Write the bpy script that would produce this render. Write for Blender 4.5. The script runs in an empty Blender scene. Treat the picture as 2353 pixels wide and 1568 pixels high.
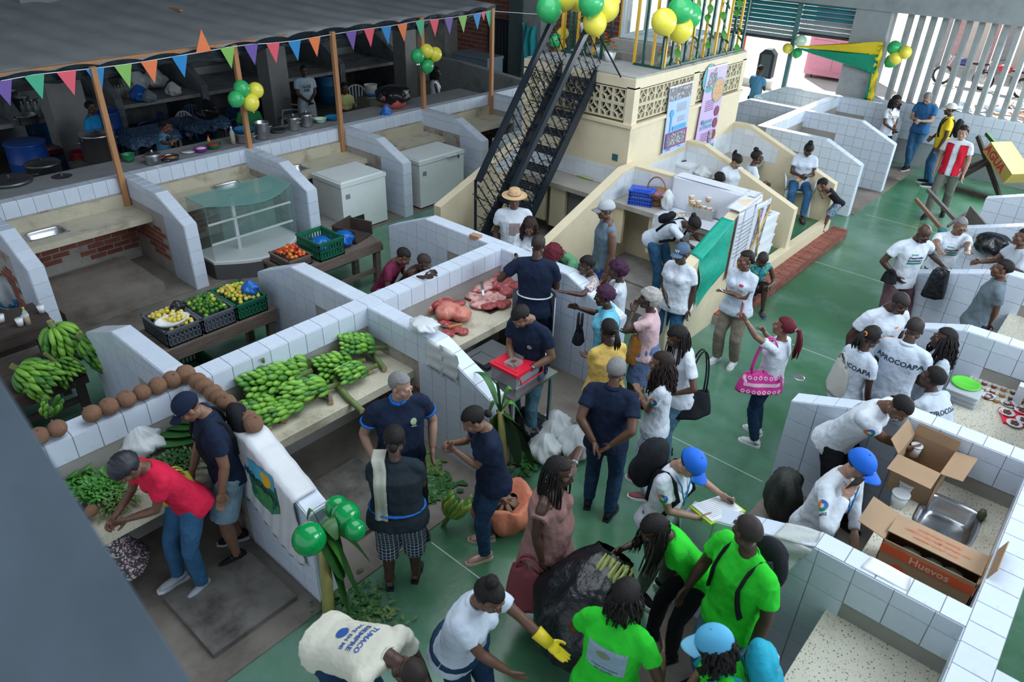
import bpy, math, random
import numpy as np
from mathutils import Vector, Matrix, Euler
from mathutils.bvhtree import BVHTree
random.seed(7)
R = math.radians; PI = math.pi
scn = bpy.context.scene
COL = scn.collection
# ------------------------------------------------------------------ camera, world, light, exposure
CH = 5.1; FPX = 1679.46
_p, _a, _r = R(31.277), R(130.2548), R(1.983)
FW = Vector((math.cos(_a)*math.cos(_p), math.sin(_a)*math.cos(_p), -math.sin(_p)))
_r0 = Vector((math.sin(_a), -math.cos(_a), 0)); _u0 = _r0.cross(FW)
RI = _r0*math.cos(_r) + _u0*math.sin(_r); UP = -_r0*math.sin(_r) + _u0*math.cos(_r)
EYE = Vector((0, 0, CH))
cd = bpy.data.cameras.new('camera'); cam = bpy.data.objects.new('camera', cd); COL.objects.link(cam)
cam.matrix_world = Matrix(((RI.x, UP.x, -FW.x, 0), (RI.y, UP.y, -FW.y, 0), (RI.z, UP.z, -FW.z, CH), (0, 0, 0, 1)))
cd.sensor_width = 36; cd.lens = 36*FPX/2353; cd.clip_start = .05; cd.clip_end = 300
cd.dof.use_dof = True; cd.dof.focus_distance = 9.0; cd.dof.aperture_fstop = 2.6
scn.camera = cam
vs = scn.view_settings; vs.view_transform = 'Standard'; vs.look = 'None'; vs.gamma = 1; vs.use_curve_mapping = False; vs.exposure = 0.36
scn.cycles.use_denoising = True
scn.cycles.max_bounces = 6; scn.cycles.transparent_max_bounces = 8; scn.cycles.caustics_reflective = False; scn.cycles.caustics_refractive = False
wd = bpy.data.worlds.new('sky'); scn.world = wd; wd.use_nodes = True
_bg = wd.node_tree.nodes['Background']; _bg.inputs[0].default_value = (.78, .88, 1.0, 1); _bg.inputs[1].default_value = .8
def sun(rot, e, ang, col=(1, .97, .92)):
    l = bpy.data.lights.new('sun', 'SUN'); l.energy = e; l.angle = R(ang); l.color = col
    o = bpy.data.objects.new('sun', l); COL.objects.link(o); o.rotation_euler = rot
def area(loc, tgt, sx, sy, e, col):
    l = bpy.data.lights.new('daylight_fill', 'AREA'); l.shape = 'RECTANGLE'; l.size = sx; l.size_y = sy; l.energy = e; l.color = col
    o = bpy.data.objects.new('daylight_fill', l); COL.objects.link(o); o.location = loc
    o.rotation_euler = (Vector(tgt)-Vector(loc)).to_track_quat('-Z', 'Y').to_euler()
sun((R(38), R(12), R(-155)), 9.0, 3)
area((4.5, 9, 6.2), (-3.5, 10, .5), 9, 3, 620, (.80, .91, 1))        # added fill lamp for daylight from the right, no clerestory built
area((-4, 6, 7.6), (-4, 6, 0), 7, 9, 470, (.84, .92, 1))  # added overhead fill lamp below the solid ceiling, no roof light there
area((.5, 17.9, 2.7), (-3, 9, .6), 7, 1.8, 520, (.86, .95, 1))          # daylight pouring in through the bars
area((-7.6, 18.2, 1.6), (-8, 10, .3), 2.8, 1.6, 120, (.9, .96, 1))          # and under the shutters          
def at(px, py, z=0.):
    d = FW + RI*((px-1176.5)/FPX) - UP*((py-784.)/FPX); t = (z-CH)/d.z; return EYE + d*t
def aty(px, py, y):
    d = FW + RI*((px-1176.5)/FPX) - UP*((py-784.)/FPX); return EYE + d*(y/d.y)
def atx(px, py, x):
    d = FW + RI*((px-1176.5)/FPX) - UP*((py-784.)/FPX); return EYE + d*(x/d.x)
# ------------------------------------------------------------------ materials
MATS = {}
def mat(name, col, rough=.6, metal=0., var=.12, vs_=6., bump=0., bs=30., spec=None, alpha=None, trans=0., emit=0., rnd=0., sss=0., dirt=None, ds=2.5, aniso=None, coat=0.):
    if name in MATS: return MATS[name]
    m = bpy.data.materials.new(name); m.use_nodes = True; N = m.node_tree.nodes; L = m.node_tree.links
    b = N['Principled BSDF']; b.inputs['Roughness'].default_value = rough; b.inputs['Metallic'].default_value = metal
    if spec is not None: b.inputs['Specular IOR Level'].default_value = spec
    if trans: b.inputs['Transmission Weight'].default_value = trans
    if alpha is not None: b.inputs['Alpha'].default_value = alpha
    if coat: b.inputs['Coat Weight'].default_value = coat
    if sss: b.inputs['Subsurface Weight'].default_value = sss; b.inputs['Subsurface Scale'].default_value = .01
    tc = N.new('ShaderNodeTexCoord'); src = tc.outputs['Object']
    mp = N.new('ShaderNodeMapping'); L.new(src, mp.inputs[0]); src = mp.outputs[0]
    if aniso: mp.inputs['Scale'].default_value = aniso
    if rnd:
        oi = N.new('ShaderNodeObjectInfo')
    nz = N.new('ShaderNodeTexNoise'); nz.inputs['Scale'].default_value = vs_; nz.inputs['Detail'].default_value = 4; L.new(src, nz.inputs['Vector'])
    cr = N.new('ShaderNodeMix'); cr.data_type = 'RGBA'
    c = Vector(col[:3]); lo = c*(1-var*1.6); hi = Vector([min(1, v*(1+var*1.3)) for v in c])
    cr.inputs[6].default_value = (*lo, 1); cr.inputs[7].default_value = (*hi, 1); L.new(nz.outputs['Fac'], cr.inputs[0])
    out = cr.outputs[2]
    if dirt:
        n2 = N.new('ShaderNodeTexNoise'); n2.inputs['Scale'].default_value = ds; n2.inputs['Detail'].default_value = 8; n2.inputs['Roughness'].default_value = .65; L.new(tc.outputs['Object'], n2.inputs['Vector'])
        r2 = N.new('ShaderNodeValToRGB'); r2.color_ramp.elements[0].position = dirt[1]; r2.color_ramp.elements[1].position = dirt[2]; L.new(n2.outputs['Fac'], r2.inputs[0])
        mx = N.new('ShaderNodeMix'); mx.data_type = 'RGBA'; L.new(r2.outputs[0], mx.inputs[0]); L.new(out, mx.inputs[6]); mx.inputs[7].default_value = (*dirt[0], 1); out = mx.outputs[2]
    if rnd:
        mr = N.new('ShaderNodeMapRange'); mr.inputs[3].default_value = 1-rnd; mr.inputs[4].default_value = 1+rnd*.5; L.new(oi.outputs['Random'], mr.inputs[0])
        hs = N.new('ShaderNodeHueSaturation'); L.new(mr.outputs[0], hs.inputs['Value']); L.new(out, hs.inputs['Color']); out = hs.outputs[0]
    L.new(out, b.inputs['Base Color'])
    if emit: L.new(out, b.inputs['Emission Color']); b.inputs['Emission Strength'].default_value = emit
    if bump:
        n3 = N.new('ShaderNodeTexNoise'); n3.inputs['Scale'].default_value = bs; n3.inputs['Detail'].default_value = 5; L.new(src, n3.inputs['Vector'])
        bp = N.new('ShaderNodeBump'); bp.inputs['Strength'].default_value = min(1, bump); bp.inputs['Distance'].default_value = .01*max(1, bump); L.new(n3.outputs['Fac'], bp.inputs['Height']); L.new(bp.outputs[0], b.inputs['Normal'])
    MATS[name] = m; return m
def speck(name, base, spots, scale=60, th=.18, rough=.45, dirt=None, var=.1):
    m = mat(name, base, rough, var=var, vs_=3, dirt=dirt, ds=2.2)
    N = m.node_tree.nodes; L = m.node_tree.links; b = N['Principled BSDF']
    prev = b.inputs['Base Color'].links[0].from_socket; tc = N.new('ShaderNodeTexCoord')
    for i, c in enumerate(spots):
        v = N.new('ShaderNodeTexVoronoi'); v.inputs['Scale'].default_value = scale*(1+.37*i); v.inputs['Randomness'].default_value = 1
        mp = N.new('ShaderNodeMapping'); mp.inputs['Location'].default_value = (i*3.1, i*1.7, 0); L.new(tc.outputs['Object'], mp.inputs[0]); L.new(mp.outputs[0], v.inputs['Vector'])
        lt = N.new('ShaderNodeMath'); lt.operation = 'LESS_THAN'; lt.inputs[1].default_value = th*(1-.15*i); L.new(v.outputs['Distance'], lt.inputs[0])
        mx = N.new('ShaderNodeMix'); mx.data_type = 'RGBA'; L.new(lt.outputs[0], mx.inputs[0]); L.new(prev, mx.inputs[6]); mx.inputs[7].default_value = (*c, 1); prev = mx.outputs[2]
    L.new(prev, b.inputs['Base Color']); return m
def glassmat(name, col, alpha=.25, rough=.05):
    return mat(name, col, rough, var=.03, alpha=alpha, spec=.6)
TILE = mat('glazed_tile', (.60, .67, .78), .22, var=.04, rnd=.05, dirt=((.34, .31, .25), .60, .84), ds=3.2)
GROUT = mat('grout', (.30, .29, .27), .8)
CONC = mat('concrete', (.25, .24, .225), .85, var=.2, bump=.5, bs=18, dirt=((.09, .085, .08), .5, .75))
CONCD = mat('dark_concrete', (.15, .14, .125), .8, var=.25, bump=.4, bs=12, dirt=((.035, .03, .03), .45, .7))
GREYW = mat('grey_render', (.27, .29, .30), .85, var=.12, bump=.3, dirt=((.10, .10, .10), .55, .8))
TERR = speck('terrazzo', (.52, .48, .37), [(.10, .09, .07), (.25, .17, .11), (.6, .57, .5)], 85, .2, .5, dirt=((.22, .185, .12), .52, .72))
TERRN = speck('terrazzo_pale', (.55, .52, .43), [(.07, .06, .05), (.22, .08, .05), (.14, .13, .12)], 38, .2, .4, dirt=((.36, .31, .18), .56, .8))
YEL = mat('cream_paint', (.66, .57, .40), .6, var=.06, bump=.15, bs=8, dirt=((.42, .36, .25), .6, .85), ds=1.6)
BRICKM = mat('red_brick', (.27, .085, .06), .8, var=.25, vs_=14, bump=.5, bs=40, rnd=.3)
MORTAR = mat('mortar', (.33, .30, .27), .9)
BLACKM = mat('black_paint', (.012, .018, .026), .3, var=.1)
STEEL = mat('stainless', (.55, .56, .58), .28, 1., var=.1)
ALU = mat('aluminium', (.62, .63, .65), .33, 1., var=.15, vs_=3)
WOOD = mat('old_wood', (.16, .11, .085), .75, var=.35, vs_=5, bump=.6, bs=25, aniso=(1, 6, 6))
WOODP = mat('post_wood', (.42, .20, .085), .6, var=.2, vs_=6, aniso=(8, 8, 1))
WHITE = mat('white_plastic', (.72, .74, .76), .4, var=.03)
# ------------------------------------------------------------------ mesh builder
class G:
    def __init__(s): s.v = []; s.f = []; s.m = []
    def add(s, vv, ff, mi=0):
        n = len(s.v); s.v.extend([tuple(p) for p in vv]); s.f.extend([tuple(i+n for i in f) for f in ff]); s.m.extend([mi]*len(ff)); return s
    def box(s, a, b, mi=0, M=None):
        x0, y0, z0 = a; x1, y1, z1 = b
        vv = [Vector(p) for p in ((x0,y0,z0),(x1,y0,z0),(x1,y1,z0),(x0,y1,z0),(x0,y0,z1),(x1,y0,z1),(x1,y1,z1),(x0,y1,z1))]
        if M: vv = [M @ p for p in vv]
        return s.add(vv, ((0,3,2,1),(4,5,6,7),(0,1,5,4),(1,2,6,5),(2,3,7,6),(3,0,4,7)), mi)
    def cb(s, c, sz, mi=0, M=None):
        h = [q/2 for q in sz]; return s.box([c[i]-h[i] for i in range(3)], [c[i]+h[i] for i in range(3)], mi, M)
    def bar(s, a, b, w, h=None, mi=0, up=(0, 0, 1)):
        a = Vector(a); b = Vector(b); d = (b-a); L = d.length; d.normalize(); h = h or w
        u = Vector(up)
        if abs(d.dot(u)) > .98: u = Vector((0, 1, 0))
        x = d.cross(u).normalized(); y = x.cross(d).normalized()
        vv = [a+x*(w/2*i)+y*(h/2*j) for i, j in ((-1,-1),(1,-1),(1,1),(-1,1))]; vv += [p+d*L for p in vv]
        return s.add(vv, ((0,3,2,1),(4,5,6,7),(0,1,5,4),(1,2,6,5),(2,3,7,6),(3,0,4,7)), mi)
    def tube(s, pts, rad, n=8, mi=0, flat=1., up=(0, 0, 1), cap=True):
        pts = [Vector(p) for p in pts]
        if not hasattr(rad, '__len__'): rad = [rad]*len(pts)
        vv = []; k = len(pts); px = None
        for i, p in enumerate(pts):
            d = (pts[min(i+1, k-1)]-pts[max(i-1, 0)])
            if d.length < 1e-7: d = Vector((0, 0, 1))
            d.normalize()
            if px is None:
                u = Vector(up)
                if abs(d.dot(u)) > .97: u = Vector((1, 0, 0))
                x = d.cross(u).normalized()
            else:
                x = (px-d*px.dot(d)); x = x.normalized() if x.length > 1e-6 else d.orthogonal().normalized()
            px = x; y = d.cross(x)
            for j in range(n):
                t = 2*PI*j/n; vv.append(p+x*(math.cos(t)*rad[i])+y*(math.sin(t)*rad[i]*flat))
        ff = [(i*n+j, i*n+(j+1) % n, (i+1)*n+(j+1) % n, (i+1)*n+j) for i in range(k-1) for j in range(n)]
        if cap: ff += [tuple(reversed(range(n))), tuple(range((k-1)*n, k*n))]
        return s.add(vv, ff, mi)
    def ell(s, c, r, n=12, m=8, mi=0, M=None):
        c = Vector(c); vv = [Vector((0, 0, -1))]
        for i in range(1, m):
            a = PI*i/m
            for j in range(n): t = 2*PI*j/n; vv.append(Vector((math.sin(a)*math.cos(t), math.sin(a)*math.sin(t), -math.cos(a))))
        vv.append(Vector((0, 0, 1)))
        if not hasattr(r, '__len__'): r = (r, r, r)
        vv = [Vector((p.x*r[0], p.y*r[1], p.z*r[2])) for p in vv]
        if M: vv = [M @ p for p in vv]
        vv = [p+c for p in vv]
        ff = [(0, 1+(j+1) % n, 1+j) for j in range(n)]
        ff += [(1+i*n+j, 1+i*n+(j+1) % n, 1+(i+1)*n+(j+1) % n, 1+(i+1)*n+j) for i in range(m-2) for j in range(n)]
        l = len(vv)-1; b = 1+(m-2)*n; ff += [(b+j, b+(j+1) % n, l) for j in range(n)]
        return s.add(vv, ff, mi)
    def lathe(s, prof, n=16, mi=0, c=(0, 0, 0), M=None):
        vv = []; k = len(prof)
        for r, z in prof:
            for j in range(n): t = 2*PI*j/n; vv.append(Vector((math.cos(t)*r, math.sin(t)*r, z)))
        if M: vv = [M @ p for p in vv]
        vv = [p+Vector(c) for p in vv]
        ff = [(i*n+j, i*n+(j+1) % n, (i+1)*n+(j+1) % n, (i+1)*n+j) for i in range(k-1) for j in range(n)]
        ff += [tuple(reversed(range(n))), tuple(range((k-1)*n, k*n))]
        return s.add(vv, ff, mi)
    def prism(s, poly, ax, a, b, mi=0):          # poly of 2D points extruded along axis ax from a to b
        def P(p, t): return {0: (t, p[0], p[1]), 1: (p[0], t, p[1]), 2: (p[0], p[1], t)}[ax]
        n = len(poly); vv = [P(p, a) for p in poly]+[P(p, b) for p in poly]
        ff = [tuple(reversed(range(n))), tuple(range(n, 2*n))]+[(i, (i+1) % n, n+(i+1) % n, n+i) for i in range(n)]
        return s.add(vv, ff, mi)
    def sheet(s, fn, nu, nv, mi=0, th=0.):        # fn(u,v)->point, u,v in 0..1, optional thickness downwards
        vv = [Vector(fn(i/nu, j/nv)) for i in range(nu+1) for j in range(nv+1)]; w = nv+1
        ff = [(i*w+j, (i+1)*w+j, (i+1)*w+j+1, i*w+j+1) for i in range(nu) for j in range(nv)]
        if th:
            k = len(vv); vv += [p-Vector((0, 0, th)) for p in vv]; ff += [tuple(k+q for q in reversed(f)) for f in ff]
            for i in range(nu):
                for j0 in (0, nv):
                    a, b = i*w+j0, (i+1)*w+j0; ff.append((a, b, b+k, a+k) if j0 else (b, a, a+k, b+k))
            for j in range(nv):
                for i0 in (0, nu):
                    a, b = i0*w+j, i0*w+j+1; ff.append((a, b, b+k, a+k))
        return s.add(vv, ff, mi)
    def mesh(s, name, mats, smooth=False):
        me = bpy.data.meshes.new(name); me.from_pydata(s.v, [], s.f)
        for m in (mats if isinstance(mats, (list, tuple)) else [mats]): me.materials.append(m)
        if any(s.m): me.polygons.foreach_set('material_index', s.m)
        if smooth: me.polygons.foreach_set('use_smooth', [True]*len(me.polygons))
        me.update(); return me
    def ob(s, name, mats, parent=None, smooth=False, loc=None):
        return link(name, s.mesh(name, mats, smooth), parent, loc)
def link(name, me, parent=None, loc=None, rot=None):
    o = bpy.data.objects.new(name, me); COL.objects.link(o)
    if parent: o.parent = parent
    if loc is not None: o.location = loc
    if rot is not None: o.rotation_euler = rot
    return o
def tag(o, label, cat, group=None):
    o['label'] = label; o['category'] = cat
    if group: o['group'] = group
    return o
def thing(name, label, cat, loc=(0, 0, 0), rz=0., group=None):
    o = bpy.data.objects.new(name, None); COL.objects.link(o); o.location = loc; o.rotation_euler = (0, 0, rz); o.empty_display_size = .1
    return tag(o, label, cat, group)
def struct(o): o['kind'] = 'structure'; return o
def stuff(o): o['kind'] = 'stuff'; return o
def dup(root, loc=None, rz=None, label=None, group=None, scale=None):
    def cp(o, par):
        c = o.copy(); COL.objects.link(c); c.parent = par
        if par: c.matrix_parent_inverse = o.matrix_parent_inverse.copy()
        for k in KIDS.get(o.name, []): cp(k, c)
        return c
    if root.name not in KIDS: reg(root)
    r = cp(root, None)
    if loc is not None: r.location = loc
    if rz is not None: r.rotation_euler = rz if hasattr(rz, '__len__') else (0, 0, rz)
    if scale is not None: r.scale = (scale,)*3
    if label: r['label'] = label
    if group: r['group'] = group
    return r
KIDS = {}
def reg(root):
    ch = [o for o in root.children]; KIDS[root.name] = ch
    for c in ch: reg(c)
TXT = {}
TMPS = bpy.data.scenes.new('workbench')
def text_mesh(s, size=1., bold=0.):
    k = (s, bold)
    if k not in TXT:
        c = bpy.data.curves.new('lettering', 'FONT'); c.body = s; c.align_x = 'CENTER'; c.align_y = 'CENTER'; c.resolution_u = 2; c.offset = bold
        o = bpy.data.objects.new('lettering', c); TMPS.collection.objects.link(o)
        vl = TMPS.view_layers[0]; vl.update(); me = bpy.data.meshes.new_from_object(o.evaluated_get(vl.depsgraph))
        TXT[k] = ([Vector(v.co) for v in me.vertices], [tuple(p.vertices) for p in me.polygons])
        bpy.data.objects.remove(o); bpy.data.meshes.remove(me)
    return TXT[k]
def put_text(g, s, M, size=.1, mi=0, bold=0.):
    vv, ff = text_mesh(s, 1., bold); g.add([M @ (v*size) for v in vv], ff, mi)
def clip(poly, a, b, c):                          # keep a*x+b*y<=c
    out = []
    for i in range(len(poly)):
        p, q = poly[i], poly[(i+1) % len(poly)]; dp = a*p[0]+b*p[1]-c; dq = a*q[0]+b*q[1]-c
        if dp <= 0: out.append(p)
        if (dp < 0 < dq) or (dq < 0 < dp):
            t = dp/(dp-dq); out.append((p[0]+(q[0]-p[0])*t, p[1]+(q[1]-p[1])*t))
    return out
TILEFULL = {}
def tiles(parent, O, U, V, poly, su=.2, sv=.2, m=None, th=.007, gap=.0022, u0=0., v0=0., name='tile', half=False, hz=None, keep=None):
    """poly is convex, in (u,v) metres on the plane O+uU+vV; one object per tile, standing th proud of it"""
    O, U, V = Vector(O), Vector(U).normalized(), Vector(V).normalized(); Nn = U.cross(V); m = m or TILE
    us = [p[0] for p in poly]; vs2 = [p[1] for p in poly]
    ar = sum(poly[i][0]*poly[(i+1) % len(poly)][1]-poly[(i+1) % len(poly)][0]*poly[i][1] for i in range(len(poly)))
    if ar < 0: poly = list(reversed(poly))
    i0 = math.floor((min(us)-u0)/su); i1 = math.ceil((max(us)-u0)/su); j0 = math.floor((min(vs2)-v0)/sv); j1 = math.ceil((max(vs2)-v0)/sv)
    rot = Matrix((U, V, Nn)).transposed().to_4x4()
    for j in range(j0, j1):
        sh = su/2 if (half and j % 2) else 0
        for i in range(i0-1 if half else i0, i1+(1 if half else 0)):
            a, b = u0+i*su+sh+gap, v0+j*sv+gap; c, d = a+su-2*gap, b+sv-2*gap
            q = [(a, b), (c, b), (c, d), (a, d)]; full = True
            for k in range(len(poly)):
                p1, p2 = poly[k], poly[(k+1) % len(poly)]; nx, ny = p2[1]-p1[1], -(p2[0]-p1[0]); L = math.hypot(nx, ny)
                if L < 1e-6: continue
                nx /= L; ny /= L; n2 = clip(q, nx, ny, nx*p1[0]+ny*p1[1]-gap*.5)
                if n2 != q: full = False
                q = n2
                if len(q) < 3: break
            if len(q) < 3: continue
            A = abs(sum(q[k][0]*q[(k+1) % len(q)][1]-q[(k+1) % len(q)][0]*q[k][1] for k in range(len(q))))/2
            if A < .0009*(su/.2): continue
            cx, cy = (a+c)/2, (b+d)/2
            if keep and not keep(cx, cy): continue
            wl = O+U*cx+V*cy
            if full:
                key = (su, sv, th, m.name, name)
                if key not in TILEFULL:
                    g = G(); x, y = (c-a)/2, (d-b)/2; e = min(.002, gap); g.v = [(-x,-y,0),(x,-y,0),(x,y,0),(-x,y,0),(-x+e,-y+e,th),(x-e,-y+e,th),(x-e,y-e,th),(-x+e,y-e,th)]
                    g.f = [(4,5,6,7),(0,1,5,4),(1,2,6,5),(2,3,7,6),(3,0,4,7)]; g.m = [0]*5
                    TILEFULL[key] = g.mesh(name, m)
                me = TILEFULL[key]
            else:
                g = G(); n = len(q); vv = [(p[0]-cx, p[1]-cy, 0) for p in q]+[(p[0]-cx, p[1]-cy, th) for p in q]
                g.add(vv, [tuple(range(n, 2*n))]+[(k, (k+1) % n, n+(k+1) % n, n+k) for k in range(n)]); me = g.mesh(name, m)
            o = link(name, me, parent); M2 = rot.copy(); M2.translation = wl + (Nn*random.uniform(-.0005, .0003) if not hz else Nn*random.uniform(-hz, hz)); o.matrix_local = M2
# ------------------------------------------------------------------ the hall
GREEN = mat('green_floor_paint', (.05, .15, .075), .2, var=.25, vs_=.9, bump=.08, bs=20, dirt=((.15, .27, .22), .44, .68), ds=.42)
FLC = mat('floor_concrete', (.20, .175, .15), .8, var=.22, vs_=2, bump=.35, bs=22, dirt=((.075, .06, .05), .45, .72), ds=1.3)
g = G(); g.box((-20, -4, -.12), (3, 19.0, 0)); floor = struct(g.ob('floor', GREEN))
def slab(a, b, z0=0., z1=.012, m=FLC, name='floor_screed', par=floor):
    g = G(); g.box((a[0], a[1], z0), (b[0], b[1], z1), 0); return g.ob(name, m, par)
for a, b in (((-11.4, -.5), (-9.75, 12.6)), ((-5.6, -.5), (-3.72, 6.5)), ((-7.6, -.5), (-5.8, 6.5)), ((-1.6, 2), (.3, 12.3)), ((-5.75, 14.6), (-3.75, 18.6)), ((-19, -2), (-11.6, 16.6)), ((-9.72, .0), (-9.0, 6.4))): slab(a, b)
for k in range(5):                                # movement joints in the aisle floor
    y = 3.2+k*2.9; g = G(); g.box((-3.6, y, 0), (-1.7, y+.012, .0015)); g.ob('floor_joint', mat('joint_white', (.4, .45, .42), .6), floor)
T = 1.33; E_ = 1.0
def part(y0, y1, xs, xb, xe, T=T, E_=E_, ctr=None, m=GROUT, tm=TILE, z0=0., top=True, face=True, end=True, bricks=False, tiled=True, name='stall_partition', under=None):
    """a stall partition running along X from the spine xs to its end xe, the top falling from xb"""
    prof = [(xs, z0), (xs, T), (xb, T), (xe, E_), (xe, z0)]
    body = G(); body.prism(prof, 1, y0, y1); w = struct(body.ob(name, under or m))
    pl = prof if xe < xs else prof
    def keep(cx, cz):
        if ctr and cz < .98 and abs(cx-xs) < ctr: return False
        return True
    if tiled and face: tiles(w, (0, y0, 0), (1, 0, 0), (0, 0, 1), prof, su=.25 if xs > 0 else .2, u0=xe, v0=z0, m=tm, keep=keep)
    if tiled and end and xe > xs: tiles(w, (xe, 0, 0), (0, 1, 0), (0, 0, 1), [(y0, z0), (y1, z0), (y1, E_), (y0, E_)], su=y1-y0, u0=y0, v0=z0, m=tm)
    if tiled and top:
        d = 1 if xe > xs else -1; a, b = (xs, xb) if d > 0 else (xb, xs)
        tiles(w, (0, 0, T), (1, 0, 0), (0, 1, 0), [(a, y0), (b, y0), (b, y1), (a, y1)], sv=y1-y0, v0=y0, u0=xb, m=tm)
        a, b = ((xb, T), (xe, E_)) if d > 0 else ((xe, E_), (xb, T))
        U = Vector((b[0]-a[0], 0, b[1]-a[1])); L = U.length
        tiles(w, (a[0], 0, a[1]), U, (0, 1, 0), [(0, y0), (L, y0), (L, y1), (0, y1)], sv=y1-y0, v0=y0, u0=0, m=tm)
    if bricks:
        rnd = random.Random(int(y0*100)); c = [(xs+(xe-xs)*rnd.uniform(.1, .6), rnd.uniform(.25, .7), rnd.uniform(.12, .3)) for _ in range(7)]
        tiles(w, (0, y0, 0), (1, 0, 0), (0, 0, 1), [(min(xs, xe), .05), (max(xs, xe), .05), (max(xs, xe), .74), (min(xs, xe), .74)], su=.25, sv=.085, m=BRICKM, th=.006, gap=.008, name='brick', half=True,
              keep=lambda x, z: abs(x-xs) < .95 and any(math.hypot((x-p[0]), (z-p[1])) < p[2] for p in c))
    return w
def spine(x0, x1, y0, y1, T=T, m=GROUT, tm=TILE, face=1, z0=.9, tiled=True, gaps=(), bricks=False, zl=0.):
    g = G(); g.box((x0, y0, zl), (x1, y1, T)); w = struct(g.ob('spine_wall', m))
    if not tiled: return w
    pol = [(y0, z0), (y1, z0), (y1, T), (y0, T)]
    kp = lambda c, z: not any(a < c < b for a, b in gaps)
    if face > 0: tiles(w, (x1, 0, 0), (0, 1, 0), (0, 0, 1), pol, v0=T-.22, sv=.22, m=tm, keep=lambda u, v: kp(u, v) and v > T-.22)
    else: tiles(w, (x0, 0, 0), (0, -1, 0), (0, 0, 1), [(-y1, z0), (-y0, z0), (-y0, T), (-y1, T)], v0=T-.25, su=.25, sv=.25, m=tm, keep=lambda u, v: v > T-.25)
    tiles(w, (0, 0, T), (1, 0, 0), (0, 1, 0), [(x0, y0), (x1, y0), (x1, y1), (x0, y1)], su=x1-x0, u0=x0, m=tm)
    if bricks:
        rnd = random.Random(5); c = [(rnd.uniform(y0, y1), rnd.uniform(.15, .5), rnd.uniform(.12, .28)) for _ in range(int((y1-y0)*4))]
        tiles(w, (x1, 0, 0), (0, 1, 0), (0, 0, 1), [(y0, .05), (y1, .05), (y1, .7), (y0, .7)], su=.25, sv=.085, m=BRICKM, th=.006, gap=.008, name='brick', half=True,
              keep=lambda x, z: any(math.hypot((x-p[0])*.7, (z-p[1])) < p[2] for p in c))
    return w
PLASTER = mat('worn_plaster', (.40, .37, .34), .85, var=.15, bump=.5, bs=14, dirt=((.20, .12, .085), .5, .68), ds=3)
# left row, back to the kitchens
LX = -9.72
spine(-11.62, -11.43, 0, 14.6, T=1.3, bricks=True, m=PLASTER)
for y in (2.25, 4.26, 6.31, 8.33, 10.36): part(y, y+.19, -11.43, -10.42, LX, T=1.3, ctr=1.15, bricks=True, m=PLASTER)
part(12.45, 12.62, -11.43, -10.2, -9.3, T=1.3, ctr=.7)
part(14.55, 14.75, -15.6, -14.5, -9.3, T=1.3, tiled=False, m=GREYW)
part(14.52, 14.56, -11.2, -9.6, -9.0, T=1.3)
# middle row
spine(-5.79, -5.57, -.3, 6.5)
for y in (2.12, 4.18, 6.31):
    part(y, y+.19, -5.57, -4.53, -3.78, ctr=.75 if y > 3 else .7, m=PLASTER if y < 6 else GROUT, bricks=(y > 3 and y < 6))
    part(y, y+.19, -5.79, -6.95, -7.74, ctr=.75, end=False)
# far row past the kiosk
spine(-5.96, -5.76, 14.4, 18.5)
for y in (14.4, 16.36): part(y, y+.17, -5.76, -4.56, -3.82, ctr=.7)
part(18.36, 18.5, -5.76, -4.6, -4.3, ctr=.7); part(18.3, 18.45, -5.96, -7.1, -7.8, end=False); part(16.4, 16.55, -5.96, -7.1, -7.8, end=False)
# right-hand row
spine(.25, .46, 1.4, 14.3, face=-1)
for y in (4.13, 6.19, 8.22, 10.14, 12.3, 14.15): part(y, y+.18, .25, -.7, -1.67, ctr=.72, end=False, m=GROUT)
spine(1.9, 2.1, 2, 9, face=0, tiled=False); part(3.75, 3.93, .46, 1.2, 2.0, ctr=.0, end=False)
# far end wall, low wall with slanted bars above
HALLW = mat('hall_grey', (.30, .33, .34), .8, var=.1, bump=.2, dirt=((.20, .22, .23), .5, .75))
g = G(); g.box((-5.3, 18.9, 0), (4, 19.15, 1.33)); w = struct(g.ob('wall_far', HALLW))
tiles(w, (0, 18.9, 0), (1, 0, 0), (0, 0, 1), [(-5.3, .55), (2.2, .55), (2.2, 1.33), (-5.3, 1.33)], su=.2, sv=.2, v0=.53)
g = G(); g.box((-12.3, 18.7, 3.18), (4, 19.3, 4.1)); struct(g.ob('trim_1', HALLW, None))
g = G(); g.box((-6.0, 18.75, 0), (-5.22, 19.2, 3.2)); struct(g.ob('wall_pier', HALLW))
for k in range(28):
    x = -4.93+k*.236; g = G(); g.box((x, 18.93, 1.3), (x+.095, 19.12, 3.2)); b = g.ob('window_bar', HALLW, w)
# roller shutters
SH = mat('shutter_teal', (.03, .22, .27), .45, .3, var=.2, vs_=2, dirt=((.25, .3, .33), .62, .8)); SHL = mat('shutter_pale', (.33, .38, .42), .4, .3, var=.1); SHD = mat('shutter_dark', (.02, .03, .04), .5, var=.4, vs_=4)
def shutter(x0, x1, zb, label):
    t = thing('roller_shutter', label, 'shutter'); z = zb
    while z < 3.75:
        mm = SHL if z < zb+.26 else (SH if z < 3.2 else SHD)
        g = G(); g.prism([(19.0, z), (18.97, z+.015), (18.955, z+.05), (18.97, z+.085), (19.0, z+.095), (19.02, z+.05)], 0, x0, x1); g.ob('shutter_slat', mm, t); z += .1
    g = G(); g.box((x0, 18.95, zb-.05), (x1, 19.03, zb)); g.ob('bottom_rail', mat('rail_dark', (.05, .05, .055), .5), t)
shutter(-9.1, -7.42, 2.31, 'left half-raised teal roller shutter beside the kiosk railing')
shutter(-7.3, -6.0, 2.5, 'right half-raised teal roller shutter next to the grey pier')
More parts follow.
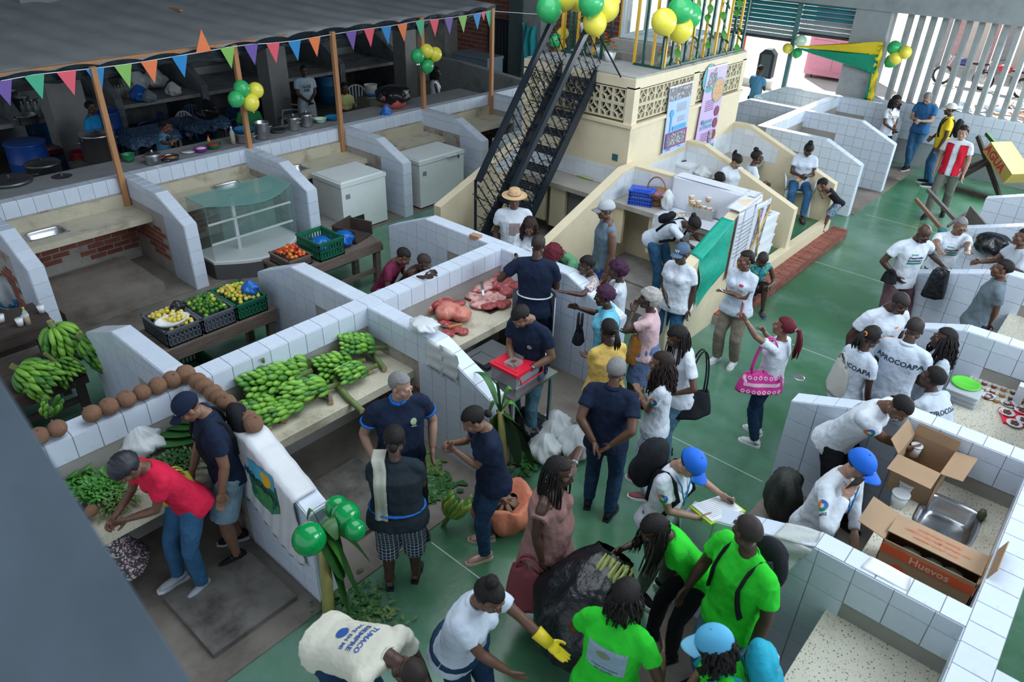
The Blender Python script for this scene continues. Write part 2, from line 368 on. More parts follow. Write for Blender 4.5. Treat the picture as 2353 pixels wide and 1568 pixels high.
g = G(); g.cb((-7.36, 18.95, 1.9), (.09, .1, 3.8)); tag(g.ob('shutter_post', mat('post_teal', (.08, .2, .21), .5)), 'teal metal post between the two roller shutters', 'post')
g = G(); g.cb((-6.2, 18.92, 3.6), (.5, .06, .5)); 
# brick wall at the back left, piers
bw = G(); bw.box((-20.5, 19.0, -.3), (-12.3, 19.3, 7)); bw = struct(bw.ob('wall_back', MORTAR))
tiles(bw, (0, 19.0, 0), (1, 0, 0), (0, 0, 1), [(-20.0, .2), (-12.3, .2), (-12.3, 3.6), (-20.0, 3.6)], su=.34, sv=.135, m=BRICKM, th=.012, gap=.012, name='brick', half=True,
      keep=lambda x, z: z < 3.6 and not (-17.6 < x < -16.0 and z < 1.65) and (z > 3.8-0.18*(x+21)) if False else not (-17.45 < x < -16.3 and z < 1.7))
g = G(); g.box((-16.25, 18.5, 0), (-15.7, 19.05, 5)); struct(g.ob('wall_pier', mat('pier_dark', (.07, .10, .11), .8)))
g = G(); g.box((-15.7, 18.55, 0), (-15.0, 19.05, 5)); struct(g.ob('wall_pier', HALLW))
g = G(); g.box((-20.4, 18.4, 0), (-19.0, 19.0, 5)); struct(g.ob('wall_pier', CONC))
gt = thing('barred_gate', 'black barred metal gate in the red brick wall', 'gate', (-16.9, 18.93, 0))
g = G(); g.box((-.6, -.03, 0), (.6, .03, 1.75)); g.v = g.v; g2 = G()
for a in ((-.6, 0, -.56, 1.75), (.56, 0, .6, 1.75), (-.6, 1.7, .6, 1.75), (-.6, 0, .6, .05)): g2.box((a[0], -.03, a[1]), (a[2], .03, a[3]))
g2.ob('gate_frame', BLACKM, gt)
for k in range(8):
    x = -.5+k*.14; g = G(); g.box((x, -.012, .05), (x+.022, .012, 1.7)); g.ob('gate_bar', BLACKM, gt)
g = G(); g.box((-.56, .03, .03), (.56, .05, 1.72)); g.ob('gate_sheet', mat('gate_sheet', (.05, .06, .07), .6), gt)
# roof slab, outer walls (keep the sun out of the hall)
g = G(); g.box((-21, -7, 8.2), (10, 19.4, 8.4)); struct(g.ob('ceiling', HALLW))
g = G(); g.box((-21, 19.0, 4.0), (10, 19.3, 8.3)); struct(g.ob('wall_far_upper', HALLW))
g = G(); g.box((-21, -7, 0), (-20.7, 19.3, 8.3)); struct(g.ob('wall_left', CONC))
# ------------------------------------------------------------------ counters with sinks
def counter(x0, x1, y0, y1, label, z=.88, th=.09, m=TERR, sink=None, splash=None, seam=None, group=None, lip=0):
    """slab from x0..x1, y0..y1; sink=(cx,cy,w,l) cut out, steel bowl inside; splash = side the upstand is on"""
    t = thing('counter', label, 'counter', group=group)
    def blk(a, b, c, d, nm='slab'):
        if b-a > .01 and d-c > .01: g = G(); g.box((a, c, z-th), (b, d, z)); g.ob(nm, m, t)
    segs = [(y0, y1)] if not seam else [(y0, seam-.003), (seam+.003, y1)]
    if sink:
        cx, cy, w, l = sink; g = G()
        for a, b, c, d in ((x0, cx-w/2, cy-l/2, cy+l/2), (cx+w/2, x1, cy-l/2, cy+l/2), (x0, x1, y0, cy-l/2), (x0, x1, cy+l/2, y1)):
            g.box((a, c, z-th), (b, d, z))
        g.ob('slab', m, t)
        sk = G(); n = 20
        def ring(k, zz):
            return [(cx+w/2*k*math.copysign(abs(math.cos(q))**.4, math.cos(q)), cy+l/2*k*math.copysign(abs(math.sin(q))**.4, math.sin(q)), zz) for q in [2*PI*i/n for i in range(n)]]
        rings = [ring(1.08, z+.004), ring(.97, z+.006), ring(.93, z-.02), ring(.88, z-.14), ring(.7, z-.16), ring(.12, z-.165)]
        vv = [p for r_ in rings for p in r_]; ff = [(i*n+j, i*n+(j+1) % n, (i+1)*n+(j+1) % n, (i+1)*n+j) for i in range(5) for j in range(n)]+[tuple(range(5*n, 6*n))]
        sk.add(vv, ff); sk.ob('sink', STEEL, t, True)
        g = G(); g.lathe([(.0, z-.16), (.035, z-.16), (.04, z-.158), (.03, z-.157)], 12, c=(cx, cy, 0)); g.ob('drain', STEEL, t)
    else:
        for a, b in segs: blk(x0, x1, a, b)
    if splash:
        g = G(); g.box(*splash); g.ob('upstand', m, t)
    return t
LC = [(2.44, 4.26), (4.45, 6.31), (6.5, 8.33), (8.52, 10.36), (10.55, 12.45)]
ln = ['nearest the lower left with a withered plant', 'behind the glass display case', 'behind the nearer chest freezer', 'behind the chest freezer with the handle', 'under the last wooden post']
for i, (a, b) in enumerate(LC):
    counter(-11.42, -10.72, a, b, 'grey terrazzo stall counter with steel sink '+ln[i], sink=(-11.12, a+.5 if i != 1 else b-.55, .34, .52) if i < 4 else None, splash=((-11.42, a, .88), (-11.38, b, 1.06)))
counter(-5.57, -4.86, 2.31, 4.18, 'terrazzo counter carrying the green banana bunches', z=.86, splash=((-5.58, 2.31, .86), (-5.55, 4.18, .93)))
counter(-5.57, -4.86, 4.37, 6.31, 'terrazzo counter carrying the raw meat', z=.86)
counter(-5.57, -4.86, .1, 2.12, 'terrazzo counter carrying the leafy vegetables', z=.86)
counter(-6.45, -5.79, .2, 2.12, 'grey terrazzo counter behind the row of coconuts', z=.86)
counter(-6.45, -5.79, 2.31, 4.18, 'grey terrazzo counter behind the bananas and lemon table', z=.86, sink=(-6.1, 2.95, .34, .55))
counter(-6.45, -5.79, 4.37, 6.31, 'grey terrazzo counter where the two boys lean', z=.86)
counter(-5.76, -5.1, 14.57, 16.36, 'terrazzo counter in the nearer empty tiled stall past the kiosk')
counter(-5.76, -5.1, 16.53, 18.36, 'terrazzo counter in the farther empty tiled stall past the kiosk')
counter(-6.6, -5.96, 16.55, 18.3, 'terrazzo counter in the far stall facing the shutters')
counter(-6.6, -5.96, 14.5, 16.4, 'terrazzo counter in the stall tucked behind the kiosk')
counter(-.5, .25, 2.2, 4.13, 'speckled terrazzo counter at the bottom right corner', z=.86, m=TERRN)
counter(-.5, .25, 4.31, 6.19, 'speckled counter with steel sink beside the open egg carton', z=.86, m=TERRN, sink=(-.1, 5.70, .42, .52))
counter(-.5, .25, 6.37, 8.22, 'speckled counter covered with jam jars and snack plates', z=.86, m=TERRN)
counter(-.5, .25, 8.4, 10.14, 'counter with steel sink the man in grey leans on', z=.86, m=TERRN, sink=(-.05, 9.2, .34, .5))
# ------------------------------------------------------------------ kiosk
KX0, KX1, KY0, KY1 = -7.95, -5.83, 9.45, 13.05
SLABM = mat('roof_concrete', (.34, .34, .34), .8, var=.15, bump=.4, dirt=((.14, .14, .14), .55, .75))
kg = G(); kg.box((KX0, KY0, 0), (KX1, KY1, 2.22)); kiosk = struct(kg.ob('wall_kiosk', YEL))
g = G(); g.box((KX0-.03, KY0-.03, 2.2), (KX1+.03, KY1+.03, 2.25)); g.ob('ledge', YEL, kiosk)
g = G(); g.box((KX0, KY0, 2.76), (KX1, KY1, 2.9)); g.ob('parapet_band', YEL, kiosk)
g = G(); g.box((KX0+.03, KY0+.03, 2.9), (KX1-.03, KY1-.03, 2.925)); g.ob('roof_slab', SLABM, kiosk)
g = G(); g.box((KX0+.3, KY0+.3, 2.22), (KX1-.3, KY1-.3, 2.76)); g.ob('shade_box', mat('inner_dark', (.10, .095, .085), .9), kiosk)  # dark box behind the blocks, the inner shade put into its colour
for a, b, c, d in ((KX0, KX0+.14, KY0, KY0+.14), (KX1-.14, KX1, KY0, KY0+.14), (KX0, KX0+.14, KY1-.14, KY1), (KX1-.14, KX1, KY1-.14, KY1), (KX1-.12, KX1, 11.18, 11.36)):
    g = G(); g.box((a, c, 2.22), (b, d, 2.78)); g.ob('pillar', YEL, kiosk)
def breeze():                                     # 0.225 square block, depth along +y, face at y=0
    g = G(); s = .225; h = s/2; f = .017; dp = .07
    for a in ((-h, -h, h, -h+f), (-h, h-f, h, h), (-h, -h+f, -h+f, h-f), (h-f, -h+f, h, h-f)): g.box((a[0], 0, a[1]), (a[2], dp, a[3]))
    r = h-f*.9; w = .013
    for sx, sz in ((-1, -1), (1, -1), (1, 1), (-1, 1)):
        n = 6; vv = []
        for i in range(n+1):
            t = PI/2*i/n; c, q = math.cos(t), math.sin(t)
            for rr in (r-w, r+w*0): 
                for y in (.004, dp-.004): vv.append((sx*(h-f-rr*c), y, sz*(h-f-rr*q)))
        ff = []
        for i in range(n): a = 4*i; ff += [(a, a+2, a+6, a+4), (a+1, a+5, a+7, a+3), (a, a+4, a+5, a+1), (a+2, a+3, a+7, a+6)]
        g.add(vv, ff)
    return g.mesh('breeze_block', mat('block_paint', (.60, .54, .38), .7, var=.08))
bm_ = breeze()
for r_ in range(2):
    for k in range(8): link('breeze_block', bm_, kiosk, (KX0+.14+.115+k*.2285, KY0+.012, 2.4+r_*.229))
    for y0 in (9.62, 11.4):
        for k in range(7): link('breeze_block', bm_, kiosk, (KX1-.012, y0+.1+k*.2275, 2.4+r_*.229), (0, 0, PI/2))
# partitions of the kiosk stalls
def partY(x0, x1, ys, yb, ye, T, E_):
    g = G(); g.prism([(ys, 0), (ys, T), (yb, T), (ye, E_), (ye, 0)], 0, x0, x1); return struct(g.ob('stall_partition', YEL))
CREAMT = mat('inner_tile', (.62, .66, .70), .25, var=.04, rnd=.08)
for x in (-7.9, -5.83, -3.86):
    w = partY(x, x+.15, 9.45, 9.22, 7.35, 1.67, 1.0)
    if x < -4: tiles(w, (x+.15, 0, 0), (0, 1, 0), (0, 0, 1), [(8.6, 1.26), (9.45, 1.26), (9.45, 1.62), (9.22, 1.62), (8.6, 1.40)], su=.2, sv=.2, v0=1.26, m=CREAMT, th=.004)
g = G(); g.box((-5.83, 9.45, 0), (-3.72, 9.6, 1.67)); w = struct(g.ob('stall_partition', YEL))
tiles(w, (0, 9.45, 0), (1, 0, 0), (0, 0, 1), [(-5.68, 1.26), (-3.86, 1.26), (-3.86, 1.62), (-5.68, 1.62)], v0=1.26, m=CREAMT, th=.004)
for y in (11.27, 13.0): 
    g = G(); g.prism([(-5.83, 0), (-5.83, 1.67), (-5.5, 1.67), (-3.78, 1.0), (-3.78, 0)], 1, y, y+.14); w = struct(g.ob('stall_partition', YEL))
    tiles(w, (0, y, 0), (1, 0, 0), (0, 0, 1), [(-5.83, 1.1), (-4.9, 1.1), (-4.9, 1.36), (-5.5, 1.6), (-5.83, 1.6)], v0=1.1, m=CREAMT, th=.004)
tiles(kiosk, (KX1, 0, 0), (0, 1, 0), (0, 0, 1), [(9.6, 1.0), (13.0, 1.0), (13.0, 1.5), (9.6, 1.5)], v0=1.1, m=CREAMT, th=.004)
tiles(kiosk, (0, KY0, 0), (1, 0, 0), (0, 0, 1), [(-7.75, 1.26), (-5.83, 1.26), (-5.83, 1.56), (-7.75, 1.56)], v0=1.1, m=CREAMT, th=.004)
g = G(); g.box((-3.86, 9.6, 0), (-3.72, 13.1, .33)); struct(g.ob('kerb_wall', YEL))
g = G(); g.box((-5.83, 9.6, 0), (-3.86, 13.1, .30)); struct(g.ob('floor_raised', GREEN))
g = G(); g.box((-7.75, 8.75, 0), (-5.83, 9.45, .3)); g.box((-5.68, 8.6, 0), (-3.86, 9.45, .25)); struct(g.ob('floor_step', CONC))
g = G(); g.box((-5.68, 7.9, 0), (-3.86, 8.6, .22)); struct(g.ob('floor_step', CONC))
def kcounter(a, b, z, label, openings, axis):
    t = counter(a[0], b[0], a[1], b[1], label, z=z, th=.07, m=mat_kc)
    return t
mat_kc = speck('terrazzo_grey', (.36, .34, .30), [(.10, .09, .08), (.5, .48, .44)], 70, .2, .5, dirt=((.20, .18, .16), .5, .75))
kcounter((-7.75, 8.92), (-5.83, 9.44), 1.25, 'grey counter behind the black staircase', 0, 0)
kcounter((-5.68, 8.92), (-3.86, 9.44), 1.25, 'grey counter with the wicker basket and dessert cups', 0, 0)
kcounter((-5.82, 9.62), (-5.0, 11.25), 1.12, 'grey counter with the white foam cooler', 0, 1)
kcounter((-5.82, 11.43), (-5.1, 12.98), 1.12, 'grey counter behind the seated woman with tied hair', 0, 1)
def panel(a, b, y=None, x=None):
    g = G()
    if y is not None: g.box((a[0], y, a[1]), (b[0], y+.06, b[1]))
    else: g.box((x, a[0], a[1]), (x+.06, b[0], b[1]))
    o = struct(g.ob('counter_front', YEL))
panel((-7.75, .55), (-7.0, 1.18), y=8.98); panel((-6.9, .5), (-6.6, 1.18), y=8.98); panel((-5.05, .6), (-3.86, 1.18), y=8.98); panel((-5.68, .6), (-5.5, 1.18), y=8.98)
panel((11.43, .3), (12.2, 1.05), x=-5.3); panel((9.62, .3), (11.2, 1.05), x=-5.2)
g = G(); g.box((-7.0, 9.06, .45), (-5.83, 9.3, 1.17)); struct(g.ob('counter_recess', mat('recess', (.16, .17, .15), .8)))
# brick step along the aisle
g = G(); g.box((-3.72, 8.75, 0), (-3.46, 13.35, .13)); st = struct(g.ob('brick_step', MORTAR))
n = 300//4
for k in range(70):
    y = 8.77+k*.0655
    for j, (a, b) in enumerate(((-3.715, -3.61), (-3.6, -3.465))) if k % 2 else (((0, (-3.715, -3.465)),)):
        g = G(); g.box((a+.0, y, .125), (b, y+.057, .15+random.uniform(-.003, .003))); g.ob('brick', BRICKM, st)
tiles(st, (-3.46, 0, 0), (0, 1, 0), (0, 0, 1), [(8.75, 0.0), (13.35, 0.0), (13.35, .145), (8.75, .145)], su=.22, sv=.07, m=BRICKM, th=.008, gap=.005, name='brick', half=True)
# ------------------------------------------------------------------ black steel staircase
stair = thing('staircase', 'steep black metal staircase with barbed ornament rails leading onto the kiosk roof', 'staircase', (0, 0, 0))
SX = (-7.2, -6.55); sl = 1.31; y0, z0 = 7.3, .0; y1 = 9.5; z1 = z0+(y1-y0)*sl
for x in SX:
    g = G(); g.bar((x, y0, z0+.02), (x, y1, z1), .05, .16, up=(0, 0, 1)); g.ob('stringer', BLACKM, stair)
    g = G(); g.bar((x, y0+.3, z0+.3*sl+1.1), (x, y1-.15, z1-.15*sl+1.1), .065, .085); g.ob('handrail', BLACKM, stair)
n = 12
for k in range(n):
    t = (k+.6)/n; y = y0+(y1-y0)*t; z = z0+(z1-z0)*t; g = G(); g.box((SX[0]+.03, y-.13, z-.02), (SX[1]-.03, y+.13, z+.0))
    for q in range(4): g.box((SX[0]+.03, y-.13+q*.08, z), (SX[1]-.03, y-.115+q*.08, z+.012))
    g.ob('tread', BLACKM, stair)
def spikes(g, p, s=.06):
    for i in range(5):
        a = i*2*PI/5+p.y*3; d = Vector((math.cos(a)*.8, math.sin(a)*.5, .5*math.sin(a*2+1))).normalized(); g.bar(p, p+d*s, .009, .007)
for x in SX:
    for k in range(22):
        t = (k+.5)/22; y = y0+.3+(y1-.45-y0)*t; zs = z0+(y-y0)*sl+.05; zt = zs+1.04; d = Vector((0, (y1-y0), (z1-z0))).normalized()
        g = G(); a = Vector((x, y, zs)); b = Vector((x, y-.16, zt+.0)); 
        g.bar(a+Vector((0, .25, .33)), Vector((x, y-.12, zt-.2)), .014, .014)
        m_ = (a+Vector((0, .25, .33)))
        for q in (.12, .5, .88): spikes(g, m_.lerp(Vector((x, y-.12, zt-.2)), q), .07)
        g.ob('baluster', BLACKM, stair)
g = G()
for x in SX:
    for k in range(40):
        t = k/39; y = y0+.1+(y1-.2-y0)*t; spikes(g, Vector((x, y, z0+(y-y0)*sl+.2)), .08)
stuff(g.ob('barbed_ornament', BLACKM, stair))
g = G(); g.bar((SX[0]-.05, y0+.3, 0), (SX[0]-.05, y0+.3, 1.5), .03); g.ob('support_bar', BLACKM, stair)
for q in range(4): g = G(); g.bar((SX[0]-.05, y0+.3, .35+q*.3), (SX[0], y0+.62, .15+q*.3), .015); g.ob('support_rung', BLACKM, stair)
g = G(); g.bar(at(1427, 178, 2.93), (-6.75, 9.35, 3.75), .018); g.ob('brace_rod', BLACKM, stair)
# ------------------------------------------------------------------ railings on the roof
YP = mat('rail_yellow', (.72, .42, .03), .45, var=.05); GP = mat('rail_green', (.01, .075, .06), .4, var=.1)
def rail(px, py, k, lean=(0, 0), h=1.6):
    p = at(px, py, 2.93); g = G(); g.cb((p.x, p.y, 2.93+h/2), (.035, .035, h))
    return p, g
fence = thing('roof_railing', 'yellow and dark green bar railing around the glass shrine on the kiosk roof', 'railing')
A = Vector((-7.0, 10.35, 2.93)); B = Vector((-5.93, 10.3, 2.93))
rows = [(Vector((-6.42, 10.28, 2.93)), Vector((-5.93, 10.28, 2.93)), 3), (Vector((-5.93, 10.36, 2.93)), Vector((-5.9, 12.9, 2.93)), 13), (Vector((-7.85, 10.28, 2.93)), Vector((-7.05, 10.28, 2.93)), 5), (Vector((-7.9, 10.4, 2.93)), Vector((-7.9, 12.9, 2.93)), 9)]
for a, b, n in rows:
    for k in range(n+1):
        p = a.lerp(b, k/n); g = G(); g.cb((p.x, p.y, 2.93+.9), (.034, .034, 1.8)); g.ob('bar', YP if k % 2 == 0 else GP, fence)
    g = G(); g.bar(a+Vector((0, 0, .015)), b+Vector((0, 0, .015)), .04, .03); g.ob('bottom_rail', GP, fence)
    g = G(); g.bar(a+Vector((0, 0, 1.8)), b+Vector((0, 0, 1.8)), .04, .03); g.ob('top_rail', GP, fence)
GL = glassmat('clear_glass', (.62, .75, .78), .16)
g = G(); g.box((-7.2, 10.75, 2.926), (-6.02, 12.85, 3.17)); pl = tag(g.ob('shrine_plinth', mat('plinth', (.36, .36, .34), .8, bump=.3)), 'low concrete plinth under the glass shrine on the kiosk roof', 'plinth')
g = G(); g.box((-6.95, 10.42, 2.925), (-6.5, 10.6, 3.04)); tag(g.ob('concrete_block', CONC), 'grey hollow block lying in front of the shrine plinth', 'block')
case = thing('glass_shrine', 'tall white-framed glass case holding white flowers on the kiosk roof', 'display case', (0, 0, 0))
FR = mat('frame_pale', (.62, .68, .74), .4)
x0, x1, ya, yb, zb, zt = -7.05, -6.15, 10.85, 12.2, 3.19, 4.9
g = G(); g.box((x0, ya, zb-.03), (x1, yb, zb)); g.ob('base', FR, case)
for x in (x0, x1):
    for y in (ya, yb): g = G(); g.cb((x, y, (zb+zt)/2), (.05, .05, zt-zb)); g.ob('frame_post', FR, case)
for z in (zb+.03, zt): 
    g = G(); g.bar((x0, ya, z), (x1, ya, z), .045); g.bar((x1, ya, z), (x1, yb, z), .045); g.bar((x1, yb, z), (x0, yb, z), .045); g.bar((x0, yb, z), (x0, ya, z), .045); g.ob('frame_rail', FR, case)
for a, b in (((x0, ya-.003), (x1, ya+.003)), ((x1-.003, ya), (x1+.003, yb)), ((x0-.003, ya), (x0+.003, yb)), ((x0, yb-.003), (x1, yb+.003))):
    g = G(); g.box((a[0], a[1], zb), (b[0], b[1], zt)); g.ob('glass_pane', GL, case)
# ------------------------------------------------------------------ canopy, posts, bunting
TARP = mat('tarp_grey', (.29, .305, .32), .55, var=.25, vs_=1.5, bump=.25, bs=6, dirt=((.48, .49, .48), .63, .72), ds=7)
def canz(y): return 2.86+.021*(y-3) if y > 3 else 2.86
def can(u, v):
    y = -2.2+u*14.9; x = -11.5-v*5.2; k = abs(math.sin((y+ v*.9)*PI/.62))**.6
    z = canz(y)+.36*v+.055*k-.05*math.sin(v*PI) - .05*(math.sin(u*9.)**2)*(1-v)*.6
    return (x, y, z)
cn = G(); cn.sheet(can, 190, 14, th=.012); can_o = tag(cn.ob('canopy', TARP, None, True), 'large dark grey tarpaulin roof with ridges over the kitchen stalls', 'canopy')
vl = G(); vl.sheet(lambda u, v: (can(u, 0)[0]+.02+.02*math.sin(u*70), can(u, 0)[1], can(u, 0)[2]+.015-v*(.17+.03*math.sin(u*47))), 150, 3, th=.01)
vl.ob('valance', mat('tarp_edge', (.02, .035, .05), .35, var=.3, vs_=3, bump=.6, bs=9), can_o, True)
g = G(); g.bar((-11.62, -2, 2.83), (-11.62, 12.7, 3.03), .05, .06); g.ob('edge_beam', WOODP, can_o)
POSTS = [(-11.36, 4.2, .88, 'with its foot on the sink counter nearest the lower left'), (-11.45, 6.42, 1.31, 'carrying balloons above the tiled partition'), (-11.36, 8.27, .88, 'rising beside the chest freezer stall'), (-11.45, 10.45, 1.31, 'with balloons near the back of the hall'), (-11.36, 12.4, .88, 'last at the corner of the canopy')]
for x, y, z, l in POSTS:
    g = G(); g.cb((x, y, (z+canz(y)+.03)/2), (.075, .075, canz(y)+.03-z)); tag(g.ob('wooden_post', WOODP), 'slim orange-brown wooden post '+l, 'post')
g = G(); g.box((-14.6, 7.0, 3.12), (-14.2, 7.06, 3.15)); tag(g.ob('wood_offcut', WOODP), 'small wood offcut lying on the grey tarpaulin', 'offcut')
FC = dict(p=(.16, .09, .35), t=(.06, .42, .24), k=(.75, .10, .14), b=(.02, .23, .55), g=(.22, .48, .10), o=(.80, .20, .07))
FN = dict(p='purple', t='teal green', k='pink', b='blue', g='light green', o='orange')
fl = [(2,186,'p'),(78,172,'t'),(152,164,'k'),(218,157,'b'),(282,149,'g'),(342,140,'o'),(412,128,'b'),(468,119,'o!'),(522,109,'g'),(576,102,'p'),(627,99,'k'),(676,94,'b'),(722,86,'o'),(806,72,'p'),(848,66,'k'),(887,61,'b'),(924,55,'o'),(965,47,'t'),(998,45,'k'),(1031,41,'p'),(1063,37,'g'),(1096,31,'b'),(1110,28,'k.'),(1124,25,'t')]
cnt = {}
pts = []
for i, (px, py, c) in enumerate(fl):
    p = atx(px, py, -11.36); pts.append(p); w = .125 if '.' not in c else .07; hh = .32 if '.' not in c else .17
    sg = -1 if '!' in c else 1; a = R(random.uniform(-8, 8)); dx = math.sin(a)*.1
    g = G(); q = [(p.x, p.y-w, p.z), (p.x, p.y+w, p.z), (p.x+dx, p.y+.02, p.z-hh*sg)]; q2 = [(x+.006, y, z) for x, y, z in q]
    g.add(q+q2, [(0, 1, 2), (5, 4, 3), (0, 3, 4, 1), (1, 4, 5, 2), (2, 5, 3, 0)])
    where = 'left of the first wooden post' if px < 232 else 'between the first and second post' if px < 547 else 'between the second and third post' if px < 765 else 'between the third and fourth post' if px < 975 else 'between the fourth and fifth post'
    tag(g.ob('bunting_flag', mat('flag_'+FN[c[0]].replace(' ', '_'), FC[c[0]], .6, var=.05)), FN[c[0]]+(' paper flag folded up ' if '!' in c else ' small paper flag hanging ' if '.' in c else ' triangular paper flag hanging ')+where+(', right one' if (FN[c[0]], where) in cnt else ''), 'flag', 'bunting flags along the canopy')
    cnt[(FN[c[0]], where)] = 1
g = G(); g.tube(pts+[atx(1240, 33, -11.0)], .006, 5); tag(g.ob('bunting_string', WHITE), 'white string carrying the paper flags along the canopy edge', 'string')
# ------------------------------------------------------------------ balloons
BC = dict(g=mat('balloon_green', (.035, .42, .13), .28, var=.02, sss=.2, coat=.15), y=mat('balloon_yellow', (.80, .72, .08), .28, var=.02, sss=.2, coat=.15), w=mat('balloon_pale', (.55, .80, .62), .2, var=.02, coat=.4), d=mat('balloon_deep_green', (.0, .27, .06), .15, var=.02, coat=.3))
def bal(c, r, k):
    g = G(); M = Matrix.Rotation(random.uniform(-.5, .5), 3, 'X') @ Matrix.Rotation(random.uniform(-.6, .6), 3, 'Y')
    prof = [(0.001, -1.22), (.09, -1.2), (.05, -1.12), (.13, -1.06)]+[(math.cos(t)*(1 if t > 0 else 1-.12*math.sin(-t)**2), math.sin(t)*1.06) for t in [(-1.3+2.87*i/12) for i in range(13)]]
    g.lathe([(a*r, b*r) for a, b in prof], 20, c=c, M=M); return g
def balloons(lst, where, fn, names=None):
    seen = {}
    for i, (px, py, r, k) in enumerate(lst):
        p = fn(px, py); d = (p-EYE).length; rr = r*d/FPX*.97; p = p + Vector((random.uniform(-.02, .02),)*3)
        nm = {'g': 'green', 'y': 'yellow', 'w': 'pale green', 'd': 'deep green'}[k]; same = [q for q in lst if q[3] == k]; pos = ''
        if len(same) > 1:
            s = sorted(same); idx = s.index((px, py, r, k)); pos = ('left one of the two' if idx == 0 else 'right one of the two') if len(s) == 2 else ('leftmost of them', 'second from the left', 'third from the left', 'rightmost of them')[idx if idx < len(s)-1 else 3]
        tag(bal(p, rr, k).ob('balloon', BC[k], None, True), f'{nm} balloon {where}'+(', '+pos if pos else ''), 'balloon', 'balloons '+where)
balloons([(556,204,17,'g'),(541,229,17,'g'),(590,206,17,'y'),(573,238,18,'y')], 'tied to the second canopy post', lambda a, b: atx(a, b, -11.2))
balloons([(981,117,15,'y'),(997,127,15,'y'),(957,131,15,'g'),(984,150,15,'g')], 'tied to the fourth canopy post', lambda a, b: atx(a, b, -11.2))
balloons([(1258,24,28,'g'),(1290,-4,30,'y'),(1324,5,22,'y')], 'at the top of the left stair rail', lambda a, b: atx(a, b, -7.1))
balloons([(1357,8,28,'g'),(1393,20,28,'y'),(1370,52,26,'y'),(1404,-6,25,'y')], 'at the top of the right stair rail', lambda a, b: atx(a, b, -6.4))
balloons([(1563,25,28,'g'),(1584,37,26,'g'),(1530,48,27,'y'),(1563,68,27,'y')], 'on the railing above the blue banner', lambda a, b: atx(a, b, -5.75))
balloons([(1276,95,15,'g'),(1289,80,13,'y'),(1285,110,13,'y')], 'on the far side of the roof railing', lambda a, b: atx(a, b, -8.0))
balloons([(1812,110,10,'y'),(1840,95,12,'w'),(1832,122,10,'g')], 'on the teal shutter post', lambda a, b: aty(a, b, 18.8))
balloons([(2055,110,13,'g'),(2081,120,12,'y'),(2059,133,13,'y'),(2046,142,13,'g')], 'on the slanted window bars', lambda a, b: aty(a, b, 18.75))
# ------------------------------------------------------------------ kitchen at the back
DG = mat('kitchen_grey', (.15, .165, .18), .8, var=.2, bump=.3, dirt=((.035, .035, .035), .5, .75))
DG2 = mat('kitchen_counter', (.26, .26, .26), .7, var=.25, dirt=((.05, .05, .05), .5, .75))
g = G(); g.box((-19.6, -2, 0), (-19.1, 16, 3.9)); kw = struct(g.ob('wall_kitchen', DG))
for i, y in enumerate((2.5, 4.6, 6.6, 8.6, 10.6, 12.6, 14.6)):
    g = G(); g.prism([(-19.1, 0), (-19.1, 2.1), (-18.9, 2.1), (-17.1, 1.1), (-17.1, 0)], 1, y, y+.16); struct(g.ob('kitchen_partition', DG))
for i, y in enumerate((2.66, 4.76, 6.76, 8.76, 10.76, 12.76)):
    y1 = (4.6, 6.6, 8.6, 10.6, 12.6, 14.6)[i]
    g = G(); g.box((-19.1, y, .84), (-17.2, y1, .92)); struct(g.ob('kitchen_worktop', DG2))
    g = G(); g.box((-19.1, y, .92), (-19.06, y1, 1.1)); struct(g.ob('trim_'+str(i+2), mat('pale_trim', (.35, .36, .36), .7)))
for y, w in ((.8, .6), (4.95, .65), (9.7, .5), (13.9, .4)):
    g = G(); g.box((-16.4, y, 0), (-15.9, y+w, 3.3)); struct(g.ob('wall_column', mat('column_grey', (.25, .25, .245), .85, var=.12, bump=.3)))
g = G(); g.box((-12.36, -1, 1.24), (-11.62, 12.4, 1.285)); struct(g.ob('serving_ledge', mat('ledge_grey', (.25, .26, .27), .6, var=.15)))
g = G(); g.prism([(-11.62, 0), (-11.62, 1.28), (-12.2, 1.28), (-12.8, .95), (-12.8, 0)], 1, 3.35, 3.52); struct(g.ob('stall_partition', GREYW))
def ledge(p): return (max(-12.14, min(-11.78, p[0])), p[1], p[2]) if 1.2 < p[2] < 1.32 and p[0] > -14 else p
def pot(r, h, label, loc, lid=True, m=STEEL, group=None, handles=True, cat='pot', content=None, hm=None):
    loc = ledge(loc); t = thing('cooking_pot', label, cat, loc, random.uniform(0, 3), group)
    g = G(); g.lathe([(.001, .004), (r*.93, .0), (r*.98, .02), (r, h), (r*1.04, h+.005), (r*1.04, h+.015), (r*.97, h+.008), (r*.95, .02), (.001, .02)], 20); g.ob('body', m, t, True)
    if lid: g = G(); g.lathe([(r*1.03, h+.012), (r*.95, h+.03), (r*.5, h+.05), (.02, h+.06), (.02, h+.09), (.001, h+.095)], 20); g.ob('lid', m, t, True)
    if content: g = G(); g.lathe([(r*.94, h*.8), (.001, h*.84)], 16); g.ob('contents', content, t, True)
    if handles:
        for s in (-1, 1):
            g = G(); g.tube([(s*r, -.05, h*.78), (s*(r+.045), -.04, h*.8), (s*(r+.045), .04, h*.8), (s*r, .05, h*.78)], .008, 5); g.ob('handle', hm or m, t, True)
    return t
